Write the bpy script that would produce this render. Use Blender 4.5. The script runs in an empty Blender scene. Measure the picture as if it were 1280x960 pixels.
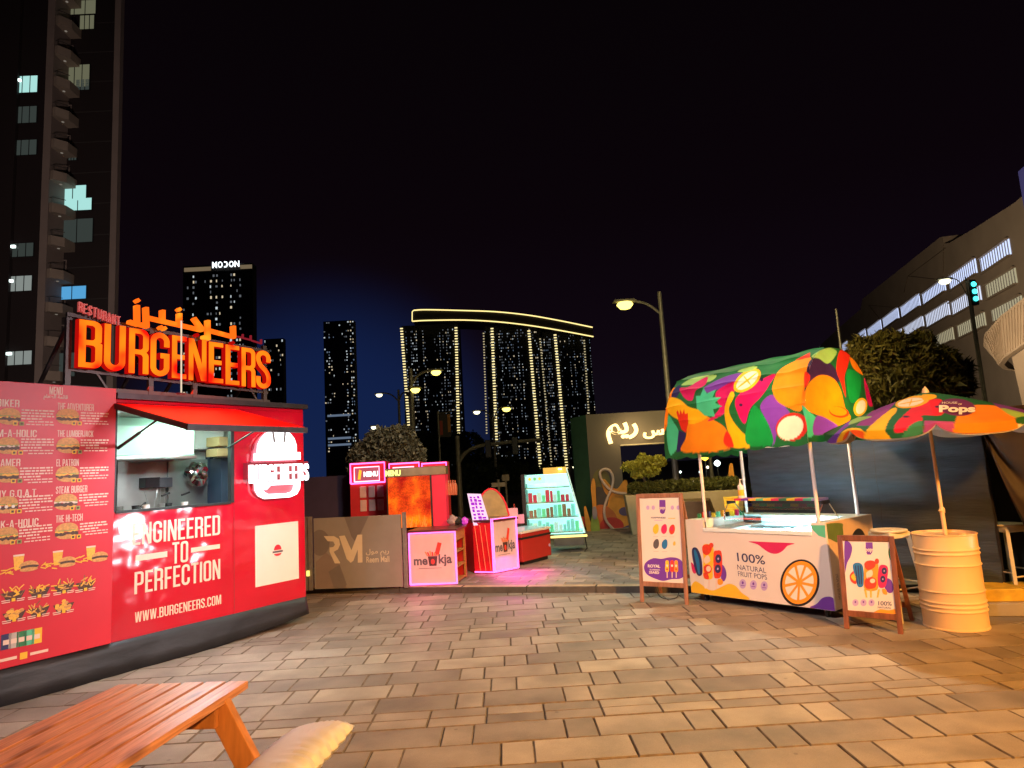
import bpy, bmesh, math, random
import numpy as np
from mathutils import Vector, Matrix
random.seed(11)
SC = bpy.context.scene
COL = SC.collection
R_ = math.radians

# ------------------------------------------------------------------ camera
F, YAW, PITCH, ROLL, CH = 819.66, .017945, .130167, -.0578096, 1.75
def _rot(yaw, pitch, roll):
    cy, sy = math.cos(yaw), math.sin(yaw)
    f = np.array([sy*math.cos(pitch), cy*math.cos(pitch), math.sin(pitch)])
    r = np.array([cy, -sy, 0.]); u = np.cross(r, f)
    c, s = math.cos(roll), math.sin(roll)
    return np.array([c*r+s*u, -(-s*r+c*u), f])
RC = _rot(YAW, PITCH, ROLL)
CC = np.array([0, 0, CH])
cam = bpy.data.cameras.new('camera'); camo = bpy.data.objects.new('camera', cam); COL.objects.link(camo)
cam.sensor_width = 36; cam.sensor_fit = 'HORIZONTAL'; cam.lens = F/1280*36
cam.clip_start = .05; cam.clip_end = 5000
m = Matrix.Identity(4)
for i in range(3):
    m[i][0] = RC[0][i]; m[i][1] = -RC[1][i]; m[i][2] = -RC[2][i]; m[i][3] = CC[i]
camo.matrix_world = m
SC.camera = camo

# ------------------------------------------------------------------ world (night sky)
w = bpy.data.worlds.new('World'); SC.world = w; w.use_nodes = True
nt = w.node_tree; nt.nodes.clear()
out = nt.nodes.new('ShaderNodeOutputWorld'); bg = nt.nodes.new('ShaderNodeBackground')
tc = nt.nodes.new('ShaderNodeTexCoord'); sep = nt.nodes.new('ShaderNodeSeparateXYZ')
nt.links.new(tc.outputs['Generated'], sep.inputs[0])
ramp = nt.nodes.new('ShaderNodeValToRGB')
e = ramp.color_ramp.elements
e[0].position = 0.0; e[0].color = (.0060, .0050, .0095, 1)
e[1].position = .75; e[1].color = (.0016, .0009, .0012, 1)
k = ramp.color_ramp.elements.new(.16); k.color = (.0046, .0022, .0052, 1)
k = ramp.color_ramp.elements.new(.36); k.color = (.0030, .0012, .0026, 1)
nt.links.new(sep.outputs['Z'], ramp.inputs[0])
# soft blue lobe low over the skyline: lens flare put into the sky colour
dot = nt.nodes.new('ShaderNodeVectorMath'); dot.operation = 'DOT_PRODUCT'
gd = Vector((-.25, .968, .02)).normalized(); dot.inputs[1].default_value = gd
nt.links.new(tc.outputs['Generated'], dot.inputs[0])
mr = nt.nodes.new('ShaderNodeMapRange'); mr.interpolation_type = 'SMOOTHERSTEP'
mr.inputs['From Min'].default_value = .950; mr.inputs['From Max'].default_value = 1.0
nt.links.new(dot.outputs['Value'], mr.inputs['Value'])
mx = nt.nodes.new('ShaderNodeMix'); mx.data_type = 'RGBA'; mx.blend_type = 'ADD'
mx.inputs['Factor'].default_value = 1
cm = nt.nodes.new('ShaderNodeMix'); cm.data_type = 'RGBA'
cm.inputs[6].default_value = (0, 0, 0, 1); cm.inputs[7].default_value = (.0010, .0120, .058, 1)
nt.links.new(mr.outputs[0], cm.inputs['Factor'])
nt.links.new(ramp.outputs[0], mx.inputs[6]); nt.links.new(cm.outputs[2], mx.inputs[7])
nt.links.new(mx.outputs[2], bg.inputs[0]); bg.inputs[1].default_value = 1
nt.links.new(bg.outputs[0], out.inputs[0])

# ------------------------------------------------------------------ assumed unseen lamps and added fill lights
def lamp(name, kind, loc, target, color, power, size=.4, spot=None, blend=.5):
    l = bpy.data.lights.new(name, kind); l.color = color; l.energy = power
    if kind == 'AREA': l.shape = 'DISK'; l.size = size
    elif kind == 'SUN': l.angle = size
    else: l.shadow_soft_size = size
    if spot: l.spot_size = R_(spot); l.spot_blend = blend
    o = bpy.data.objects.new(name, l); COL.objects.link(o); o.location = loc
    if target is not None:
        o.rotation_euler = (Vector(target)-Vector(loc)).to_track_quat('-Z', 'Y').to_euler()
    return o
lamp('assumed_plaza_flood', 'SPOT', (4.6, 11.4, 12.5), (.9, 7.4, 0), (.90, 1., .84), 4000, .25, 42, 1.)  # assumed unseen overhead light on the middle of the paving
lamp('assumed_sodium_lamp', 'SPOT', (5.6, -3.4, 6.2), (2.5, 3.9, .2), (1., .42, .085), 12500, .25, 66, 1.)  # assumed orange lamp behind the viewpoint, unseen, warming foreground and drum
lamp('added_cart_fill', 'SPOT', (-.6, 1.2, 5.2), (2.5, 8.4, 1.6), (1., .90, .84), 1650, .3, 48, .8)  # added front light that brightens the cart and canopy
lamp('walk_lamp', 'SPOT', (.8, 4.0, 5.0), (-1.5, 11.2, .9), (1., .90, .76), 800, .3, 50, .9)  # added fill so the banner and snack counters come out brighter
lamp('truck_wash_light', 'SPOT', (3.4, 4.2, 3.4), (-3.9, 6.7, 1.65), (1., .88, .93), 850, .35, 48, .6)  # assumed unseen flood aimed at the truck front and menu board
lamp('low_white_lamp', 'SPOT', (6.1, 5.65, .95), (-3.75, 6.9, 1.2), (.86, .95, 1.), 420, .30, 24, .6)  # assumed low light out of view, added for white glare on the truck
lamp('added_table_fill', 'SPOT', (-3.6, -.2, 3.6), (-3.3, 5.2, .8), (1., .74, .76), 230, .3, 80, .9)  # added pinkish fill on table and menu board, standing in for sign light
lamp('far_plaza_lamp', 'POINT', (3.4, 13.4, 6.5), None, (1., .80, .34), 520, .3)  # added warm fill in front of the planter tree and mural
lamp('tree_lamp', 'SPOT', (2.5, 11.0, 6.5), (5.6, 15, 3.9), (1., .74, .30), 2200, .3, 60, .8)  # assumed warm light without a fixture, yellowing the tree behind the umbrella
lamp('booth_tree_lamp', 'SPOT', (.5, 9.5, 6.5), (-3.0, 15.5, 2.6), (1., .90, .74), 900, .3, 32, .8)  # assumed light without a fixture on the bushy tree above the booths
lamp('apartment_uplight', 'SPOT', (-22, 18, 6), (-38, 60, 22), (1., .78, .66), 24000, .5, 75, .8)  # invented light aimed at the tower to lift its concrete
lamp('garage_floodlight', 'SPOT', (14, 35, 3), (27, 38, 12), (1., .78, .54), 17000, .5, 125, .9)  # added light for the garage facade, set clear of the lamp pole
SC.view_settings.view_transform = 'Standard'; SC.view_settings.look = 'None'
SC.view_settings.exposure = 0; SC.view_settings.gamma = 1
SC.render.engine = 'CYCLES'
SC.cycles.use_denoising = True
SC.cycles.max_bounces = 6; SC.cycles.diffuse_bounces = 3; SC.cycles.glossy_bounces = 3
SC.cycles.transmission_bounces = 6; SC.cycles.transparent_max_bounces = 12
SC.cycles.sample_clamp_indirect = 4; SC.cycles.caustics_reflective = False; SC.cycles.caustics_refractive = False
SC.cycles.use_light_tree = True

# ------------------------------------------------------------------ geometry helpers
def ray(u, v): return RC.T @ np.array([u-640, v-480, F])
def G(u, v, z=0.):
    r = ray(u, v); return CC + r*(z-CH)/r[2]
def aty(u, v, y):
    r = ray(u, v); return CC + r*y/r[1]
def proj(P):
    q = (np.asarray(P)-CC) @ RC.T
    return np.stack([640+F*q[..., 0]/q[..., 2], 480+F*q[..., 1]/q[..., 2]], -1)

class Frame:
    """local frame: x along the front, y into the thing, z up"""
    def __init__(s, ox, oy, ang, oz=0.):
        s.o = np.array([ox, oy, oz]); s.a = ang; c, n = math.cos(ang), math.sin(ang)
        s.X = np.array([c, n, 0]); s.Y = np.array([-n, c, 0])
    def L(s, p):
        q = np.asarray(p)-s.o; return np.array([q @ s.X, q @ s.Y, q[2]])
    def W(s, p):
        p = np.asarray(p, float); return s.o + p[..., :1]*s.X + p[..., 1:2]*s.Y + p[..., 2:]*np.array([0, 0, 1.])
    def px(s, u, v, y=0.):
        r = ray(u, v); t = ((s.o+s.Y*y-CC) @ s.Y)/(r @ s.Y); q = s.L(CC+r*t); return (q[0], q[2])
    def pxx(s, u, v, x=0.):
        r = ray(u, v); t = ((s.o+s.X*x-CC) @ s.X)/(r @ s.X); q = s.L(CC+r*t); return (q[1], q[2])

def smooth_closed(pts, n=6):
    P = [np.array(p, float) for p in pts]; N = len(P); o = []
    for i in range(N):
        a, b, c, d = P[i-1], P[i], P[(i+1) % N], P[(i+2) % N]
        for j in range(n):
            t = j/n
            o.append(.5*((2*b)+(-a+c)*t+(2*a-5*b+4*c-d)*t*t+(-a+3*b-3*c+d)*t**3))
    return o
def smooth_open(pts, n=6):
    P = [np.array(p, float) for p in pts]; o = []
    for i in range(len(P)-1):
        a = P[i-1] if i else 2*P[0]-P[1]
        b, c = P[i], P[i+1]
        d = P[i+2] if i+2 < len(P) else 2*P[-1]-P[-2]
        for j in range(n):
            t = j/n
            o.append(.5*((2*b)+(-a+c)*t+(2*a-5*b+4*c-d)*t*t+(-a+3*b-3*c+d)*t**3))
    o.append(P[-1]); return o
def ell(cx, cy, rx, ry, rot=0, n=28):
    c, s = math.cos(R_(rot)), math.sin(R_(rot)); o = []
    for i in range(n):
        a = 2*math.pi*i/n; x, y = rx*math.cos(a), ry*math.sin(a)
        o.append((cx+x*c-y*s, cy+x*s+y*c))
    return o

_tc = {}
def text_geo(s, bold=.0, ext=0., bev=0.):
    key = (s, bold, ext, bev)
    if key in _tc: return _tc[key]
    cu = bpy.data.curves.new('t', 'FONT'); cu.body = s; cu.offset = bold; cu.extrude = ext
    cu.bevel_depth = bev; cu.bevel_resolution = 1; cu.resolution_u = 4
    ob = bpy.data.objects.new('t', cu)
    COL.objects.link(ob); bpy.context.view_layer.update()
    me = bpy.data.meshes.new_from_object(ob.evaluated_get(bpy.context.evaluated_depsgraph_get()))
    bpy.data.objects.remove(ob)
    V = np.array([tuple(v.co) for v in me.vertices]) if len(me.vertices) else np.zeros((0, 3))
    Fc = [tuple(p.vertices) for p in me.polygons]
    nz = [p.normal.z for p in me.polygons]
    bpy.data.meshes.remove(me)
    if len(V):
        mn = V.min(0); mxx = V.max(0); V[:, :2] = (V[:, :2]-mn[:2])/(mxx[:2]-mn[:2]+1e-9)
    _tc[key] = (V, Fc, nz)
    return _tc[key]

# ---- a condensed poster alphabet, drawn as outlines
def _fil(pts, closed=True):
    out_ = []; n = len(pts)
    for i, p in enumerate(pts):
        x, y = p[:2]; r = p[2] if len(p) > 2 else 0
        if r <= 0 or (not closed and i in (0, n-1)): out_.append((x, y)); continue
        a = np.array(pts[i-1][:2]); b = np.array((x, y)); c = np.array(pts[(i+1) % n][:2]); u = (a-b)/np.linalg.norm(a-b); v = (c-b)/np.linalg.norm(c-b)
        r = min(r, np.linalg.norm(a-b)*.5, np.linalg.norm(c-b)*.5); p0, p1 = b+u*r, b+v*r
        for k in range(6): t = k/5; q = (1-t)**2*p0+2*t*(1-t)*(b*.72+(p0+p1)/2*.28)+t*t*p1; out_.append(tuple(q))
    return out_
def _strk(pts, t):
    P = [np.array(p) for p in _fil(pts, False)]; Lf, Rt = [], []
    for i, p in enumerate(P):
        d0 = P[i]-P[i-1] if i else P[1]-P[0]; d1 = P[i+1]-P[i] if i < len(P)-1 else d0
        d0 = d0/(np.linalg.norm(d0)+1e-9); d1 = d1/(np.linalg.norm(d1)+1e-9); n0 = np.array([-d0[1], d0[0]]); n1 = np.array([-d1[1], d1[0]]); m_ = n0+n1; m_ /= np.linalg.norm(m_); k = t/2/max(m_ @ n0, .45)
        Lf.append(tuple(p+m_*k)); Rt.append(tuple(p-m_*k))
    return Lf+Rt[::-1]
def _alpha():
    t = .118; w_ = .40; a = t/2; b = w_-a; R = .13; r = .055; th = .105
    D = {'E': (.34, [[(0, 0), (.34, 0), (.34, th), (t, th), (t, .45), (.30, .45), (.30, .45+th), (t, .45+th), (t, 1-th), (.34, 1-th), (.34, 1), (0, 1)]]),
     'F': (.33, [[(0, 0), (t, 0), (t, .43), (.30, .43), (.30, .43+th), (t, .43+th), (t, 1-th), (.33, 1-th), (.33, 1), (0, 1)]]),
     'L': (.32, [[(0, 0), (.32, 0), (.32, th), (t, th), (t, 1), (0, 1)]]), 'I': (t, [[(0, 0), (t, 0), (t, 1), (0, 1)]]),
     'T': (.36, [[(.121, 0), (.239, 0), (.239, 1-th), (.36, 1-th), (.36, 1), (0, 1), (0, 1-th), (.121, 1-th)]]),
     'H': (w_, [[(0, 0), (t, 0), (t, .45), (w_-t, .45), (w_-t, 0), (w_, 0), (w_, 1), (w_-t, 1), (w_-t, .45+th), (t, .45+th), (t, 1), (0, 1)]]),
     'N': (.41, [[(0, 0), (.105, 0), (.105, .66), (.29, 0), (.41, 0), (.41, 1), (.305, 1), (.305, .40), (.12, 1), (0, 1)]]),
     'M': (.54, [[(0, 0), (.11, 0), (.11, .70), (.225, 0), (.315, 0), (.43, .70), (.43, 0), (.54, 0), (.54, 1), (.39, 1), (.27, .34), (.15, 1), (0, 1)]]),
     'W': (.60, [[(0, 1), (.09, 0), (.235, 0), (.30, .62), (.365, 0), (.51, 0), (.60, 1), (.49, 1), (.435, .30), (.365, 1), (.235, 1), (.165, .30), (.11, 1)]]),
     'V': (.42, [[(0, 1), (.145, 0), (.275, 0), (.42, 1), (.305, 1), (.21, .25), (.115, 1)]]),
     'A': (.42, [[(0, 0), (.112, 0), (.135, .18), (.285, .18), (.308, 0), (.42, 0), (.28, 1), (.14, 1)], [(.15, .285), (.27, .285), (.21, .78)]]),
     'K': (.41, [[(0, 0), (t, 0), (t, .30), (.165, .40), (.285, 0), (.41, 0), (.25, .56), (.40, 1), (.28, 1), (t, .56), (t, 1), (0, 1)]]),
     'Y': (.42, [[(.151, 0), (.269, 0), (.269, .38), (.42, 1), (.305, 1), (.21, .56), (.115, 1), (0, 1), (.151, .38)]]),
     'O': (w_, [_fil([(0, 0, R), (w_, 0, R), (w_, 1, R), (0, 1, R)]), _fil([(t, th, r), (w_-t, th, r), (w_-t, 1-th, r), (t, 1-th, r)])]),
     'D': (w_, [_fil([(0, 0), (w_, 0, R), (w_, 1, R), (0, 1)]), _fil([(t, th), (w_-t, th, r), (w_-t, 1-th, r), (t, 1-th)])]),
     'B': (w_, [_fil([(0, 0), (w_, 0, R), (w_, .53, .08), (w_-.045, .535), (w_-.012, .56, .05), (w_-.012, 1, R), (0, 1)]), _fil([(t, th), (w_-t, th, r), (w_-t, .475, r), (t, .475)]), _fil([(t, .58), (w_-t-.01, .58, r), (w_-t-.01, 1-th, r), (t, 1-th)])]),
     'P': (w_, [_fil([(0, 0), (t, 0), (t, .38), (w_, .38, R), (w_, 1, R), (0, 1)]), _fil([(t, .38+th), (w_-t, .38+th, r), (w_-t, 1-th, r), (t, 1-th)])]),
     'R': (w_, [_fil([(0, 0), (t, 0), (t, .43), (w_-t, .43, .06), (w_-t, 0), (w_, 0), (w_, .43, .06), (w_-.05, .485), (w_, .54, .05), (w_, 1, R), (0, 1)]), _fil([(t, .43+th), (w_-t, .43+th, r), (w_-t, 1-th, r), (t, 1-th)])]),
     'U': (w_, [_strk([(a, 1), (a, a, .13), (b, a, .13), (b, 1)], t)]), 'C': (w_, [_strk([(b, .66), (b, 1-a, .13), (a, 1-a, .13), (a, a, .13), (b, a, .13), (b, .34)], t)]),
     'G': (w_, [_strk([(b, .68), (b, 1-a, .13), (a, 1-a, .13), (a, a, .13), (b, a, .13), (b, .47), (w_*.52, .47)], t)]),
     'S': (w_, [_strk([(b, .70), (b, 1-a, .13), (a, 1-a, .13), (a, .66, .12), (b, .40, .12), (b, a, .13), (a, a, .13), (a, .31)], t)]),
     'J': (.34, [_strk([(.28, 1), (.28, a, .13), (a, a, .13), (a, .28)], t)]), '.': (t, [[(0, 0), (t, 0), (t, t), (0, t)]]), '-': (.24, [[(0, .41), (.24, .41), (.24, .52), (0, .52)]]), ' ': (.16, [])}
    return D
ALPHA = _alpha()
def poster_geo(st, ext=0., bev=0.):
    key = ('poster', st, ext, bev)
    if key in _tc: return _tc[key]
    cu = bpy.data.curves.new('t', 'CURVE'); cu.dimensions = '2D'; cu.fill_mode = 'BOTH'; cu.extrude = ext; cu.bevel_depth = bev; cu.bevel_resolution = 1; x = 0
    for ch in st:
        wd, cs = ALPHA[ch]
        for c in cs:
            sp_ = cu.splines.new('POLY'); sp_.points.add(len(c)-1); sp_.use_cyclic_u = True
            for q, p in zip(sp_.points, c): q.co = (p[0]+x, p[1], 0, 1)
        x += wd+.075
    ob = bpy.data.objects.new('t', cu); COL.objects.link(ob); bpy.context.view_layer.update()
    me = bpy.data.meshes.new_from_object(ob.evaluated_get(bpy.context.evaluated_depsgraph_get())); bpy.data.objects.remove(ob)
    V = np.array([tuple(v.co) for v in me.vertices]); Fc = [tuple(p.vertices) for p in me.polygons]; nz = [p.normal.z for p in me.polygons]
    if sum(nz) < 0: Fc = [f[::-1] for f in Fc]
    bpy.data.meshes.remove(me); mn = V.min(0); mx_ = V.max(0); V[:, :2] = (V[:, :2]-mn[:2])/(mx_[:2]-mn[:2]+1e-9)
    _tc[key] = (V, Fc, nz); return _tc[key]

class MB:
    def __init__(s): s.v = []; s.f = []; s.m = []; s.mats = []
    def mi(s, mat):
        if mat not in s.mats: s.mats.append(mat)
        return s.mats.index(mat)
    def add(s, V, Fs, mat):
        b = len(s.v); s.v += [tuple(map(float, p)) for p in V]; k = s.mi(mat)
        for f in Fs: s.f.append(tuple(i+b for i in f)); s.m.append(k)
        return s
    def box(s, x0, x1, y0, y1, z0, z1, mat):
        V = [(x, y, z) for z in (z0, z1) for y in (y0, y1) for x in (x0, x1)]
        return s.add(V, [(0, 2, 3, 1), (4, 5, 7, 6), (0, 1, 5, 4), (2, 6, 7, 3), (0, 4, 6, 2), (1, 3, 7, 5)], mat)
    def rail(s, p, q, wd, ht, mat, up=(0, 0, 1)):
        """rectangular bar from p to q"""
        p, q = np.array(p, float), np.array(q, float); d = q-p; d /= np.linalg.norm(d)
        a = np.cross(d, np.array(up, float)); 
        if np.linalg.norm(a) < 1e-5: a = np.cross(d, (1, 0, 0))
        a /= np.linalg.norm(a); b = np.cross(a, d); a = a*wd/2; b = b*ht/2
        V = [c+i*a+j*b for c in (p, q) for i, j in ((-1, -1), (1, -1), (1, 1), (-1, 1))]
        return s.add(V, [(0, 3, 2, 1), (4, 5, 6, 7), (0, 1, 5, 4), (1, 2, 6, 5), (2, 3, 7, 6), (3, 0, 4, 7)], mat)
    def tube(s, pts, r, mat, n=8, cap=True):
        P = [np.array(p, float) for p in pts]; rr = r if hasattr(r, '__len__') else [r]*len(P)
        V = []; prev = None
        for i, p in enumerate(P):
            d = P[min(i+1, len(P)-1)]-P[max(i-1, 0)]; d = d/(np.linalg.norm(d)+1e-12)
            if prev is None:
                a = np.cross(d, (0, 0, 1.)); 
                if np.linalg.norm(a) < .1: a = np.cross(d, (1., 0, 0))
            else: a = prev-d*(prev @ d)
            a /= np.linalg.norm(a); prev = a; b = np.cross(d, a)
            for j in range(n):
                t = 2*math.pi*j/n; V.append(p+rr[i]*(a*math.cos(t)+b*math.sin(t)))
        Fs = [(i*n+j, i*n+(j+1) % n, (i+1)*n+(j+1) % n, (i+1)*n+j) for i in range(len(P)-1) for j in range(n)]
        if cap: Fs += [tuple(range(n-1, -1, -1)), tuple(range((len(P)-1)*n, len(P)*n))]
        return s.add(V, Fs, mat)
    def lathe(s, prof, mat, c=(0, 0, 0), n=32, cap=True):
        V = []; 
        for r, z in prof:
            for j in range(n):
                t = 2*math.pi*j/n; V.append((c[0]+r*math.cos(t), c[1]+r*math.sin(t), c[2]+z))
        Fs = [(i*n+j, i*n+(j+1) % n, (i+1)*n+(j+1) % n, (i+1)*n+j) for i in range(len(prof)-1) for j in range(n)]
        if cap: Fs += [tuple(range(n-1, -1, -1)), tuple(range((len(prof)-1)*n, len(prof)*n))]
        return s.add(V, Fs, mat)
    def prism(s, poly, y0, y1, mat):
        """polygon in (x,z), thick from y0 (front) to y1"""
        P = [tuple(map(float, p[:2])) for p in poly]; n = len(P)
        ar = sum(P[i][0]*P[(i+1) % n][1]-P[(i+1) % n][0]*P[i][1] for i in range(n))
        if ar < 0: P = P[::-1]
        V = [(x, y0, z) for x, z in P]+[(x, y1, z) for x, z in P]
        return s.add(V, [tuple(range(n)), tuple(range(2*n-1, n-1, -1))]+[(i+n, (i+1) % n+n, (i+1) % n, i) for i in range(n)], mat)
    def prismz(s, poly, z0, z1, mat):
        P = [tuple(map(float, p[:2])) for p in poly]; n = len(P)
        ar = sum(P[i][0]*P[(i+1) % n][1]-P[(i+1) % n][0]*P[i][1] for i in range(n))
        if ar < 0: P = P[::-1]
        V = [(x, y, z0) for x, y in P]+[(x, y, z1) for x, y in P]
        return s.add(V, [tuple(range(n-1, -1, -1)), tuple(range(n, 2*n))]+[(i, (i+1) % n, (i+1) % n+n, i+n) for i in range(n)], mat)
    def text(s, st, x0, x1, z0, z1, y, mat, bold=.02, skew=0., th=.0012):
        """text printed on the plane y=const, filling x0..x1, z0..z1 (skew lifts the right end)"""
        V, Fs, nz = poster_geo(st) if bold == 'poster' else text_geo(st, bold)
        return s.add([(x0+a*(x1-x0), y, z0+b*(z1-z0)+a*skew) for a, b, c in V], Fs, mat)
    def obj(s, name, parent=None, frame=None, smooth=False, bevel=0, solid=0):
        me = bpy.data.meshes.new(name); me.from_pydata(s.v, [], s.f)
        for mt in s.mats: me.materials.append(mt)
        me.polygons.foreach_set('material_index', s.m)
        if smooth: me.polygons.foreach_set('use_smooth', [True]*len(me.polygons))
        me.update()
        o = bpy.data.objects.new(name, me); COL.objects.link(o)
        if parent is not None: o.parent = parent
        if frame is not None: o.location = frame.o; o.rotation_euler = (0, 0, frame.a)
        if solid:
            md = o.modifiers.new('s', 'SOLIDIFY'); md.thickness = solid; md.offset = 0
        if bevel:
            md = o.modifiers.new('b', 'BEVEL'); md.width = bevel; md.segments = 2; md.limit_method = 'ANGLE'; md.angle_limit = R_(40)
        if smooth and not solid:
            try: me.set_sharp_from_angle(angle=R_(38))
            except Exception: pass
        return o

def tag(o, label=None, cat=None, group=None, kind=None):
    if label: o['label'] = label
    if cat: o['category'] = cat
    if group: o['group'] = group
    if kind: o['kind'] = kind
    return o
def thing(name, label, cat, frame=None, loc=(0, 0, 0), rz=0., group=None):
    o = bpy.data.objects.new(name, None); COL.objects.link(o); o.empty_display_size = .1
    if frame is not None: o.location = frame.o; o.rotation_euler = (0, 0, frame.a)
    else: o.location = loc; o.rotation_euler = (0, 0, rz)
    return tag(o, label, cat, group)
def copy_tree(o, parent=None):
    c = o.copy(); COL.objects.link(c); c.parent = parent
    for ch in [x for x in bpy.data.objects if x.parent == o]: copy_tree(ch, c)
    return c

# ------------------------------------------------------------------ materials
_mc = {}
def mat(name, col, rough=.5, metal=0., var=.12, scale=6., bump=.0, bscale=40., emit=None, es=0., spec=.5, coat=0., stretch=None, bdet=4, trans=0., alpha=1., sheen=0., bdist=.01):
    if name in _mc: return _mc[name]
    m = bpy.data.materials.new(name); m.use_nodes = True; nt = m.node_tree; b = nt.nodes['Principled BSDF']
    N = nt.nodes.new; Lk = nt.links.new
    tc = N('ShaderNodeTexCoord'); mp = N('ShaderNodeMapping'); Lk(tc.outputs['Object'], mp.inputs[0])
    if stretch: mp.inputs['Scale'].default_value = stretch
    nz = N('ShaderNodeTexNoise'); nz.inputs['Scale'].default_value = scale; nz.inputs['Detail'].default_value = 5
    Lk(mp.outputs[0], nz.inputs['Vector'])
    mrr = N('ShaderNodeMapRange'); mrr.inputs['From Min'].default_value = .3; mrr.inputs['From Max'].default_value = .7
    mrr.inputs['To Min'].default_value = 1-var; mrr.inputs['To Max'].default_value = 1+var
    Lk(nz.outputs[0], mrr.inputs['Value'])
    mu = N('ShaderNodeVectorMath'); mu.operation = 'SCALE'; mu.inputs[0].default_value = col[:3]
    Lk(mrr.outputs[0], mu.inputs['Scale']); Lk(mu.outputs[0], b.inputs['Base Color'])
    b.inputs['Roughness'].default_value = rough; b.inputs['Metallic'].default_value = metal
    b.inputs['Specular IOR Level'].default_value = spec; b.inputs['Coat Weight'].default_value = coat
    if trans: b.inputs['Transmission Weight'].default_value = trans; b.inputs['IOR'].default_value = 1.45
    if alpha < 1: b.inputs['Alpha'].default_value = alpha
    if emit: b.inputs['Emission Color'].default_value = (*emit, 1); b.inputs['Emission Strength'].default_value = es
    if bump:
        n2 = N('ShaderNodeTexNoise'); n2.inputs['Scale'].default_value = bscale; n2.inputs['Detail'].default_value = bdet
        Lk(mp.outputs[0], n2.inputs['Vector'])
        bp = N('ShaderNodeBump'); bp.inputs['Strength'].default_value = bump; bp.inputs['Distance'].default_value = bdist
        Lk(n2.outputs[0], bp.inputs['Height']); Lk(bp.outputs[0], b.inputs['Normal'])
    _mc[name] = m; return m
def emi(name, col, st):
    if name in _mc: return _mc[name]
    m = bpy.data.materials.new(name); m.use_nodes = True; nt = m.node_tree; nt.nodes.clear()
    o = nt.nodes.new('ShaderNodeOutputMaterial'); e = nt.nodes.new('ShaderNodeEmission')
    e.inputs[0].default_value = (*col, 1); e.inputs[1].default_value = st
    nt.links.new(e.outputs[0], o.inputs[0]); _mc[name] = m; return m
def hexc(h):
    h = h.lstrip('#'); return tuple(((int(h[i:i+2], 16)/255)**2.2) for i in (0, 2, 4))

M = {}
M['red'] = mat('red_vinyl', (.52, .006, .026), .14, var=.06, scale=2, bump=1., bscale=2.8, coat=.5, bdist=.035, bdet=1.2)
M['menu_red'] = mat('menu_red_board', (.60, .014, .034), .42, var=.07, scale=1.5, bump=.03, bscale=2.5)
M['flap_red'] = mat('flap_red', (.80, .004, .004), .4, var=.05, scale=2)
M['cream_print'] = mat('cream_print', (.78, .60, .50), .5, var=.03)
M['white'] = mat('white_paint', (.78, .77, .75), .4, var=.04)
M['whiteprint'] = mat('white_print', (.8, .72, .66), .4, var=.02)
M['black'] = mat('black_paint', (.015, .015, .017), .4, var=.2)
M['dark_metal'] = mat('dark_metal', (.05, .045, .05), .45, .6, var=.2, scale=12)
M['tarp'] = mat('skirt_tarp', (.016, .018, .024), .5, var=.35, scale=3, bump=.6, bscale=5, stretch=(1, 1, 3))
M['steel'] = mat('brushed_steel', (.62, .66, .64), .28, .9, var=.08, scale=3, bump=.03, bscale=8, stretch=(1, 1, 8))
M['hoodsteel'] = mat('hood_steel', (.46, .66, .56), .35, .1, var=.08, scale=2, bump=.02, bscale=5)
M['led'] = emi('white_led', (.85, 1., .96), 14)
M['neonpink'] = emi('pink_neon_tube', (1., .11, .50), 4.2)
M['neonwhite'] = emi('logo_white_light', (.93, .97, 1.), 3.2)
M['signwarm'] = emi('warm_white_letter_light', (1., .66, .24), 3.4)
M['brownfood'] = mat('print_brown_food', (.22, .10, .035), .5, var=.35, scale=60)
M['bun'] = mat('print_bun', (.62, .30, .09), .5, var=.25, scale=50)
M['lettuce'] = mat('print_lettuce', (.30, .34, .08), .5, var=.4, scale=80)
M['cheese'] = mat('print_cheese', (.85, .45, .06), .5, var=.2, scale=60)
M['patty'] = mat('print_patty', (.07, .03, .02), .5, var=.5, scale=90)
M['yellow'] = mat('print_yellow', (.85, .50, .03), .45, var=.05)
M['orange'] = mat('print_orange', (.90, .32, .02), .45, var=.05)
M['purple'] = mat('print_purple', (.16, .04, .38), .45, var=.05)
M['lilac'] = mat('print_lilac', (.50, .36, .66), .45, var=.05)
M['navy'] = mat('print_navy', (.03, .03, .12), .45, var=.1)
M['magenta'] = mat('print_magenta', (.62, .02, .12), .45, var=.05)
M['green'] = mat('print_green', (.03, .20, .08), .45, var=.05)
M['mint'] = mat('print_mint', (.10, .50, .30), .45, var=.05)
M['blue'] = mat('print_blue', (.02, .17, .42), .45, var=.1)
M['redprint'] = mat('print_red', (.72, .05, .02), .45, var=.15, scale=30)
M['greyprint'] = mat('print_grey', (.10, .09, .10), .45, var=.1)
M['lightprint'] = mat('print_light_grey', (.5, .45, .42), .45, var=.1)
M['pale'] = mat('cart_white_panel', (.74, .66, .62), .35, var=.03, scale=2)
M['darkwood'] = mat('stained_brown_wood', (.20, .065, .028), .5, var=.35, scale=5, bump=.15, bscale=30, stretch=(6, 6, .6))
M['pinkwood'] = mat('aframe_weathered_wood', (.30, .14, .085), .5, var=.3, scale=5, bump=.15, bscale=30, stretch=(6, 6, .6))
M['rubber'] = mat('rubber', (.02, .02, .02), .7)
M['chrome'] = mat('chrome', (.7, .7, .7), .2, 1.)
M['galv'] = mat('galvanised_pole', (.24, .225, .20), .5, .4, var=.15, scale=10)
M['drum'] = mat('drum_cream_paint', (.80, .55, .30), .36, var=.04, scale=4, bump=.02, bscale=8)
M['stoolcream'] = mat('stool_cream_paint', (.62, .56, .40), .4, var=.08)
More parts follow.
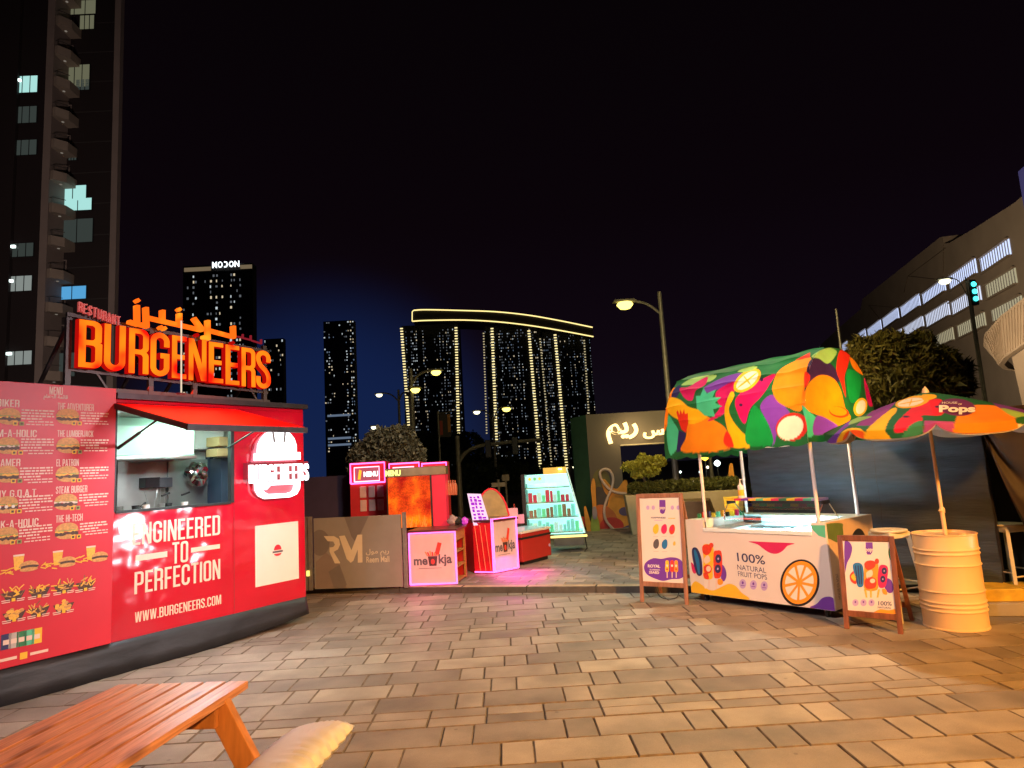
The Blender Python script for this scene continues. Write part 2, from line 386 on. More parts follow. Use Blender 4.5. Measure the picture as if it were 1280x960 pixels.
M['concrete'] = mat('concrete', (.30, .27, .23), .8, var=.15, scale=3, bump=.2, bscale=30)
M['pole_pink'] = mat('canopy_pole_white', (.80, .70, .68), .35, var=.03)

def glass(name, col=(.8, .95, .95), al=.12, rough=.05):
    if name in _mc: return _mc[name]
    m = bpy.data.materials.new(name); m.use_nodes = True; nt = m.node_tree; nt.nodes.clear()
    o = nt.nodes.new('ShaderNodeOutputMaterial'); mixs = nt.nodes.new('ShaderNodeMixShader')
    t = nt.nodes.new('ShaderNodeBsdfTransparent'); g = nt.nodes.new('ShaderNodeBsdfGlossy')
    fr = nt.nodes.new('ShaderNodeFresnel'); fr.inputs[0].default_value = 1.45
    ad = nt.nodes.new('ShaderNodeMath'); ad.operation = 'ADD'; ad.inputs[1].default_value = al
    t.inputs[0].default_value = (*col, 1); g.inputs[1].default_value = rough
    nt.links.new(fr.outputs[0], ad.inputs[0]); nt.links.new(ad.outputs[0], mixs.inputs[0])
    nt.links.new(t.outputs[0], mixs.inputs[1]); nt.links.new(g.outputs[0], mixs.inputs[2]); nt.links.new(mixs.outputs[0], o.inputs[0])
    _mc[name] = m; return m
M['glass'] = glass('clear_glass')

def paver_mat(name, attr):
    m = bpy.data.materials.new(name); m.use_nodes = True; nt = m.node_tree; b = nt.nodes['Principled BSDF']
    N = nt.nodes.new; Lk = nt.links.new
    if attr:
        rn = N('ShaderNodeAttribute'); rn.attribute_name = 'rnd'; rnd = rn.outputs['Fac']
    else:
        rn = N('ShaderNodeObjectInfo'); rnd = rn.outputs['Random']
    geo = N('ShaderNodeNewGeometry')
    rp = N('ShaderNodeValToRGB'); rp.color_ramp.interpolation = 'LINEAR'
    el = rp.color_ramp.elements
    el[0].position = 0; el[0].color = (.20, .172, .144, 1)
    el[1].position = 1; el[1].color = (.385, .338, .268, 1)
    for p, c in ((.2, (.225, .193, .162, 1)), (.5, (.285, .245, .20, 1)), (.75, (.30, .262, .218, 1)), (.92, (.335, .293, .235, 1))):
        q = rp.color_ramp.elements.new(p); q.color = c
    Lk(rnd, rp.inputs[0])
    off = N('ShaderNodeVectorMath'); off.operation = 'SCALE'; off.inputs[0].default_value = (31, 17, 5); Lk(rnd, off.inputs['Scale'])
    ad = N('ShaderNodeVectorMath'); ad.operation = 'ADD'; Lk(geo.outputs['Position'], ad.inputs[0]); Lk(off.outputs[0], ad.inputs[1])
    n1 = N('ShaderNodeTexNoise'); n1.inputs['Scale'].default_value = 3.2; n1.inputs['Detail'].default_value = 6; Lk(ad.outputs[0], n1.inputs['Vector'])
    mr1 = N('ShaderNodeMapRange'); mr1.inputs['From Min'].default_value = .3; mr1.inputs['From Max'].default_value = .7
    mr1.inputs['To Min'].default_value = .70; mr1.inputs['To Max'].default_value = 1.22; Lk(n1.outputs[0], mr1.inputs[0])
    n2 = N('ShaderNodeTexNoise'); n2.inputs['Scale'].default_value = 160; n2.inputs['Detail'].default_value = 3; Lk(geo.outputs['Position'], n2.inputs['Vector'])
    mr2 = N('ShaderNodeMapRange'); mr2.inputs['From Min'].default_value = .3; mr2.inputs['From Max'].default_value = .7
    mr2.inputs['To Min'].default_value = .86; mr2.inputs['To Max'].default_value = 1.12; Lk(n2.outputs[0], mr2.inputs[0])
    mul = N('ShaderNodeMath'); mul.operation = 'MULTIPLY'; Lk(mr1.outputs[0], mul.inputs[0]); Lk(mr2.outputs[0], mul.inputs[1])
    # large worn / dirty areas across the plaza
    n3 = N('ShaderNodeTexNoise'); n3.inputs['Scale'].default_value = .55; n3.inputs['Detail'].default_value = 5; Lk(geo.outputs['Position'], n3.inputs['Vector'])
    mr3 = N('ShaderNodeMapRange'); mr3.inputs['From Min'].default_value = .35; mr3.inputs['From Max'].default_value = .65
    mr3.inputs['To Min'].default_value = .85; mr3.inputs['To Max'].default_value = 1.1; Lk(n3.outputs[0], mr3.inputs[0])
    mul2 = N('ShaderNodeMath'); mul2.operation = 'MULTIPLY'; Lk(mul.outputs[0], mul2.inputs[0]); Lk(mr3.outputs[0], mul2.inputs[1])
    vg = N('ShaderNodeTexVoronoi'); vg.inputs['Scale'].default_value = 3.1; vg.inputs['Randomness'].default_value = 1; Lk(geo.outputs['Position'], vg.inputs['Vector'])
    gm = N('ShaderNodeMapRange'); gm.inputs['From Min'].default_value = .035; gm.inputs['From Max'].default_value = .06; gm.inputs['To Min'].default_value = .68; gm.inputs['To Max'].default_value = 1; Lk(vg.outputs['Distance'], gm.inputs[0])
    mul3 = N('ShaderNodeMath'); mul3.operation = 'MULTIPLY'; Lk(mul2.outputs[0], mul3.inputs[0]); Lk(gm.outputs[0], mul3.inputs[1])
    sc = N('ShaderNodeVectorMath'); sc.operation = 'SCALE'; Lk(rp.outputs[0], sc.inputs[0]); Lk(mul3.outputs[0], sc.inputs['Scale'])
    Lk(sc.outputs[0], b.inputs['Base Color'])
    mr4 = N('ShaderNodeMapRange'); mr4.inputs['To Min'].default_value = .42; mr4.inputs['To Max'].default_value = .72; Lk(n1.outputs[0], mr4.inputs[0])
    Lk(mr4.outputs[0], b.inputs['Roughness'])
    bp = N('ShaderNodeBump'); bp.inputs['Strength'].default_value = .25; bp.inputs['Distance'].default_value = .004
    n4 = N('ShaderNodeTexNoise'); n4.inputs['Scale'].default_value = 22; n4.inputs['Detail'].default_value = 8; Lk(ad.outputs[0], n4.inputs['Vector'])
    Lk(n4.outputs[0], bp.inputs['Height']); Lk(bp.outputs[0], b.inputs['Normal'])
    return m
MP = paver_mat('paver_stone', False); MPJ = paver_mat('paver_stone_far', True)

def rnd_attr(o, counts):
    """one random value per joined piece, stored on its corners' points"""
    a = o.data.attributes.new('rnd', 'FLOAT', 'POINT'); vals = []
    for c in counts: vals += [random.random()]*c
    a.data.foreach_set('value', vals)
def slab_piece(mb, c, ex, ey, lx, ly, zt, matr, h=.06, ch=.006, tilt=True, edge=None):
    """one chamfered paver with its top at zt; returns vertex count"""
    hx, hy = lx/2, ly/2; t = random.uniform(-.0015, .0015) if tilt else 0
    V = []
    for z, i in ((zt-h, 0), (zt-ch+t, 0), (zt+t, ch)):
        for sx, sy in ((-1, -1), (1, -1), (1, 1), (-1, 1)):
            p = np.array(c[:2])+np.array(ex[:2])*sx*(hx-i)+np.array(ey[:2])*sy*(hy-i); V.append((p[0], p[1], z))
    Fs = [(8, 9, 10, 11)]+[(k*4+j, k*4+(j+1) % 4, (k+1)*4+(j+1) % 4, (k+1)*4+j) for k in (0, 1) for j in range(4)]
    k0 = len(mb.m); mb.add(V, Fs, matr)
    if edge is not None:
        e_ = mb.mi(edge)
        for q in range(k0+1, len(mb.m)): mb.m[q] = e_
    return 12

# ================================================================== SETTING
KP, KD = np.array([-3.22, 10.745]), np.array([.953, -.302])      # kerb foot line
KN = np.array([.302, .953])
def kerb_side(x, y): return (np.array([x, y])-KP) @ KN
PZ = .085                                                         # height of the raised walk

mb = MB(); mb.add([(-1500, -60, -.03), (1500, -60, -.03), (1500, 2500, -.03), (-1500, 2500, -.03)], [(0, 1, 2, 3)],
                  mat('asphalt', (.045, .043, .042), .8, var=.3, scale=.8, bump=.3, bscale=60))
tag(mb.obj('ground'), 'dark asphalt ground reaching to the far streets', kind='structure')
mb = MB(); mb.box(-9, 12, -4, 13.5, -.028, -.014, mat('joint_sand', (.022, .018, .014), .95, var=.3, scale=40))
tag(mb.obj('plaza_base'), 'dark sandy joints under the plaza pavers', kind='structure')

paving = bpy.data.objects.new('plaza_paving', None); COL.objects.link(paving)
tag(paving, 'brown and grey rectangular stone pavers laid in rows across the plaza', kind='structure')
rows = []
y = 4.87-.335*14; n = -14
while y < 11.4:
    rows.append((y, n)); y += .335; n += 1
MEDGE = mat('paver_worn_edge', (.155, .125, .098), .9, var=.35, scale=12)
pieces = []
for (y, n) in rows:
    if n % 8 == 0:
        for kk in (0, 1):
            x = -9+.15*((n*7) % 5)
            while x < 11: pieces.append((x+.209, y+.0838+kk*.1675, .4175, .1675)); x += .4175
    else:
        base = {-2: .085, -1: -.314}.get(n, .085 + (n*.4175+.09*math.sin(n*2.3)) )
        x = base-math.ceil((base+9)/.835)*.835
        while x < 11:
            pieces.append((x+.3125, y+.1675, .625, .335)); pieces.append((x+.73, y+.1675, .21, .335)); x += .835
vis = []; rest = []
for p in pieces:
    if kerb_side(p[0], p[1]) > .35: continue
    big = -1
    if p[1] > 2.2:
        u, v = proj((p[0], p[1], 0.)); 
        if -40 < u < 1320 and 560 < v < 990:
            big = p[2]*p[3]/p[1]**2*(F**2)*CH/p[1]
            L = p[0]+2.616 - (p[1]-8.645)*.674       # behind the truck front: hidden
            if L < -.25 and p[1] < 8.8: big = -1
    (vis if big > 0 else rest).append((big, p))
vis.sort(reverse=True); rest += vis[300:]; vis = vis[:300]
pm = {}
for big, (x, y, lx, ly) in vis:
    k = (lx, ly)
    if k not in pm:
        mb = MB(); slab_piece(mb, (0, 0), (1, 0), (0, 1), lx-.005, ly-.007, 0, MP, tilt=False, ch=.007, edge=MEDGE)
        o = mb.obj('paver', paving); pm[k] = o.data
    else:
        o = bpy.data.objects.new('paver', pm[k]); COL.objects.link(o); o.parent = paving
    o.location = (x+random.uniform(-.0015, .0015), y+random.uniform(-.0015, .0015), random.uniform(-.0022, .0022))
    o.rotation_euler = (random.uniform(-.004, .004), random.uniform(-.003, .003), random.uniform(-.003, .003))
mb = MB(); cnt = []
for big, (x, y, lx, ly) in rest: cnt.append(slab_piece(mb, (x, y), (1, 0), (0, 1), lx-.005, ly-.008, random.uniform(-.002, .002), MPJ, ch=.007, edge=MEDGE))
o = mb.obj('paver_field', paving); rnd_attr(o, cnt); o['kind'] = 'stuff'

# kerb of the raised walk, stone by stone
kerb = bpy.data.objects.new('kerb', None); COL.objects.link(kerb)
tag(kerb, 'low stone kerb with pale top between plaza and raised walk', kind='structure')
mk = mat('kerb_face', (.075, .065, .055), .8, var=.25, scale=8, bump=.2)
mkt = mat('kerb_top', (.42, .30, .18), .6, var=.25, scale=5, bump=.15)
t = -2.4
while t < 12:
    p = KP+KD*(t+.5)+KN*.08; mb = MB(); slab_piece(mb, p, KD, KN, .992, .16, PZ+.004, mk, h=.11, ch=.008)
    mb.m[0] = mb.mi(mkt)
    o = mb.obj('kerb_stone', kerb); t += 1.0
mb = MB(); A = KP+KD*-9+KN*.15; B = KP+KD*24+KN*.15; C2 = B+KN*30; D2 = A+KN*30
mb.add([(*A, PZ-.012), (*B, PZ-.012), (*C2, PZ-.012), (*D2, PZ-.012)], [(0, 1, 2, 3)], _mc['joint_sand'])
tag(mb.obj('raised_walk'), 'raised walk behind the kerb with sandy joints', kind='structure')
walk = bpy.data.objects['raised_walk']
mb = MB(); cnt = []
rw = 0
s_ = .168
while s_ < 15:
    t = -4.5+(rw % 2)*.21+.05*math.sin(rw)
    while t < 9.5:
        lx = .42 if (rw+int(t*7)) % 3 else .21
        p = KP+KD*(t+lx/2)+KN*(s_+.105); t += lx
        if p[1] > 25: continue
        cnt.append(slab_piece(mb, p, KD, KN, lx-.008, .202, PZ+random.uniform(-.002, .002), MPJ))
    s_ += .21; rw += 1
o = mb.obj('paver_field', walk); rnd_attr(o, cnt); o['kind'] = 'stuff'

# ================================================================== FOOD TRUCK
TF = Frame(-2.616, 8.645, math.atan2(.8293, .5588))
def T(u, v): return TF.px(u, v, 0.)
def TL(*pts): return [T(*p) for p in pts]
truck = thing('food_truck', 'red burger trailer with open serving window and printed menu board', 'food truck', TF)
R = M['red']; ST = M['steel']
mb = MB()
mb.box(-1.027, 0, 0, .05, .30, 2.66, R); mb.box(-2.36, -1.027, 0, .05, .30, 1.565, R); mb.box(-5.6, -2.36, 0, .05, .30, 2.66, R)
mb.box(-5.6, 0, 0, .05, 2.66, 2.70, R)
mb.box(-.05, 0, .05, 1.65, .30, 2.70, R); mb.box(-5.6, -5.55, .05, 1.65, .30, 2.70, R); mb.box(-5.55, -.05, 1.6, 1.65, .30, 2.70, R)
mb.obj('body', truck, bevel=.006)
mb = MB(); mb.box(-2.352, .04, -.05, 1.72, 2.702, 2.76, M['dark_metal']); mb.box(-5.65, -2.353, .002, 1.72, 2.702, 2.76, M['dark_metal']); mb.obj('roof', truck)
mb = MB(); mb.box(-5.54, -.055, .055, 1.55, .32, .40, ST); mb.obj('floor', truck)
wi = mat('interior_steel_wall', (.62, .68, .62), .42, .15, var=.14, scale=2.5, bump=.03, bscale=6)
mb = MB(); mb.box(-5.5, -.056, 1.36, 1.40, .40, 2.64, wi); mb.box(-.064, -.056, .06, 1.36, .40, 2.62, wi); mb.box(-5.5, -.06, .06, 1.36, 2.62, 2.655, mat('interior_ceiling', (.75, .82, .78), .5, var=.05)); mb.obj('interior_lining', truck)
for x in (-1.45, -.85):
    mb = MB(); mb.box(x-.008, x+.008, 1.350, 1.359, .9, 2.6, M['hoodsteel']); mb.obj('wall_seam', truck)
mb = MB()
for a in ((-2.365, -2.33, 1.56, 2.66), (-1.055, -1.015, 1.56, 2.66)): mb.box(a[0], a[1], -.012, .055, a[2], a[3], M['black'])
mb.box(-2.33, -1.055, -.012, .055, 1.545, 1.572, M['black']); mb.box(-2.33, -1.055, -.012, .055, 2.635, 2.66, M['black'])
mb.obj('window_frame', truck, bevel=.003)
mb = MB(); mb.box(-2.33, -1.06, .056, .42, 1.50, 1.53, ST); mb.obj('counter', truck, bevel=.004)
# flap: hinge z 2.655, outer edge 1.3 m out at z 2.33
mb = MB(); th = .035
A = [(-2.36, -.02, 2.655), (-1.02, -.02, 2.655), (-1.02, -1.28, 2.335), (-2.36, -1.33, 2.335)]
mb.add(A+[(x, y, z-th) for x, y, z in A], [(0, 3, 2, 1), (4, 5, 6, 7), (0, 1, 5, 4), (1, 2, 6, 5), (2, 3, 7, 6), (3, 0, 4, 7)], M['flap_red'])
fl = mb.obj('awning_flap', truck)
mb = MB()
mb.rail((-2.36, -.02, 2.625), (-2.36, -1.33, 2.305), .035, .055, M['dark_metal']); mb.rail((-1.02, -.02, 2.625), (-1.02, -1.28, 2.305), .035, .055, M['dark_metal'])
mb.rail((-2.375, -1.33, 2.30), (-1.0, -1.28, 2.30), .035, .055, M['dark_metal']); mb.obj('flap_frame', fl)
mb = MB(); mb.tube([(-2.3, .03, 2.2), (-2.3, -.75, 2.44)], .010, M['black']); mb.tube([(-2.3, .03, 2.2), (-2.3, -.38, 2.325)], .016, M['black']); mb.obj('gas_strut', truck)
mb = MB(); mb.tube([(-1.07, .03, 2.2), (-1.07, -.75, 2.44)], .010, M['black']); mb.obj('gas_strut', truck)
# downlights under ceiling and flap
for x, y, z in ((-2.15, .5, 2.612), (-1.95, .95, 2.612), (-1.45, .35, 2.612), (-2.9, .8, 2.612)):
    mb = MB(); mb.lathe([(.055, 0), (.055, -.012), (.045, -.014)], M['led'], (x, y, z), 16); mb.obj('ceiling_light', truck)
for x in (-2.1, -1.7, -1.3):
    mb = MB(); mb.lathe([(.04, 0), (.04, -.02), (.03, -.022)], M['led'], (x, -.62, 2.455), 16); mb.obj('flap_light', fl)
# extractor hood
mb = MB(); xh = TF.px(243, 570, .72)[0]
hp = [(.72, 2.155), (.72, 2.50), (.85, 2.61), (1.35, 2.61), (1.35, 2.155)]
V = [(x, a, b) for x in (-3.6, xh) for a, b in hp]
mb.add(V, [(0, 1, 2, 3, 4), (9, 8, 7, 6, 5)]+[(i, i+5, (i+1) % 5+5, (i+1) % 5) for i in range(5)], M['hoodsteel'])
mb.box(-3.62, xh+.02, .69, 1.35, 2.11, 2.154, ST)
mb.obj('extractor_hood', truck, bevel=.01)
def ibox(name, u0, v0, u1, v1, y, dy, mm, bev=.004):
    a, b = TF.px(u0, v1, y), TF.px(u1, v0, y); b1 = TF.px(u1, v1, y)
    mb = MB(); mb.box(a[0], b[0], y, y+dy, b1[1], b[1], mm); return mb.obj(name, truck, bevel=bev)
ibox('air_conditioner', 236, 536, 281, 562, 1.12, .22, M['white'], .03)
ibox('inner_door', 262, 566, 268, 628, 1.25, .1, mat('door_blue', (.04, .06, .12), .4)); ibox('door_jamb', 269, 570, 275.5, 628, 1.20, .12, mat('jamb_pale', (.6, .62, .58), .4)); ibox('dark_fridge', 276.5, 572, 290, 629, 1.0, .3, mat('interior_blue_fridge', (.05, .07, .12), .3))
ibox('wall_panel', 146, 576, 209, 636, 1.33, .02, mat('wall_panel_steel', (.52, .56, .50), .35, .3, var=.2, scale=3)); ibox('side_panel', 210, 574, 262, 630, 1.30, .04, mat('wall_panel_dark', (.40, .44, .42), .3, .4, var=.3, scale=2))
# skirt of dark tarp, folded
mb = MB(); nx = 150; V = []; Fs = []
for i in range(nx+1):
    x = -5.6+5.6*i/nx
    lift = 0.0 if x < -1.3 else .10*((x+1.3)/1.3)**1.2
    for j, (zz, yy) in enumerate(((.31, -.010), (.22, -.018), (.12, -.03), (.0, -.05))):
        z = zz if j < 3 else .002+lift
        if j == 2: z = .12+lift*.6
        V.append((x, yy-.007*math.sin(x*5+j)+.006*math.sin(x*17+j*2)*(j/3), z))
for i in range(nx):
    for j in range(3): Fs.append((i*4+j, i*4+j+1, (i+1)*4+j+1, (i+1)*4+j))
mb.add(V, Fs, M['tarp']); mb.obj('skirt', truck, smooth=True, solid=.004)
for x in (-.55, -3.9):
    mb = MB(); mb.rail((x, .5, .0), (x, .5, .32), .08, .08, M['dark_metal']); mb.lathe([(.09, 0), (.09, .02)], M['dark_metal'], (x, .5, 0), 12); mb.obj('support_leg', truck)
# ---- menu board
mb = MB(); mb.box(-5.3, -2.36, -.035, -.001, .31, 2.80, M['menu_red']); board = mb.obj('menu_board', truck, bevel=.003)
yb = -.0362
def TMx(u, v): return TF.px(u, v, yb)
mb = MB(); CP = M['cream_print']
# arabic (presentation forms, visual order)
AR_MENU = ''.join(chr(c) for c in reversed([0xFED7, 0xFE8E, 0xFE8B, 0xFEE4, 0xFE94, 0x20, 0xFE8D, 0xFEDF, 0xFEC4, 0xFECC, 0xFE8E, 0xFEE1]))
def mtext(st, u0, u1, v, h, m_=CP, bold='poster', at='l'):
    a = TMx(u0, v); b = TMx(u1, v)
    z = a[1] if at == 'l' else b[1]
    mb.text(st, a[0], b[0], z-h/2, z+h/2, yb, m_, bold)
mtext('MENU', 61.9, 78.4, 488, .075)
mtext(AR_MENU, 54.5, 84.8, 496, .055, bold=.02)
for st, u0, u1, v in (('THE ADVENTURER', 72.2, 117.3, 507.7), ('THE LUMBERJACK', 71.8, 116.8, 542), ('EL PATRON', 70.5, 98.5, 578.5), ('STEAK BURGER', 69.9, 109, 612.8), ('THE HI-TECH', 69.9, 103.3, 649)):
    mtext(st, u0, u1, v, .066)
for st, n, u1, v in (('THE BIKER', 9, 24.3, 504.5), ('THE GYM-A-HOLIC', 15, 46, 542), ('THE GAMER', 9, 25.4, 578), ('THE JAMMY G.O.A.T.', 17.5, 47.7, 615.5), ('THE WORK-A-HOLIC', 16, 48.1, 652)):
    b = TMx(u1, v); mb.text(st, b[0]-n*.034, b[0], b[1]-.033, b[1]+.033, yb, CP, 'poster')
def smalltext(u0, u1, v, rows_=5, dz=.026, ragged=True):
    a = TMx(u0, v); b = TMx(u1, v); z = a[1]
    for r in range(rows_):
        x = a[0]; x1 = b[0]
        if r >= rows_-2: x += (x1-x)*random.uniform(.05, .25)
        if r == rows_-3: x1 -= (x1-x)*.35
        while x < x1-.01:
            wl = random.uniform(.015, .05); xe = min(x+wl, x1)
            hh = .0062 if r < rows_-2 else .0045
            mb.add([(x, yb, z-hh), (xe, yb, z-hh), (xe, yb, z+hh), (x, yb, z+hh)], [(0, 1, 2, 3)], CP)
            x = xe+.008
        z -= dz
def burger(u, v, w=.17, h=.13, seed=0, badge=True):
    x, z = TMx(u, v); rs = random.Random(seed); y = yb-.0004
    def P(poly, m_, k): mb.add([(x+a, y-k*.0004, z+b) for a, b in poly], [tuple(range(len(poly)))], m_)
    top = [(w*.5*math.cos(t), h*.05+h*.45*math.sin(t)**.8) for t in [math.pi*i/12 for i in range(13)]]
    P([(w*.48*math.cos(t), -h*.22+h*.28*math.sin(t)) for t in [math.pi+math.pi*i/10 for i in range(11)]], M['bun'], 0)
    def wavy(z0, z1, m_, k, j):
        n = 12; lo = [(-w*.52+w*1.04*i/n, z0+rs.uniform(-j, j)) for i in range(n+1)]; hi = [(w*.52-w*1.04*i/n, z1+rs.uniform(-j, j)) for i in range(n+1)]
        P(lo+hi, m_, k)
    wavy(-h*.25, -h*.05, M['patty'], 1, h*.06)
    wavy(-h*.08, h*.02, M['cheese'] if rs.random() < .7 else M['cream_print'], 2, h*.06)
    wavy(-h*.0, h*.10, M['lettuce'], 3, h*.05)
    if seed == 8:
        for q in range(3): P([(w*(-.3+q*.3)+.014*math.cos(t), -h*.12+.014*math.sin(t)) for t in [math.pi*i/5 for i in range(10)]], M['whiteprint'], 4)
    P(top, M['bun'], 5)
    if badge:
        for q, mm in ((0, M['yellow']), (1, M['lettuce'] if seed % 2 else M['yellow'])):
            bx, bz = w*.28+q*.05, -h*.42; s2 = .018
            P([(bx-s2, bz-s2), (bx+s2, bz-s2), (bx+s2, bz+s2), (bx-s2, bz+s2)], mm, 6)
            s3 = .010; P([(bx-s3, bz-s3), (bx+s3, bz-s3), (bx+s3, bz+s3), (bx-s3, bz+s3)], M['patty'], 7)
for i, (u, v) in enumerate(((84.8, 520.7), (85.2, 556.7), (84.3, 592.4), (82.5, 627.3), (83.6, 663.5), (11.5, 520.4), (10, 557), (9, 592.6), (8, 631), (8, 669.5))):
    burger(u, v, .19 if i < 5 else .17, .15, i)
for i, (u0, u1, v) in enumerate(((101, 136, 516), (101, 136, 550), (100, 135.5, 585), (99, 135.5, 619), (100, 135, 655), (27, 68, 512.5), (26.5, 67.5, 549), (25, 66, 585.5), (24, 66, 621.5), (24, 65.5, 659.5))):
    smalltext(u0, u1, v, 6 if i > 4 else 5)
def cup(u, v):
    x, z = TMx(u, v); y = yb-.0006
    P = lambda poly, m_, k: mb.add([(x+a, y-k*.0004, z+b) for a, b in poly], [tuple(range(len(poly)))], m_)
    P([(-.03, -.02), (.03, -.02), (.042, .105), (-.042, .105)], M['cheese'], 0); P([(-.042, .095), (.042, .095), (.042, .11), (-.042, .11)], M['cream_print'], 1)
    P(ell(.08, 0, .075, .045), M['bun'], 2); P(ell(.08, -.008, .078, .016), M['patty'], 3); P(ell(.08, -.03, .07, .018), M['bun'], 4)
    rs = random.Random(int(u))
    for q in range(9):
        a = rs.uniform(-.14, -.02); b = rs.uniform(-.05, .01); an = rs.uniform(-.7, .7)
        P([(a, b), (a+.045*math.cos(an), b+.045*math.sin(an)), (a+.045*math.cos(an), b+.045*math.sin(an)+.01), (a, b+.01)], M['yellow'], 5)
for u, v in ((23, 709), (72, 703.5), (113.4, 697)): cup(u, v)
def tray(u, v, kind, w=.16):
    x, z = TMx(u, v); y = yb-.0006; rs = random.Random(int(u*7+v))
    P = lambda poly, m_, k: mb.add([(x+a, y-k*.0003, z+b) for a, b in poly], [tuple(range(len(poly)))], m_)
    P([(-w*.55, .02), (w*.55, .02), (w*.32, -.055), (-w*.32, -.055)], M['patty'], 0)
    for q in range(16):
        a = rs.uniform(-w*.42, w*.36); b = rs.uniform(-.035, .045)*(1-abs(a)/w); an = rs.uniform(0, 3.1)
        mm = rs.choice([M['yellow'], M['bun'], M['cheese'], M['brownfood']]) if kind == 0 else rs.choice([M['bun'], M['cheese']])
        if kind == 1: P(ell(a, b, .018, .016, 0, 10), mm, 1+q*.3)
        else:
            c, s2 = math.cos(an), math.sin(an)
            P([(a, b), (a+.05*c, b+.05*s2), (a+.05*c-.009*s2, b+.05*s2+.009*c), (a-.009*s2, b+.009*c)], mm, 1+q*.3)
    P([(-.014, -.062), (.014, -.062), (.014, -.034), (-.014, -.034)], M['yellow'], 8)
    for q in range(2):
        P([(-.09+q*.006, -.05-q*.016), (-.025, -.05-q*.016), (-.025, -.043-q*.016), (-.09, -.043-q*.016)], CP, 9)
        P([(.025, -.05-q*.016), (.085-q*.01, -.05-q*.016), (.085, -.043-q*.016), (.025, -.043-q*.016)], CP, 9)
for u, v, kk in ((17, 742.5, 0), (49.3, 738, 0), (80.2, 733, 0), (107, 730, 0), (17.9, 767.7, 1), (48.6, 762, 0), (79.7, 757.4, 1)): tray(u, v, kk)
for i, mm in enumerate((M['navy'], M['lightprint'], M['green'], M['mint'], M['yellow'])):
    u = 7.5+i*9.7; q = TMx(u, 803-i*1.9); w2 = .038
    mb.add([(q[0]-w2, yb-.0005, q[1]-.06), (q[0]+w2, yb-.0005, q[1]-.06), (q[0]+w2, yb-.0005, q[1]+.07), (q[0]-w2, yb-.0005, q[1]+.07)], [(0, 1, 2, 3)], mm)
    mb.add([(q[0]-.022, yb-.001, q[1]-.02), (q[0]+.022, yb-.001, q[1]-.02), (q[0]+.022, yb-.001, q[1]+.02), (q[0]-.022, yb-.001, q[1]+.02)], [(0, 1, 2, 3)], CP)
q = TMx(29.5, 819.5); mb.add([(q[0]+a, yb-.001, q[1]+b) for a, b in ((-.028, -.028), (.028, -.028), (.028, .028), (-.028, .028))], [(0, 1, 2, 3)], M['yellow'])
for a, b in ((-.19, -.05), (.05, .19)): mb.add([(q[0]+a, yb, q[1]-.012), (q[0]+b, yb, q[1]-.012), (q[0]+b, yb, q[1]+.012), (q[0]+a, yb, q[1]+.012)], [(0, 1, 2, 3)], CP)
mb.obj('menu_print', board)

# ---- slogans printed on the front
yp = -.0015
def ptxt(st, u0, u1, vr0, vr1, bold='poster'):
    """u range, top and bottom pixel rows read at the right end"""
    x0 = T(u0, vr0)[0]; a = T(u1, vr0); b = T(u1, vr1); mb = MB(); mb.text(st, x0, a[0], b[1], a[1], yp, CP, bold); mb.obj('slogan_word', truck)
ptxt('ENGINEERED', 166, 275, 643.8, 668.3); ptxt('TO', 215.4, 235.2, 675.8, 702.0); ptxt('PERFECTION', 168.5, 275.2, 698.5, 723.2); ptxt('WWW.BURGENEERS.COM', 169, 276.3, 743.3, 754.8)
for u0, u1, v0, v1 in ((169.6, 209, 689, 696), (238.8, 274.8, 680, 685.4)):
    x0 = T(u0, v0)[0]; a = T(u1, v0); b = T(u1, v1); mb = MB(); mb.add([(x0, yp, b[1]), (a[0], yp, b[1]), (a[0], yp, a[1]), (x0, yp, a[1])], [(0, 1, 2, 3)], CP); mb.obj('slogan_dash', truck)
mb = MB(); mb.box(-.735, -.108, -.004, -.001, .550, 1.262, M['whiteprint'])
cx_, cz_ = -.42, .93
mb.add([(cx_+a, -.0045, cz_+b) for a, b in [(.055*math.cos(t), .012+.065*math.sin(t)) for t in [math.pi*i/10 for i in range(11)]]], [tuple(range(11))], M['menu_red'])
mb.add([(cx_+a, -.0045, cz_+b) for a, b in ((-.075, -.02), (.075, -.02), (.075, .003), (-.075, .003))], [(0, 1, 2, 3)], M['greyprint'])
mb.add([(cx_+a, -.0045, cz_+b) for a, b in [(.055*math.cos(t), -.03+.03*math.sin(t)) for t in [math.pi+math.pi*i/8 for i in range(9)]]], [tuple(range(9))], M['menu_red'])
mb.obj('white_sticker', truck)
mb = MB(); x, z = T(289, 0)[0], 0
for xx, z0, z1 in ((-1.012, .32, 1.54), (-2.352, .32, 1.54)): mb.box(xx-.004, xx+.004, -.002, -.0005, z0, z1, mat('panel_seam', (.25, .004, .01), .5))
mb.obj('panel_seam', truck)

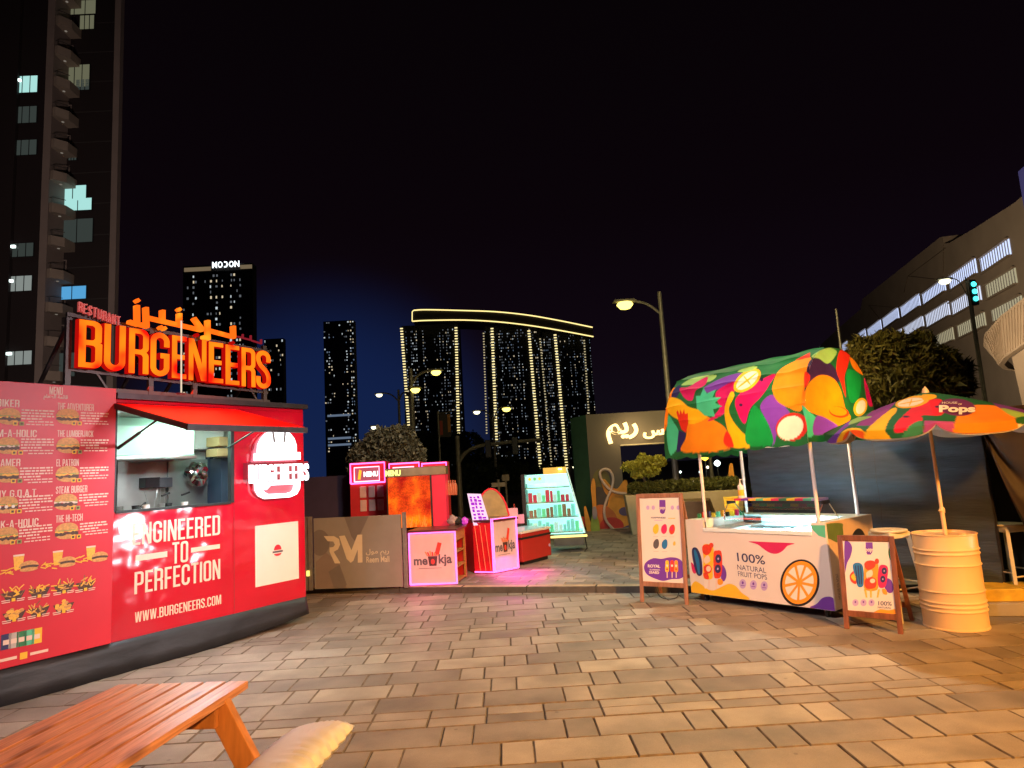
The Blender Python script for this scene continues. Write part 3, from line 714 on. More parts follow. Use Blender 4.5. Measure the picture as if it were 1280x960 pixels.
# ---- illuminated burger logo
def logo_poly(pts, y0, y1, mm, mb_): mb_.prism([TF.px(130+a/4.8, 480+b/4.8, 0) for a, b in pts], y0, y1, mm)
logo = thing('burger_logo_sign', 'glowing white hard-hat burger logo sign right of the serving window', 'lit logo', TF)
NW = M['neonwhite']; RIM = mat('logo_rim', (.55, .10, .14), .4)
dome = [(905, 420), (908, 370), (925, 330), (955, 298), (990, 282), (1045, 280), (1085, 298), (1112, 330), (1125, 370), (1126, 420)]
mb = MB(); logo_poly(dome, -.10, -.035, NW, mb); mb.obj('hard_hat', logo)
mb = MB(); logo_poly([(888, 418), (1145, 412), (1146, 455), (888, 462)], -.11, -.035, NW, mb); mb.obj('hat_brim', logo)
for pts in ([(975, 285), (986, 284), (996, 352), (985, 354)], [(1050, 284), (1061, 284), (1054, 352), (1043, 354)]):
    mb = MB(); logo_poly(pts, -.108, -.102, mat('logo_grey_line', (.18, .20, .23), .5), mb); mb.obj('hat_rib', logo)
outer = [(888, 594), (1152, 584), (1148, 630), (1130, 662), (1090, 680), (950, 690), (912, 672), (893, 640)]
inner = [(918, 612), (1126, 602), (1122, 630), (1108, 648), (1080, 657), (958, 662), (935, 650), (922, 632)]
for i in range(8):
    j = (i+1) % 8; mb = MB() if i == 0 else mb
    logo_poly([outer[i], outer[j], inner[j], inner[i]], -.09, -.035, NW, mb)
logo_poly([(925, 612), (975, 608), (948, 636)], -.09, -.035, NW, mb)
mb.obj('lower_bun', logo)
mb = MB(); logo_poly([(826, 476), (1190, 466), (1190, 566), (826, 574)], -.112, -.03, mat('logo_band', (.22, .012, .02), .4), mb); mb.obj('name_band', logo)
x0, z0 = TF.px(130+828/4.8, 480+570/4.8, 0); x1, z1 = TF.px(130+1190/4.8, 480+470/4.8, 0)
for i, ch in enumerate('BURGENEERS'):
    V, Fs, nz = poster_geo(ch, .02); wl = (x1-x0)/10; mb = MB()
    mb.add([(x0+wl*(i+.10)+a*wl*.78, -.128-c*.5, z1-.235+b*.215) for a, b, c in V], Fs, NW); mb.obj('letter', logo)
mb = MB()
for pts in (outer, [(880, 470), (888, 410), (900, 360), (925, 320), (960, 288), (1050, 275), (1100, 300), (1130, 350), (1150, 410), (1152, 470)]):
    logo_poly([(a-6, b+2) for a, b in pts], -.034, -.001, RIM, mb)
mb.obj('backing', logo)

# ---- things inside the truck
def inner(u, v, y): x, z = TF.px(u, v, y); return x, z
mb = MB(); FK = Frame(*TF.o[:2], TF.a)
x, z = inner(190, 603, 1.2)
o = MB().box(-.09, .09, -.02, .14, -.06, .06, M['black']).obj('wall_mounted_screen', None, Frame(*TF.W((x, 1.2, 0))[:2], TF.a, z))
tag(o, 'small dark screen on the steel wall inside the serving window', 'screen')
for i, uu in enumerate((203, 209.5)):
    x, z = inner(uu, 603, 1.2); o = MB().box(-.055, .055, -.03, .12, -.06, .06, mat('bin_grey', (.12, .14, .15), .4)).obj('utensil_bin', None, Frame(*TF.W((x, 1.21, 0))[:2], TF.a, z), bevel=.008)
    tag(o, ('dark grey utensil bin beside the small wall screen', 'rightmost dark grey utensil bin on the kitchen wall')[i], 'bin', 'utensil bins')
for i, (ua, va, ub, vb) in enumerate(((192, 637, 197, 610), (199, 637, 201, 610), (205, 630, 206, 610), (186, 632, 180, 612))):
    xa, za = inner(ua, va, 1.15); xb, zb = inner(ub, vb, 1.15); mb = MB(); mb.tube([TF.W((xa, 1.15, za)), TF.W((xb, 1.15, zb))], .006, M['steel']); 
    o = mb.obj('hanging_utensil'); tag(o, ['leftmost', 'second from left', 'third from left', 'bent'][i]+' thin steel utensil hanging below the grey wall bins', 'utensil', 'thin steel utensils hanging in the kitchen')
for i, (ua, va, ub, vb) in enumerate(((202, 620, 212, 616), (227, 619, 237, 615), (174, 636, 182, 628))):
    xa, za = inner(ua, va, .8); xb, zb = inner(ub, vb, .8); mb = MB(); mb.rail(TF.W((xa, .8, za)), TF.W((xb, .8, zb)), .03, .02, M['black'])
    tag(mb.obj('spatula_handle', bevel=.004), ('black handle sticking up left of the middle of the window', 'black handle sticking up below the foil bundle', 'black handle lying low at the left of the counter')[i], 'handle', 'black tool handles')
# crumpled foil bundle
x, z = inner(246, 592, 1.1); bm = bmesh.new(); bmesh.ops.create_icosphere(bm, subdivisions=3, radius=.14)
for v_ in bm.verts: v_.co *= 1+random.uniform(-.28, .28); v_.co.z *= 1.05; v_.co.y *= .5
me = bpy.data.meshes.new('foil_bundle'); bm.to_mesh(me); bm.free(); me.materials.append(mat('crumpled_foil', (.75, .82, .80), .15, 1.)); o = bpy.data.objects.new('foil_bundle', me); COL.objects.link(o); o.location = TF.W((x, 1.1, z))
tag(o, 'crumpled silver foil bundle hanging on the kitchen wall', 'foil')
x, z = inner(277, 560, .85)
for i, (w2, dz_, hh) in enumerate(((.13, -.11, .10), (.12, .02, .12))):
    o = MB().box(-w2, w2, -.1, .14, dz_, dz_+hh, mat('cardboard', (.50, .33, .16), .7, var=.1)).obj('cardboard_box', None, Frame(*TF.W((x, .85, 0))[:2], TF.a+.1*i, z), bevel=.003)
    tag(o, ('lower brown cardboard box stacked at the right of the kitchen', 'upper brown cardboard box stacked at the right of the kitchen')[i], 'box', 'cardboard boxes in the truck')
# sauce tubs on the counter
for i in range(7):
    s_x = -2.28+i*.13+random.uniform(-.02, .02); mb = MB(); mb.lathe([(.03, 0), (.038, .07), (.04, .075)], (M['white'], M['steel'], M['black'])[i % 3], (0, 0, 0), 14)
    o = mb.obj('counter_tub', None, Frame(*TF.W((s_x, .22+.04*(i % 2), 0))[:2], 0, 1.531), smooth=True)
    tag(o, ['leftmost', 'second', 'third', 'fourth', 'fifth', 'sixth', 'rightmost'][i]+' small round tub along the serving counter sill', 'tub', 'small tubs along the serving counter')
lamp('truck_interior_light', 'AREA', TF.W((-1.3, .38, 2.59)), TF.W((-1.1, .9, 0)), (.62, 1., .80), 30, .6)
lamp('flap_downlight', 'AREA', TF.W((-1.7, -.6, 2.42)), TF.W((-1.7, -.25, 0)), (.80, .92, 1.), 40, .3)
lamp('roof_sign_glow', 'AREA', TF.W((-1.6, -.35, 3.2)), TF.W((-1.6, -1.6, 1.6)), (1., .04, .015), 38, 1.4)

# ================================================================== ROOF SIGN
sign = thing('roof_sign', 'orange glowing restaurant name sign on the roof of the red trailer', 'lit sign', TF)
def letter_mat(name, inner_c, edge_c, st):
    m = bpy.data.materials.new(name); m.use_nodes = True; nt = m.node_tree; nt.nodes.clear(); N = nt.nodes.new
    o = N('ShaderNodeOutputMaterial'); e = N('ShaderNodeEmission'); tcn = N('ShaderNodeTexCoord'); nz = N('ShaderNodeTexNoise')
    nz.inputs['Scale'].default_value = 3.2; nz.inputs['Detail'].default_value = 1.5; r = N('ShaderNodeValToRGB')
    r.color_ramp.elements[0].position = .36; r.color_ramp.elements[0].color = (*edge_c, 1); r.color_ramp.elements[1].position = .66; r.color_ramp.elements[1].color = (*inner_c, 1)
    q = r.color_ramp.elements.new(.48); q.color = (1., .13, .006, 1)
    nt.links.new(tcn.outputs['Object'], nz.inputs['Vector']); nt.links.new(nz.outputs[0], r.inputs[0]); nt.links.new(r.outputs[0], e.inputs[0]); e.inputs[1].default_value = st
    nt.links.new(e.outputs[0], o.inputs[0]); return m
LM = letter_mat('orange_led_letter', (1., .20, .006), (1., .008, .003), 1.6)
LY = letter_mat('amber_led_letter', (1., .40, .02), (1., .12, .006), 1.5)
LR = emi('red_led_return', (.85, .006, .004), .55)
# main name, letter by letter; slots read along the sign plane
slots = [(95, 126), (127, 155), (158, 184), (185, 210), (212, 231), (233, 256), (258, 277), (279, 297), (299, 317), (317, 336)]
def top_z(s): return 3.475-(s+2.74)/(2.74-.52)*.07
def bot_z(s): return 2.99-(s+2.74)/(2.74-.52)*.07
for ch, (ua, ub) in zip('BURGENEERS', slots):
    a = TF.px(ua, 440, 0)[0]; b = TF.px(ub, 440, 0)[0]
    V, Fs, nz = poster_geo(ch, .03, .010)
    z0, z1 = bot_z((a+b)/2), top_z((a+b)/2)
    mb = MB(); P = [(a+p[0]*(b-a), -p[2]*1.0, z0+p[1]*(z1-z0)) for p in V]
    fr = [f for f, n_ in zip(Fs, nz) if abs(n_) > .98 and V[f[0]][2] > 0]; sd = [f for f, n_ in zip(Fs, nz) if not (abs(n_) > .98 and V[f[0]][2] > 0)]
    mb.add(P, fr, LM); mb.add(P, sd, LR)
    mb.obj('letter', sign)
def plane_stroke(mb_, a, b, wpx, mm, y0=-.045, y1=.03):
    (xa, za), (xb, zb) = TF.px(*a, 0), TF.px(*b, 0); wd = wpx*.0095
    d = np.array([xb-xa, zb-za]); L = np.linalg.norm(d); d /= L; n_ = np.array([-d[1], d[0]])*wd/2; e_ = d*wd*.45
    p, q = np.array([xa, za])-e_, np.array([xb, zb])+e_
    mb_.prism([p-n_, q-n_, q+n_, p+n_], y0, y1, mm)
ar = [[((170.3, 384), (170.6, 405.5)), ((161.5, 403), (170.6, 405.7))],
      [((181.4, 386.5), (182.2, 408)), ((175.5, 406.3), (182.2, 408.2))],
      [((184, 397.6), (250.5, 412.8)), ((202, 390), (202, 400)), ((222.9, 394), (222.9, 405)), ((241.5, 399.5), (250.5, 411.5))],
      [((258.6, 402.5), (258.8, 423)), ((253.5, 422), (258.8, 423.6))],
      [((260.5, 413.4), (291, 421.4)), ((290.4, 409.5), (290.8, 420))]]
for st in ar:
    mb = MB()
    for i, (a, b) in enumerate(st): plane_stroke(mb, a, b, 3.7, LY, -.046-.003*i, .03-.002*i)
    mb.obj('arabic_letter', sign)
for (u, v), mm in (((170.5, 376.3), LY), ((199.7, 409.8), LY), ((204.0, 411.0), LY), ((222.6, 387.4), LY), ((244.6, 419.3), LR), ((289, 429), LR)):
    x, z = TF.px(u, v, 0); r = .024; mb = MB(); mb.prism([(x, z-r), (x+r, z), (x, z+r), (x-r, z)], -.045, .03, mm); mb.obj('dot', sign)
dim = emi('dim_red_letter', (.55, .03, .05), .45)
mb = MB()
for a, b in (((297, 421), (303, 422.5)), ((303, 422.5), (303, 418.5)), ((305, 423), (313, 425)), ((313, 425), (313, 420)), ((315, 426), (326, 429.5)), ((326, 429.5), (326, 425))): plane_stroke(mb, a, b, 1.5, dim, -.02, .01)
mb.obj('small_arabic_word', sign)
a = TF.px(97, 380, 0); b = TF.px(151, 380, 0)
resto = mat('unlit_sign_letter', (.55, .12, .10), .5, emit=(.55, .08, .07), es=.5)  # faint red glow put into the letter material
for i, ch in enumerate('RESTURANT'):
    V, Fs, nz = poster_geo(ch, .03); wl = (b[0]-a[0])/9; x = a[0]+wl*i; mb = MB(); zz = 3.548-.0105*i
    mb.add([(x+.08*wl+p[0]*wl*.8, -p[2]*.5, zz+p[1]*.10) for p in V], Fs, resto); mb.obj('small_letter', sign)
# frame of the sign
DM = mat('sign_frame_steel', (.10, .085, .08), .5, .5)
mb = MB()
mb.rail((-2.80, .10, 2.80), (-.45, .10, 2.78), .04, .05, DM); mb.rail((-2.78, .10, 3.53), (-.45, .10, 3.43), .04, .04, DM); mb.rail((-2.76, .10, 2.98), (-.47, .10, 2.90), .03, .03, DM)
for x in (-2.76, -1.95, -1.45, -.52): mb.rail((x, .10, 2.76), (x, .10, 3.50), .05, .05, DM); mb.rail((x, .10, 3.45), (x-.0, .85, 2.765), .03, .03, DM)
for x in (-2.5, -.75): mb.rail((x, .10, 2.98), (x+.12, .10, 2.80), .02, .02, DM)
mb.obj('sign_frame', sign)
xa, za = TF.px(229.9, 400, -.25); xb, zb = TF.px(229.9, 487, -.25)
mb = MB(); mb.tube([(xa, -.2, za), (xb, -.2, 2.765)], .008, emi('lit_pole', (1., .78, .55), .9), 6); mb.lathe([(.05, 0), (.05, .01)], DM, (xb, -.2, 2.765), 10)
mb.tube([(xa, -.2, za), (xa+.05, -.15, za+.01)], .006, DM, 6)
o = mb.obj('thin_light_pole', None, TF); tag(o, 'thin pale upright pole standing in front of the orange sign letters', 'pole')

# ================================================================== PICNIC TABLE + CUSHION
tip = G(312.6, 850.5, .75); ta = math.atan2(.983, .168)+R_(3)
PT = Frame(tip[0], tip[1], ta-math.pi/2)     # local y away from camera, x to the right; top spans x -.73..0, y -1.9..0
pt = thing('picnic_table', 'reddish wooden picnic table cut by the bottom left corner', 'picnic table', PT)
WD = []
for i in range(3):
    m_ = bpy.data.materials.new('table_wood'); m_.use_nodes = True; nt = m_.node_tree; b_ = nt.nodes['Principled BSDF']; N = nt.nodes.new
    tcn = N('ShaderNodeTexCoord'); mp = N('ShaderNodeMapping'); mp.inputs['Scale'].default_value = (9, .55, 9); mp.inputs['Location'].default_value = (i*3.1, i*1.7, 0)
    wv = N('ShaderNodeTexNoise'); wv.inputs['Scale'].default_value = 5; wv.inputs['Detail'].default_value = 8; wv.inputs['Distortion'].default_value = 1.2
    r = N('ShaderNodeValToRGB'); r.color_ramp.elements[0].position = .3; r.color_ramp.elements[0].color = (.42, .19, .10, 1); r.color_ramp.elements[1].position = .7; r.color_ramp.elements[1].color = (.80, .44, .27, 1)
    nt.links.new(tcn.outputs['Object'], mp.inputs[0]); nt.links.new(mp.outputs[0], wv.inputs['Vector']); nt.links.new(wv.outputs[0], r.inputs[0])
    # knots
    mp2 = N('ShaderNodeMapping'); mp2.inputs['Scale'].default_value = (7.5, 2.6, 7.5); mp2.inputs['Location'].default_value = (i*2.2+.3, i*5.1, 1.0); vo = N('ShaderNodeTexVoronoi'); vo.inputs['Scale'].default_value = 1.0
    nt.links.new(tcn.outputs['Object'], mp2.inputs[0]); nt.links.new(mp2.outputs[0], vo.inputs['Vector'])
    kr = N('ShaderNodeValToRGB'); kr.color_ramp.elements[0].position = .10; kr.color_ramp.elements[0].color = (.28, .22, .2, 1); kr.color_ramp.elements[1].position = .26; kr.color_ramp.elements[1].color = (1, 1, 1, 1)
    nt.links.new(vo.outputs['Distance'], kr.inputs[0])
    mm = N('ShaderNodeMix'); mm.data_type = 'RGBA'; mm.blend_type = 'MULTIPLY'; mm.inputs['Factor'].default_value = .75
    nt.links.new(r.outputs[0], mm.inputs[6]); nt.links.new(kr.outputs[0], mm.inputs[7]); nt.links.new(mm.outputs[2], b_.inputs['Base Color'])
    b_.inputs['Roughness'].default_value = .38; b_.inputs['Coat Weight'].default_value = .25; b_.inputs['Coat Roughness'].default_value = .3
    bp = N('ShaderNodeBump'); bp.inputs['Strength'].default_value = .15; bp.inputs['Distance'].default_value = .004; nt.links.new(wv.outputs[0], bp.inputs['Height']); nt.links.new(bp.outputs[0], b_.inputs['Normal'])
    WD.append(m_)
for i in range(6):
    mb = MB(); x0 = -.735+i*.1225; mb.box(x0+.008, x0+.1225-.008, -1.95, random.uniform(-.004, 0), .712, .75+random.uniform(-.0008, .0008), WD[i % 3]); mb.obj('plank', pt, bevel=.004)
LEGW = mat('leg_wood', (.52, .24, .10), .45, var=.25, scale=4, bump=.1, bscale=20, stretch=(5, 5, .8))
for yy in (-.18, -1.55):
    mb = MB(); mb.box(-.70, -.035, yy-.09, yy-.005-.05, .612, .711, LEGW); mb.obj('cross_beam', pt, bevel=.004)
    for s_ in (-1, 1):
        mb = MB(); xc = -.3675; p = (xc+s_*.31, yy-.025, .705); q = (xc+s_*.70, yy-.025, .02)
        mb.rail(p, q, .05, .11, LEGW, up=(1, 0, 0)); mb.obj('leg', pt, bevel=.004)
    mb = MB(); mb.box(-.3675-.72, -.3675+.72, yy+.003, yy+.045, .30, .379, WD[2]); mb.obj('bench_support', pt, bevel=.004)
for x0 in (-.3675-.72, -.3675+.46):
    for k in (0, 1):
        mb = MB(); mb.box(x0+k*.135, x0+k*.135+.125, -1.95, -.30, .380, .412, WD[(k+1) % 3]); mb.obj('bench_plank', pt, bevel=.004)
for a, b in ((-.05, -.33), (-.09, -.33)):
    mb = MB(); mb.lathe([(.009, 0), (.009, .006)], M['dark_metal'], (0, 0, 0), 10)
    o = mb.obj('bolt', pt); o.location = (-.17+a, -.305, .66); o.rotation_euler = (R_(90), 0, 0)
# cushion resting on the right bench, gathered edge facing right
cush_m = mat('cushion_cloth', (.60, .66, .80), .5, var=.06, scale=3, bump=.1, bscale=20)
V = []; Fs = []; nu, nv = 40, 48
cc = G(415, 985, .52)
for j in range(nv+1):
    for i in range(nu+1):
        a = i/nu*2-1; b = j/nv*2-1
        ru = (1-abs(a)**3.2); rv = (1-abs(b)**3.2)
        hgt = .085*max(ru*rv, 0)**.42
        edge = max(abs(a), abs(b))
        pl = .007*math.sin(b*38+1.8*math.sin(b*7)+a*1.5)*(max(a, 0)**1.3)+.006*math.sin(a*33)*(abs(b)**3)
        xx = a*.20*(1-.05*b*b)+.006*math.sin(b*31); yy = b*.30*(1-.06*a*a)
        V.append((xx, yy, hgt+pl*(.3+ru*rv)))
n1 = len(V)
V += [(x, y, -.4*z) for x, y, z in V]
for j in range(nv):
    for i in range(nu):
        q = j*(nu+1)+i; Fs.append((q, q+1, q+nu+2, q+nu+1)); Fs.append((n1+q, n1+q+nu+1, n1+q+nu+2, n1+q+1))
mb = MB(); mb.add(V, Fs, cush_m)
cl = PT.W((.36, -.36, .46)) 
CUF = Frame(cl[0], cl[1], ta-math.pi/2-.35, .47)
o = mb.obj('seat_cushion', None, CUF, smooth=True); o.rotation_euler = (R_(14), R_(-12), CUF.a)
tag(o, 'pale pleated seat cushion on the bench right of the wooden table', 'cushion')

# ================================================================== ICE POP CART
CF = Frame(3.353, 7.05, R_(-52.1))
cart = thing('ice_pop_cart', 'pale fruit pop freezer cart with orange slice wheel print and fabric canopy', 'ice cream cart', CF)
def Cq(a, b): return CF.px(830+a/5.565, 640+b/5.565, 0.)
PA = M['pale']; W_ = 1.12
mb = MB()
mb.prism([(-1.80, .10), (0, .10), (0, 1.0), (-.155, 1.0), (-.155, .862), (-1.53, .862), (-1.53, 1.0), (-1.80, 1.0)], 0, .03, PA)
mb.obj('front_panel', cart)
tan = mat('cart_side_panel', (.56, .40, .24), .45, var=.05)
mb = MB()
mb.add([(-.002, .03, .1), (-.002, W_, .1), (-.002, W_, 1.0), (-.002, .03, 1.0), (-.03, .03, .1), (-.03, W_, .1), (-.03, W_, 1.0), (-.03, .03, 1.0)],
       [(0, 1, 2, 3), (7, 6, 5, 4), (0, 4, 5, 1), (3, 2, 6, 7), (0, 3, 7, 4), (1, 5, 6, 2)], tan)
mb.obj('side_panel', cart)
mb = MB(); mb.box(-1.80, -1.77, .03, W_, .1, 1.0, tan); mb.obj('side_panel', cart)
mb = MB(); mb.box(-1.77, -.03, W_-.03, W_, .1, 1.0, PA); mb.obj('back_panel', cart)
mb = MB(); mb.box(-1.77, -.03, .03, W_-.03, .1, .14, M['dark_metal']); mb.obj('floor_panel', cart)
# deck around the tub
deck = mat('cart_deck_plastic', (.72, .86, .86), .3, var=.02)
mb = MB(); mb.box(-1.77, -1.53, .031, W_-.031, .975, 1.003, deck); mb.box(-.155, -.031, .031, W_-.031, .975, 1.003, deck); mb.box(-1.53, -.155, .86, W_-.031, .975, 1.003, deck)
mb.obj('top_deck', cart, bevel=.004)
# white tub with rim
tub = mat('tub_plastic', (.76, .84, .85), .25, var=.02)
mb = MB()
mb.box(-1.53, -.155, -.012, .045, .862, .905, tub); mb.box(-1.53, -1.25, .046, .80, .88, .90, tub)
mb.box(-1.25, -.155, .046, .075, .62, .90, tub); mb.box(-1.25, -1.22, .075, .83, .62, .9, tub); mb.box(-.185, -.155, .075, .83, .62, .9, tub); mb.box(-1.25, -.155, .83, .86, .62, 1.0, tub)
mb.box(-1.22, -.185, .075, .83, .60, .62, tub)
mb.box(-1.53, -1.51, .046, .86, .9, 1.0, tub)
mb.obj('freezer_tub', cart, bevel=.006)
mb = MB(); mb.box(-1.22, -.62, .50, .82, .868, .874, glass('sliding_glass', (.85, .97, 1.), .0, .1)); mb.box(-.64, -.62, .09, .82, .875, .89, M['chrome']); mb.box(-1.22, -.185, .49, .51, .875, .885, M['chrome']); mb.obj('glass_lid', cart)
mb = MB(); mb.box(-1.20, -.20, .80, .825, .83, .85, emi('tub_led', (.62, .95, 1.), 30)); mb.obj('tub_light', cart)
lamp('tub_led_light', 'AREA', CF.W((-.72, .16, .84)), CF.W((-.72, .9, .72)), (.55, .93, 1.), 26, .25)
# sneeze guard
for x in (-1.27, -.09):
    mb = MB(); mb.tube([(x, .07, 1.0), (x, .09, 1.10), (x, .20, 1.21)], .007, M['chrome'], 6); mb.tube([(x, .30, 1.21), (x, .52, 1.0)], .007, M['chrome'], 6)
    mb.box(x-.012, x+.012, .17, .33, 1.185, 1.225, M['black'])
    mb.obj('guard_frame', cart)
mb = MB(); cols = [M['yellow'], M['magenta'], M['purple'], M['cheese'], M['mint'], M['yellow'], M['magenta'], M['green'], M['yellow'], M['magenta'], M['mint'], M['lilac']]
xs = np.linspace(-1.26, -.10, 13)
for i in range(12): mb.box(xs[i], xs[i+1], .15, .34, 1.226, 1.250, cols[i])
mb.obj('guard_shelf', cart)
mb = MB()
prof = [(.055, .915), (.05, .98), (.07, 1.06), (.12, 1.14), (.19, 1.19)]
V = [(x, a, b) for x in (-1.26, -.10) for a, b in prof]; mb.add(V, [(i, i+5, i+6, i+1) for i in range(4)], M['glass']); mb.obj('guard_glass', cart, smooth=True)
# canopy poles
for x, yv, nm in ((-1.51, .03, 1.95), (-.08, .03, 1.95), (-.08, .95, 1.95), (-1.51, .95, 1.95)):
    mb = MB(); mb.tube([(x, yv, .98), (x, yv, nm+.02)], .020, M['pole_pink'], 12); mb.obj('canopy_pole', cart, smooth=True)
# casters
for x, yv in ((-1.66, .12), (-.14, .12), (-.14, 1.0), (-1.66, 1.0)):
    mb = MB(); mb.box(-.018, .018, -.02, .02, .075, .10, M['chrome']); cs = mb.obj('caster', cart); cs.location = (x, yv, 0)
    for s_ in (-.02, .02):
        mb = MB(); mb.rail((s_, 0, .085), (s_, 0, .04), .004, .03, M['chrome']); mb.obj('fork', cs)
    mb = MB(); mb.lathe([(.015, -.012), (.042, -.014), (.045, 0), (.042, .014), (.015, .012)], M['rubber'], (0, 0, 0), 20)
    wl = mb.obj('wheel', cs); wl.location = (0, 0, .045); wl.rotation_euler = (0, R_(90), 0)
# ---- prints on the front
def cprint(pts, mm, lay=1, smooth=True):
    P = [Cq(*p) for p in pts]
    if smooth: P = smooth_closed(P, 5)
    P = [(min(max(x, -1.798), -.001), max(z, .102)) for x, z in P]
    mbp.add([(x, -.0006*lay, z) for x, z in P], [tuple(range(len(P)))] if True else [], mm)
def tri_fill(me):
    bm = bmesh.new(); bm.from_mesh(me); bmesh.ops.triangulate(bm, faces=bm.faces[:]); bm.to_mesh(me); bm.free()
mbp = MB()
cprint([(188, 520), (215, 482), (255, 500), (300, 535), (345, 545), (400, 520), (450, 500), (495, 512), (540, 560), (590, 610), (400, 590), (250, 575), (186, 562)], M['yellow'], 1)
cprint([(185, 90), (215, 110), (240, 160), (262, 185), (250, 120), (225, 85)], mat('print_tan', (.40, .22, .11), .5), 1) if False else None
cprint([(1015, 665), (1060, 640), (1100, 600), (1145, 588), (1178, 600), (1192, 640), (1192, 692), (1100, 680)], M['purple'], 1)
cprint([(590, 205), (650, 225), (700, 262), (740, 286), (785, 290), (825, 270), (860, 235), (905, 218), (750, 210)], M['magenta'], 1)
cprint([(1018, 92), (1040, 130), (1075, 165), (1125, 182), (1125, 92)], M['mint'], 1, False)
# wheel
cprint(ell(945, 493, 136, 165, 12, 40), M['black'], 1, False); cprint(ell(945, 491, 120, 150, 12, 40), M['orange'], 2, False)
for i in range(9):
    a0 = 2*math.pi*(i+.12)/9; a1 = 2*math.pi*(i+.88)/9
    def el(a, k): x, y_ = 106*k*math.cos(a), 132*k*math.sin(a); c, s = math.cos(R_(12)), math.sin(R_(12)); return (942+x*c-y_*s, 491+x*s+y_*c)
    cprint([el((a0+a1)/2, .2)]+[el(a0+(a1-a0)*q/4, .93) for q in range(5)], M['whiteprint'], 3, False)
# pops
cprint([(195, 262), (215, 245), (240, 265), (262, 330), (268, 420), (250, 445), (225, 425), (200, 330)], M['navy'], 2)
cprint([(208, 270), (222, 268), (246, 340), (250, 425), (238, 420), (215, 320)], M['blue'], 3)
cprint([(188, 350), (215, 380), (222, 425), (200, 418)], M['magenta'], 1)
cprint([(400, 370), (425, 390), (435, 440), (420, 480), (398, 470)], M['purple'], 1)
cprint([(268, 240), (300, 222), (340, 240), (345, 300), (340, 400), (335, 462), (290, 468), (272, 440), (275, 330)], M['yellow'], 2)
cprint([(268, 240), (300, 225), (332, 245), (325, 280), (300, 300), (272, 285)], M['redprint'], 3)
cprint([(278, 330), (305, 300), (322, 330), (318, 345), (290, 360)], M['cream_print'], 3)
cprint([(278, 380), (310, 365), (332, 390), (325, 420), (300, 430), (282, 420)], M['redprint'], 4); cprint(ell(310, 395, 16, 20), M['cream_print'], 5, False)
cprint([(275, 425), (305, 430), (312, 465), (285, 462)], M['redprint'], 4)
cprint(ell(330, 232, 16, 18), M['redprint'], 5, False)
cprint([(345, 290), (370, 268), (400, 280), (405, 380), (395, 450), (365, 462), (348, 440)], M['redprint'], 2)
for a, b in ((378, 325), (375, 395)): cprint(ell(a, b, 21, 30), M['navy'], 3, False); cprint(ell(a, b, 6, 8), M['lilac'], 4, False)
for a, b in ((312, 340), (362, 340)): cprint([(a-4, 465), (a+8, 465), (a+6, 530), (a-2, 530)], M['cream_print'], 2, False)
cprint([(280, 470), (305, 475), (300, 520), (283, 530)], M['whiteprint'], 2); cprint([(375, 468), (400, 465), (412, 490), (395, 508), (375, 500)], M['orange'], 3)
def cptext(st, a0, a1, b0, b1, mm, bold=.01, skew=0.):
    x0, z0 = Cq(a0, b1); x1, z1 = Cq(a1, b1+(a1-a0)*.13); zt = Cq(a0, b0)[1]
    mbp.text(st, x0, x1, z0, zt, -.0012, mm, bold, skew=z1-z0)
cptext('100%', 512, 705, 282, 342, M['navy'], .01); cptext('NATURAL', 512, 712, 365, 400, M['navy'], 0.); cptext('FRUIT POPS', 517, 718, 412, 446, M['navy'], 0.)
for a, b in ((548, 500), (622, 507), (697, 515)):
    cprint(ell(a, b, 24, 33), M['lilac'], 1, False); cprint(ell(a, b-8, 7, 10), M['purple'], 2, False); cprint([(a-14, b+9), (a+14, b+11), (a+14, b+15), (a-14, b+13)], M['purple'], 2, False)
o = mbp.obj('front_print', cart); tri_fill(o.data)
# side prints
mbp = MB()
def sprint(pts, mm, lay, smooth=True):
    P = [CF.pxx(980+a/8, 560+b/8, 0.) for a, b in pts]
    if smooth: P = smooth_closed(P, 5)
    P = [(max(a, .001), min(b, .999)) for a, b in P]
    mbp.add([(-.002+.0008*lay, a, b) for a, b in P], [tuple(range(len(P)))], mm)
sprint([(405, 770), (575, 752), (590, 800), (590, 900), (540, 945), (470, 915), (410, 880)], mat('print_olive', (.10, .16, .04), .5), 1)
sprint([(690, 900), (700, 840), (745, 803), (790, 830), (808, 900)], M['black'], 1)
o = mbp.obj('side_print', cart); tri_fill(o.data)
mbp = MB(); 
V, Fs, nz = text_geo('HOUSE OF POPS', .0)
mbp.add([(.0005, .10+b*.05, .20+a*.26) for a, b, c in V], Fs, M['greyprint']); mbp.obj('side_lettering', cart)

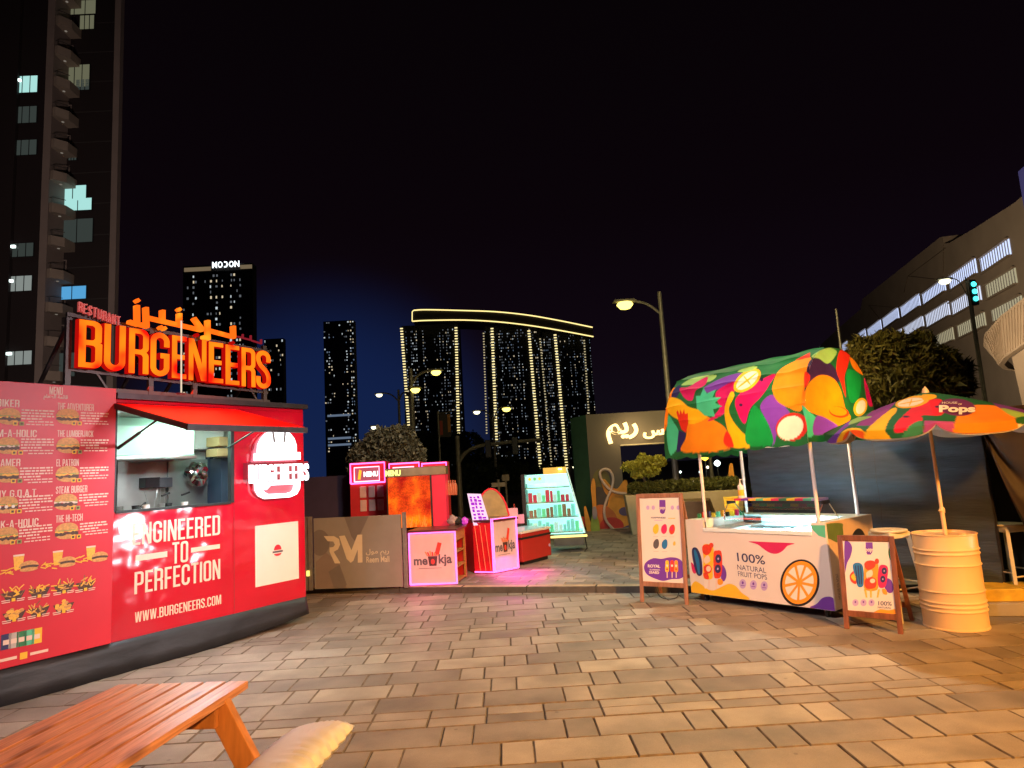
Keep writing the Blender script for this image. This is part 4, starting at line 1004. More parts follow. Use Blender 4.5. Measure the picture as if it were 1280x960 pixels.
# ---- fabric canopy painted with fruit shapes
def in_poly(P, poly):
    x, y = P[:, 0], P[:, 1]; n = len(poly); ins = np.zeros(len(P), bool); j = n-1
    for i in range(n):
        xi, yi = poly[i]; xj, yj = poly[j]
        c = ((yi > y) != (yj > y)) & (x < (xj-xi)*(y-yi)/(yj-yi+1e-12)+xi); ins ^= c; j = i
    return ins
def paint(o, world, org, scale, bgc, shapes):
    uv0 = (proj(world)-np.array(org))*scale; acc = 0
    for jx, jy in ((-.9, -.4), (.4, -.9), (.9, .4), (-.4, .9)):
        uv = uv0+np.array([jx, jy])*1.0; col = np.tile(np.array([*bgc, 1.]), (len(uv), 1))
        for c, poly, sm in shapes:
            pp = smooth_closed(poly, 6) if sm else poly
            P_ = np.array(pp); bb = (uv[:, 0] > P_[:, 0].min()) & (uv[:, 0] < P_[:, 0].max()) & (uv[:, 1] > P_[:, 1].min()) & (uv[:, 1] < P_[:, 1].max())
            ix = np.nonzero(bb)[0]; col[ix[in_poly(uv[ix], pp)]] = [*c, 1.]
        acc = acc+col
    col = acc/4
    a = o.data.color_attributes.new('print', 'FLOAT_COLOR', 'POINT'); a.data.foreach_set('color', col.ravel())
def fabric_mat(name, tr=.30):
    m = bpy.data.materials.new(name); m.use_nodes = True; nt = m.node_tree; b = nt.nodes['Principled BSDF']; N = nt.nodes.new
    at = N('ShaderNodeAttribute'); at.attribute_name = 'print'; tcn = N('ShaderNodeTexCoord')
    nz = N('ShaderNodeTexNoise'); nz.inputs['Scale'].default_value = 5; nz.inputs['Detail'].default_value = 4; nt.links.new(tcn.outputs['Object'], nz.inputs['Vector'])
    mr_ = N('ShaderNodeMapRange'); mr_.inputs['From Min'].default_value = .3; mr_.inputs['From Max'].default_value = .7; mr_.inputs['To Min'].default_value = .88; mr_.inputs['To Max'].default_value = 1.08; nt.links.new(nz.outputs[0], mr_.inputs[0])
    sc = N('ShaderNodeVectorMath'); sc.operation = 'SCALE'; nt.links.new(at.outputs['Color'], sc.inputs[0]); nt.links.new(mr_.outputs[0], sc.inputs['Scale'])
    nt.links.new(sc.outputs[0], b.inputs['Base Color']); b.inputs['Roughness'].default_value = .75
    wv = N('ShaderNodeTexNoise'); wv.inputs['Scale'].default_value = 9; bp = N('ShaderNodeBump'); bp.inputs['Strength'].default_value = .3; bp.inputs['Distance'].default_value = .02
    nt.links.new(tcn.outputs['Object'], wv.inputs['Vector']); nt.links.new(wv.outputs[0], bp.inputs['Height']); nt.links.new(bp.outputs[0], b.inputs['Normal'])
    tl = N('ShaderNodeBsdfTranslucent'); nt.links.new(sc.outputs[0], tl.inputs[0]); ms = N('ShaderNodeMixShader'); ms.inputs[0].default_value = tr
    o = nt.nodes['Material Output']; nt.links.new(b.outputs[0], ms.inputs[1]); nt.links.new(tl.outputs[0], ms.inputs[2]); nt.links.new(ms.outputs[0], o.inputs[0])
    return m
FAB = fabric_mat('fruit_print_fabric')
H = hexc
OR, YE, MG, PU, MI, DG, GR, RD, NV, CR, LG, DP = (H('f58c0c'), H('f7bb08'), H('d01266'), H('7b3fb5'), H('45c898'), H('186334'), H('0d9445'), H('e0301c'), H('2a2560'), H('f2ead8'), H('9ccb6c'), H('38214a'))
canopy_shapes = [
 (MI, [(65, 440), (100, 480), (125, 530), (120, 610), (80, 655), (60, 560)], 1), (NV, [(125, 520), (165, 535), (155, 635), (112, 640)], 0),
 (OR, [(30, 400), (60, 330), (90, 290), (110, 300), (70, 420), (60, 500), (40, 520)], 1), (NV, [(95, 300), (130, 270), (135, 300), (110, 340), (85, 340)], 1),
 (OR, [(180, 470), (240, 430), (330, 470), (390, 520), (405, 620), (150, 640), (165, 560)], 1),
 (YE, [(60, 390), (80, 340), (130, 350), (180, 390), (240, 410), (280, 450), (200, 485), (120, 460), (75, 430)], 1),
 (RD, [(112, 420), (120, 408), (130, 435), (133, 405), (145, 430), (155, 402), (160, 430), (176, 425), (178, 480), (165, 535), (140, 515), (125, 470)], 0),
 (LG, [(140, 270), (210, 230), (330, 215), (300, 250), (200, 268)], 1),
 (MG, [(130, 290), (180, 280), (230, 250), (285, 225), (270, 270), (220, 300), (200, 355), (160, 345)], 1),
 (PU, [(265, 285), (380, 225), (475, 205), (420, 262), (330, 300), (290, 315)], 1),
 (MG, [(340, 300), (430, 250), (435, 300), (410, 340), (380, 420), (340, 450), (285, 470), (350, 400), (330, 340)], 1),
 (MI, [(220, 330), (245, 330), (262, 285), (280, 318), (330, 295), (312, 338), (360, 338), (325, 368), (365, 388), (315, 405), (325, 445), (270, 440), (225, 400)], 0),
 (MG, [(440, 345), (530, 270), (655, 208), (625, 270), (580, 335), (520, 400), (490, 485), (450, 425)], 1),
 (DP, ell(468, 380, 10, 8), 0), (DP, ell(520, 287, 10, 8), 0), (DP, ell(583, 240, 9, 12), 0),
 (YE, ell(503, 245, 88, 48, -38), 0), (CR, ell(503, 245, 72, 34, -38), 0), (YE, ell(503, 245, 72, 5, -38), 0), (YE, ell(503, 245, 5, 34, -38), 0), (LG, [(450, 195), (520, 168), (560, 172), (505, 198)], 1),
 (YE, [(415, 305), (432, 330), (402, 400), (420, 460), (470, 525), (545, 600), (430, 615), (395, 520), (378, 430), (385, 370)], 1),
 (RD, [(390, 525), (415, 560), (428, 612), (395, 612), (372, 580)], 1),
 (PU, [(575, 385), (640, 325), (720, 400), (735, 430), (680, 480), (655, 590), (632, 585), (608, 470)], 1),
 (GR, [(540, 385), (600, 450), (640, 540), (635, 600), (505, 600), (500, 500)], 1),
 (OR, [(645, 270), (690, 180), (850, 115), (825, 240), (805, 405), (730, 395), (670, 360), (645, 310)], 1),
 (H('c8281e'), ell(750, 502, 92, 76, -20), 0), (CR, ell(741, 507, 77, 62, -35), 0),
 (RD, [(770, 132), (850, 90), (850, 118), (790, 132)], 0),
 (DP, [(830, 210), (850, 135), (920, 128), (990, 180), (1008, 255), (930, 215), (850, 250)], 1),
 (RD, [(820, 200), (848, 215), (845, 250), (820, 285)], 1),
 (LG, [(858, 112), (920, 72), (965, 66), (998, 92), (950, 152), (900, 125)], 1),
 (RD, [(995, 180), (1015, 80), (1068, 100), (1060, 160), (1040, 230), (1048, 340), (1020, 260)], 1),
 (OR, [(808, 340), (850, 255), (910, 215), (980, 235), (1020, 300), (1045, 400), (1075, 455), (1000, 498), (900, 440), (815, 400)], 1),
 (RD, ell(1010, 420, 55, 30, 10), 0), (OR, ell(1005, 415, 48, 24, 10), 0),
 (OR, [(1070, 115), (1150, 190), (1148, 218), (1090, 180)], 1), (GR, [(1050, 200), (1090, 190), (1130, 230), (1120, 340), (1070, 360)], 1),
 (MG, [(1148, 230), (1180, 260), (1205, 370), (1175, 385), (1155, 310)], 1), (YE, ell(1128, 392, 36, 52, 20), 0), (CR, ell(1130, 392, 25, 40, 20), 0),
 (MI, [(805, 385), (850, 420), (900, 470), (895, 515), (870, 545), (840, 560), (830, 480)], 1), (PU, [(890, 440), (1000, 492), (985, 520), (872, 545)], 1)]
NX, NA = 400, 300
V = []; 
ycen, yr, z0c, zr, ex = .78, .87, 1.86, 1.07, 2.35
for i in range(NX+1):
    fx = i/NX; x = -1.95+fx*1.92
    for j in range(NA+1):
        a = math.pi*j/NA; c, s = math.cos(a), math.sin(a)
        yy = ycen-yr*math.copysign(abs(c)**(2/ex), c); zz = z0c+zr*abs(s)**(2/ex)
        sag = -.020*(1+math.cos(fx*2*math.pi*3))/2*s
        rib = 0
        for rj in (.10, .17, .25, .34, .43, .52): rib += .022*math.exp(-abs((j/NA-rj)/.009))*(1+.5*math.sin(fx*23+rj*40))
        zz += sag*.4+rib*.8*s+.05*(fx-.5)*1.0
        yy -= rib*.8*abs(c)*(1 if c > 0 else -1)
        ed = max(0, 1-min(j, NA-j)/14.); zz -= ed*(.028+.022*abs(math.sin(fx*math.pi*8)))
        V.append((x, yy+.010*math.sin(x*6+j*.04)+.006*math.sin(x*17-j*.07), zz+.006*math.sin(x*11+j*.03)))
Fs = [(i*(NA+1)+j, i*(NA+1)+j+1, (i+1)*(NA+1)+j+1, (i+1)*(NA+1)+j) for i in range(NX) for j in range(NA)]
mb = MB(); mb.add(V, Fs, FAB); can = mb.obj('canopy', cart, smooth=True)
paint(can, CF.W(np.array(V)), (820, 420), 4.414, DG, canopy_shapes)
for side, xb in ((1, -.03), (-1, -1.95)):
    V = []; Fs = []; NR = 130
    for k in range(NR+1):
        t = k/NR
        for j in range(NA+1):
            a = math.pi*j/NA; c, s = math.cos(a), math.sin(a)
            yy = ycen-yr*t*math.copysign(abs(c)**(2/ex), c); zz = z0c+zr*t*abs(s)**(2/ex)+.025*side
            bul = .10*(1-t**2)*(abs(s)**.5)+.012*math.sin(yy*14)*(1-t)
            if zz < z0c+.02: zz -= 0
            ed = max(0, 1-(zz-z0c)/.05); zz -= ed*(.03+.02*abs(math.sin(yy*9)))
            V.append((xb+side*bul, yy, zz))
    for k in range(NR):
        for j in range(NA): q = k*(NA+1)+j; Fs.append((q, q+1, q+NA+2, q+NA+1) if side > 0 else (q, q+NA+1, q+NA+2, q+1))
    mb = MB(); mb.add(V, Fs, FAB); g_ = mb.obj('canopy_end', cart, smooth=True); paint(g_, CF.W(np.array(V)), (820, 420), 4.414, DG, canopy_shapes)
mb = MB()
arc = [(ycen-yr*.955*math.copysign(abs(math.cos(a))**(2/ex), math.cos(a)), z0c+zr*.955*abs(math.sin(a))**(2/ex)) for a in [math.pi*i/24 for i in range(25)]]
for x in (-1.90, -.99, -.09): mb.tube([(x, a, b) for a, b in arc], .012, M['pole_pink'], 6)
for rj in (0, 6, 12, 18, 24): mb.tube([(-1.90, *arc[rj]), (-.09, *arc[rj])], .010, M['pole_pink'], 6)
mb.obj('canopy_frame', cart)
mb = MB(); mb.lathe([(.001, -.03), (.03, 0), (.001, .03)], emi('canopy_bulb', (1., .6, .2), 25), (-.35, .55, 2.38), 12); mb.obj('canopy_bulb', cart)
lamp('canopy_bulb_light', 'POINT', CF.W((-.45, .60, 2.30)), None, (1., .70, .36), 60, .05)

# things on the cart deck
def on_cart(u, v, z): 
    p = G(u, v, z); return Frame(p[0], p[1], CF.a, z)
mb = MB(); mb.lathe([(.036, 0), (.036, .12), (.034, .15), (.014, .165), (.014, .185)], M['whiteprint'], (0, 0, 0), 20)
mb.tube([(0, 0, .185), (0, 0, .225), (.03, -.02, .222)], .007, M['white'], 8); mb.lathe([(.0365, .03), (.0365, .10)], M['yellow'], (0, 0, 0), 20, cap=False)
p = CF.W((-1.12, .25, 1.25)); o = mb.obj('pump_bottle', None, Frame(p[0], p[1], 0, 1.251), smooth=True)
tag(o, 'white pump bottle with yellow label standing on the colourful guard shelf', 'bottle')
mb = MB(); V = [(-.085, 0, 0), (.085, 0, 0), (.105, 0, .24), (-.105, 0, .24)]; mb.add(V+[(a, .012, c) for a, b, c in V], [(0, 1, 2, 3), (7, 6, 5, 4), (0, 4, 5, 1), (2, 6, 7, 3), (1, 5, 6, 2), (0, 3, 7, 4)], M['yellow'])
p = CF.W((-1.52, .62, 1.0)); o = mb.obj('menu_stand', None, Frame(p[0], p[1], CF.a+.2, 1.004), bevel=.003); o.rotation_euler[0] = -.1
tag(o, 'tapered bright orange-yellow card stand at the left end of the cart', 'card stand')
cm_ = [M['green'], M['redprint'], M['navy'], M['yellow'], M['mint'], M['orange'], M['black'], M['yellow'], M['magenta'], M['green']]
cl_ = ['green', 'red', 'navy', 'yellow', 'mint', 'orange', 'black', 'amber', 'magenta', 'dark green']
for i in range(10):
    p = CF.W((-1.72+i*.036+.0*(i % 2), .20+.05*i, 1.004)); mb = MB(); mb.box(-.022, .022, -.014, .014, 0, .055+.012*(i % 3), cm_[i])
    o = mb.obj('small_carton', None, Frame(p[0], p[1], CF.a+random.uniform(-.2, .2), 1.004), bevel=.003)
    tag(o, f'small {cl_[i]} carton number in the row on the left end of the cart deck'.replace(' number', ''), 'carton', 'small cartons on the cart deck')
p = CF.W((-1.66, .30, 0)); mb = MB(); mb.box(-.28, .12, -.20, .14, 0, .012, mat('wood_board_light', (.55, .36, .2), .5, var=.2, stretch=(1, 8, 1)))
mb.box(-.26, .10, .10, .139, .0121, .03, M['white'])
o = mb.obj('serving_board', None, Frame(*CF.W((-1.70, .10, 0))[:2], CF.a, .988), bevel=.003) if False else None

# ================================================================== A-FRAME BOARDS
def aframe(name, label, fl_, fr_, h, woodm, prints, lean=.13, group=None):
    """fl_, fr_: ground points of front legs"""
    d = fr_-fl_; wdt = float(np.hypot(d[0], d[1])); FR = Frame(fl_[0], fl_[1], math.atan2(d[1], d[0]))
    t_ = thing(name, label, 'a-frame sign', FR, group=group)
    tilt = lean/h
    def P(x, z, off=0.): return (x, z*tilt*1.0-off, z)       # front face leans back
    for x in (0.02, wdt-.02):
        mb = MB(); mb.rail(P(x, 0), P(x, h), .045, .028, woodm, up=(0, 1, 0)); mb.obj('front_leg', t_, bevel=.003)
    for z_, nm in ((.165*h, 'rail'), (h-.025, 'rail')):
        mb = MB(); mb.rail(P(.043, z_), P(wdt-.043, z_), .028, .055, woodm, up=(0, 0, 1)); mb.obj('cross_rail', t_, bevel=.003)
    mb = MB(); zz0, zz1 = .165*h+.028, h-.053
    A = [P(.043, zz0), P(wdt-.043, zz0), P(wdt-.043, zz1), P(.043, zz1)]; B_ = [(x, y+.012, z) for x, y, z in A]
    mb.add(A+B_, [(0, 1, 2, 3), (7, 6, 5, 4), (0, 4, 5, 1), (1, 5, 6, 2), (2, 6, 7, 3), (3, 7, 4, 0)], M['pale'])
    pn = mb.obj('poster_panel', t_)
    for x in (0.03, wdt-.03):
        mb = MB(); yb_ = lean*2+.18; mb.rail((x, yb_+.18, 0), (x, tilt*h+.03, h-.02), .04, .025, woodm, up=(0, 1, 0)); mb.obj('rear_leg', t_, bevel=.003)
    mb = MB(); mb.rail((.05, lean*2+.30, .18*h), (wdt-.05, lean*2+.30, .18*h), .025, .05, woodm); mb.obj('rear_rail', t_)
    # print
    n_ = FR.Y*1.0; 
    def Q(u, v, off):
        # intersect the leaning plane: y = z*tilt
        r = ray(u, v); nrm = FR.Y-np.array([0, 0, 1.])*tilt
        t = ((FR.o-CC) @ nrm)/(r @ nrm); q = FR.L(CC+r*t); return q[0], q[2]
    mbp = MB()
    def pr(pts, mm, lay=1, smooth=True):
        S = [Q(*p, 0) for p in pts]
        if smooth: S = smooth_closed(S, 5)
        S = [(min(max(x, .045), wdt-.045), min(max(z, zz0), zz1)) for x, z in S]
        mbp.add([(x, z*tilt-.0008*lay, z) for x, z in S], [tuple(range(len(S)))], mm)
    def tx(st, p0, p1, p2, mm, bold=.01, lay=3):
        """text with bottom-left p0, bottom-right p1, top-left p2 given as picture points on the board"""
        a, b, c = [np.array(Q(*q, 0)) for q in (p0, p1, p2)]
        V, Fs, nz = text_geo(st, bold); S = [a+(b-a)*v[0]+(c-a)*v[1] for v in V]
        m2 = MB(); m2.add([(s[0], s[1]*tilt-.0008*lay, s[1]) for s in S], Fs, mm); m2.obj('poster_lettering', pn)
    prints(pr, tx)
    o = mbp.obj('poster_print', pn); tri_fill(o.data)
    return t_
def pr1(pr, tx):
    K = lambda a, b: (790+a/5.647, 600+b/5.647); KK = lambda L: [K(*p) for p in L]
    pr(KK([(85, 620), (100, 580), (150, 552), (210, 556), (270, 545), (330, 555), (372, 600), (375, 660), (345, 695), (280, 700), (220, 712), (160, 695), (105, 665)]), M['purple'], 1)
    pr(KK([(193, 140), (236, 140), (238, 205), (228, 235), (214, 240), (200, 232), (193, 205)]), M['purple'], 1, False)
    tx('pops', K(196, 214), K(236, 214), K(196, 190), M['whiteprint'], .02)
    for a in (112, 150, 285, 325): pr(KK(ell(a, 195, 12, 16)), M['lilac'], 1, False)
    tx('HAPPINESS', K(135, 272), K(238, 272), K(135, 260), M['navy'], .02); tx('MADE', K(256, 275), K(305, 275), K(256, 262), M['yellow'], .02) if False else pr(KK([(256, 268), (305, 268), (305, 273), (256, 273)]), M['cheese'], 1, False)
    pr(KK([(158, 283), (215, 283), (215, 287), (158, 287)]), M['lilac'], 1, False)
    for (a, b), mm in zip(((168, 345), (226, 345), (282, 348), (170, 450), (230, 452), (298, 448)), (M['yellow'], M['magenta'], M['redprint'], M['greyprint'], M['blue'], M['cheese'])):
        k_ = 1 if a != 298 else .45
        pr(KK([(a-20*k_, b+14*k_), (a-18*k_, b-10*k_), (a-8*k_, b-26*k_), (a+6*k_, b-34*k_), (a+18*k_, b-26*k_), (a+21*k_, b+2*k_), (a+14*k_, b+26*k_), (a-2*k_, b+36*k_), (a-14*k_, b+28*k_)]), mm, 1)
        pr(KK(ell(a, b-4, 9*k_, 15*k_)), M['magenta'] if mm is M['redprint'] else mm, 2, False)
        pr(KK([(a-18, b+52), (a+18, b+52), (a+18, b+55), (a-18, b+55)]), M['lightprint'], 1, False)
    tx('ROYAL', K(112, 617), K(200, 620), K(112, 595), M['whiteprint'], .04); tx('SUMMER', K(125, 637), K(200, 640), K(125, 628), M['whiteprint'], .02); tx('25AED', K(120, 660), K(192, 663), K(120, 642), M['whiteprint'], .04)
    for a, mm in ((248, M['yellow']), (283, M['redprint']), (312, M['orange'])):
        pr(KK([(a-12, 590), (a-10, 570), (a+8, 568), (a+13, 590), (a+12, 645), (a-12, 645)]), mm, 2); pr(KK([(a-3, 645), (a+4, 645), (a+4, 690), (a-3, 690)]), M['cream_print'], 2, False); pr(KK(ell(a, 605, 7, 9)), M['whiteprint'], 3, False); pr(KK(ell(a, 630, 7, 7)), M['redprint'], 3, False)
def pr2(pr, tx):
    K = lambda a, b: (930+a/4.573, 590+b/4.573); KK = lambda L: [K(*p) for p in L]
    pr(KK([(575, 400), (600, 400), (618, 430), (610, 480), (590, 520), (580, 570), (575, 570)]), M['purple'], 1)
    pr(KK([(858, 408), (835, 425), (825, 460), (835, 500), (860, 522)]), M['green'], 1); pr(KK([(745, 800), (780, 785), (830, 790), (878, 782), (878, 815), (745, 808)]), M['orange'], 1)
    pr(KK([(695, 402), (735, 402), (738, 450), (725, 472), (705, 472), (695, 450)]), M['purple'], 1, False); tx('pops', K(696, 462), K(742, 462), K(696, 438), M['whiteprint'], .02)
    pr(KK([(605, 590), (630, 565), (645, 600), (640, 640), (612, 625)]), M['redprint'], 1); pr(KK([(612, 598), (632, 580), (645, 610), (630, 622)]), M['yellow'], 2)
    pr(KK([(622, 535), (650, 518), (678, 535), (686, 600), (680, 652), (652, 655), (638, 610)]), M['blue'], 2)
    for q in range(3): pr(KK([(634+q*15, 535), (640+q*15, 533), (652+q*12, 640), (646+q*12, 642)]), M['navy'], 3, False)
    pr(KK(ell(828, 650, 26, 44, -15)), M['purple'], 1, False)
    pr(KK([(690, 530), (705, 508), (745, 510), (768, 535), (765, 600), (762, 672), (700, 675), (684, 640)]), M['orange'], 2)
    pr(KK([(690, 520), (720, 505), (752, 515), (745, 545), (710, 560), (692, 545)]), M['redprint'], 3); pr(KK([(700, 575), (730, 560), (735, 590), (705, 610)]), M['cream_print'], 3); pr(KK([(690, 620), (720, 600), (755, 615), (750, 660), (700, 665)]), M['redprint'], 3); pr(KK(ell(735, 622, 15, 13)), M['cream_print'], 4, False)
    pr(KK(ell(760, 510, 12, 16)), M['redprint'], 4, False)
    pr(KK([(772, 545), (795, 530), (822, 545), (820, 600), (808, 655), (775, 660), (765, 620)]), M['magenta'], 3)
    for a, b in ((802, 565), (794, 612)): pr(KK(ell(a, b, 15, 20)), M['navy'], 4, False); pr(KK(ell(a, b, 4, 5)), M['lilac'], 5, False)
    for a, s in ((692, 8), (725, 0), (772, -10)): pr(KK([(a-6, 670), (a+6, 670), (a+6+s, 718), (a-4+s, 718)]), M['cheese'], 2, False)
    pr(KK([(790, 668), (812, 672), (818, 700), (795, 695)]), M['orange'], 3)
    for a in (637, 683, 729): pr(KK(ell(a, 747, 18, 20)), M['lilac'], 1, False); pr(KK(ell(a, 743, 5, 6)), M['purple'], 2, False)
    tx('100%', K(768, 762), K(845, 765), K(768, 738), M['navy'], .01); tx('NATURAL', K(765, 778), K(842, 782), K(765, 768), M['navy'], .01)
A1l, A1r = G(801, 752), G(860.5, 756)
A2l, A2r = G(1056, 785.5), G(1129, 793)
aframe('price_board', 'tall weathered wooden price board left of the fruit pop cart', A1l, A1r, 1.34, M['pinkwood'], pr1, group='wooden pavement boards')
aframe('poster_board', 'low red-brown wooden poster board in front of the cream drum', A2l, A2r, .895, M['darkwood'], pr2, group='wooden pavement boards')

mb = MB(); c0 = G(838, 752); pts = smooth_open([(c0[0]-.12, c0[1]+.35, .30), (c0[0]-.10, c0[1]+.22, .06), (c0[0]-.02, c0[1]+.12, .012), (c0[0]+.12, c0[1]+.16, .012), (c0[0]+.20, c0[1]+.30, .05), (c0[0]+.34, c0[1]+.42, .012), (c0[0]+.7, c0[1]+.30, .012)], 5)
mb.tube(pts, .006, M['rubber'], 6); tag(mb.obj('power_cable', smooth=True), 'thin black cable looping on the pavers behind the tall price board', 'cable')
# ================================================================== DRUM + UMBRELLA + STOOLS
mb = MB(); prof = [(.268, 0), (.28, .004), (.28, .015), (.274, .02)]
def ring(z): return [(.274, z-.014), (.2755, z-.010), (.2825, z-.003), (.2825, z+.003), (.2755, z+.010), (.274, z+.014)]
for z in (.175, .215, .255, .355, .60, .705, .745): prof += ring(z)
prof += [(.274, .865), (.274, .878), (.281, .882), (.283, .888), (.279, .893), (.268, .891), (.266, .872), (0.02, .868)]
mb.lathe(prof, M['drum'], (0, 0, 0), 64)
DR = thing('steel_drum', 'cream painted ribbed steel drum holding up the fruit print umbrella', 'drum', loc=(4.30, 6.59, 0))
mb.obj('drum_shell', DR, smooth=True)
mb = MB(); mb.lathe([(.03, .868), (.032, .885), (.02, .89)], M['drum'], (.12, -.1, 0), 14); mb.obj('bung', DR)
UF = Frame(4.315, 6.582, 0)
umb = thing('fruit_umbrella', 'round market umbrella with fruit print standing in the cream drum', 'umbrella', UF)
mb = MB(); mb.tube([(.0, 0, .872), (-.004, 0, 1.12)], .020, M['drum'], 12); mb.obj('lower_pole', umb, smooth=True)
mb = MB(); mb.tube([(-.004, 0, 1.10), (-.012, 0, 2.33)], .016, M['drum'], 12); mb.lathe([(.024, 1.085), (.026, 1.12), (.018, 1.14)], M['drum'], (0, 0, 0), 12); mb.tube([(-.02, -.02, 1.11), (-.055, -.03, 1.11)], .008, M['drum'], 8); mb.obj('upper_pole', umb, smooth=True)
RU = .985; apz, rmz = 2.29, 1.95
V = []; Fs = []; NT, NR = 384, 90
for k in range(NR+1):
    r = k/NR
    for j in range(NT):
        t = 2*math.pi*j/NT+.25; ph = (t-.25) % (math.pi/4); seg = abs(ph-math.pi/8)/(math.pi/8)  # 1 at rib, 0 mid
        rr = RU*min(r/.93, 1)*(1-.045*(1-seg**2)*r)
        if r <= .93: z = apz-(apz-rmz)*(r/.93)**1.25-.03*(1-seg**2)*r
        else: z = rmz-.03*(1-seg**2)-(r-.93)/.07*(.075*(1-seg**6)+.01)
        V.append((rr*math.cos(t), rr*math.sin(t), z))
for k in range(NR):
    for j in range(NT): Fs.append((k*NT+j, (k+1)*NT+j, (k+1)*NT+(j+1) % NT, k*NT+(j+1) % NT))
umb_shapes = [
 (PU, [(30, 430), (200, 275), (215, 300), (100, 385), (78, 470), (25, 470)], 1), (H('8a2f86'), [(205, 335), (330, 225), (445, 175), (400, 240), (300, 335), (200, 345)], 1),
 (LG, [(185, 300), (285, 290), (240, 310), (150, 340)], 1), (RD, [(300, 235), (430, 175), (380, 200), (290, 260)], 1),
 (YE, [(85, 470), (95, 400), (150, 362), (230, 370), (260, 440), (255, 475)], 1), (H('ee5a10'), [(120, 440), (130, 390), (180, 370), (235, 385), (248, 440)], 1), (CR, [(150, 440), (240, 442), (235, 470), (150, 470)], 0),
 (YE, [(252, 380), (400, 248), (437, 255), (378, 340), (385, 400), (430, 470), (270, 470)], 1),
 (DG, [(370, 385), (400, 300), (480, 240), (440, 340), (445, 420)], 1),
 (H('e01838'), [(425, 345), (500, 262), (590, 200), (705, 190), (710, 280), (592, 285), (585, 325), (445, 392)], 1), (DP, ell(492, 292, 20, 6), 0), (DP, ell(682, 232, 16, 7), 0),
 (YE, ell(530, 203, 104, 34, -10), 0), (CR, ell(520, 205, 80, 24, -10), 0), (YE, ell(520, 205, 80, 3, -10), 0), (YE, ell(520, 205, 4, 24, 20), 0), (YE, [(590, 160), (665, 160), (668, 180), (600, 195)], 1),
 (H('d09048'), [(420, 470), (470, 425), (590, 400), (600, 340), (660, 470)], 1), (H('3f8f58'), [(475, 402), (520, 342), (590, 318), (586, 400), (550, 430), (475, 435)], 1),
 (H('b04a90'), [(598, 315), (782, 322), (784, 470), (640, 470), (600, 385)], 0),
 (OR, [(782, 480), (786, 330), (830, 250), (900, 222), (1070, 235), (1172, 320), (1120, 420), (1000, 480)], 1),
 (H('6b2468'), ell(798, 235, 112, 52, 5), 0), (OR, [(640, 130), (830, 140), (1018, 172), (1000, 198), (850, 165), (700, 145)], 1),
 (PU, [(1005, 200), (1040, 172), (1250, 240), (1250, 280), (1080, 250)], 1), (LG, [(1065, 240), (1250, 285), (1250, 310), (1150, 300)], 1), (DG, [(1150, 300), (1260, 300), (1260, 400), (1180, 360)], 1), (CR, [(1170, 335), (1260, 380), (1260, 420), (1190, 410)], 1)]
mb = MB(); mb.add(V, Fs, FAB); uc = mb.obj('canopy', umb, smooth=True); paint(uc, UF.W(np.array(V)), (1030, 460), 4.8, DG, umb_shapes)
lin = mat('umbrella_lining', (.55, .53, .48), .8, var=.1)
mb = MB(); mb.add([(x*.985, y*.985, z-.012) for x, y, z in V[::1] if True], [f[::-1] for f in Fs], lin); mb.obj('lining', umb, smooth=True)
mb = MB(); mb.lathe([(.035, 2.28), (.03, 2.31), (.012, 2.34), (.004, 2.352)], M['drum'], (0, 0, 0), 14); mb.obj('finial', umb, smooth=True)
for j in range(8):
    t = j*math.pi/4+.25; mb = MB(); mb.tube([(0, 0, 2.26), (RU*.5*math.cos(t), RU*.5*math.sin(t), 2.12), (RU*.975*math.cos(t), RU*.975*math.sin(t), 1.932)], .006, M['pole_pink'], 5); mb.obj('rib', umb)
# lettering lying on the cloth: drape each point on the cone
def drape(u, v):
    best = None; lo, hi = 4.5, 8.5; r = ray(u, v); r = r/np.linalg.norm(r)
    for k in range(400):
        t = lo+(hi-lo)*k/400; p = CC+r*t-UF.o; d = math.hypot(p[0], p[1])/RU
        ph = (math.atan2(p[1], p[0])-.25) % (math.pi/4); seg = abs(ph-math.pi/8)/(math.pi/8)
        if d < 1.0:
            zs = apz-(apz-rmz)*min(d, 1)**1.25-.03*(1-seg**2)*d*.93
            if p[2] <= zs+.006: return tuple(p-r*.006)
    return tuple(p)
mb = MB()
def dtext(st, a0, a1, b0, b1, mm, bold):
    V, Fs, nz = text_geo(st, bold)
    mb.add([drape(1030+(a0+(a1-a0)*p[0])/4.8, 460+(b1+(b0-b1)*p[1]-0*p[0])/4.8) for p in V], Fs, mm)
dtext('Pops', 690, 908, 222, 278, M['whiteprint'], .045); dtext('HOUSE', 708, 800, 202, 214, M['whiteprint'], .01); dtext('OF', 806, 828, 212, 222, M['whiteprint'], .01)
mb.obj('canopy_lettering', umb)

def stool(fr, zt, label):
    t_ = thing('bar_stool', label, 'stool', fr, group='cream metal bar stools'); SM_ = M['stoolcream']
    mb = MB(); mb.lathe([(.0, zt-.02), (.175, zt-.02), (.18, zt-.01), (.175, zt)], SM_, (0, 0, 0), 28); mb.obj('seat', t_, smooth=True)
    mb = MB(); mb.box(-.14, .14, -.14, .14, zt-.085, zt-.021, SM_); mb.obj('apron', t_, bevel=.01)
    for sx in (-1, 1):
        for sy in (-1, 1): mb = MB(); mb.rail((sx*.12, sy*.12, zt-.05), (sx*.21, sy*.21, 0), .035, .045, SM_); mb.obj('leg', t_, bevel=.004)
    for k, zz in ((0, .32), (1, .36)):
        s2 = .21-(.09)*(zz/zt)
        for sg in (-1, 1):
            mb = MB(); mb.tube([(-s2, sg*s2, zz), (s2, sg*s2, zz)] if k == 0 else [(sg*s2, -s2, zz), (sg*s2, s2, zz)], .009, SM_, 6); mb.obj('foot_rail', t_)
    return t_
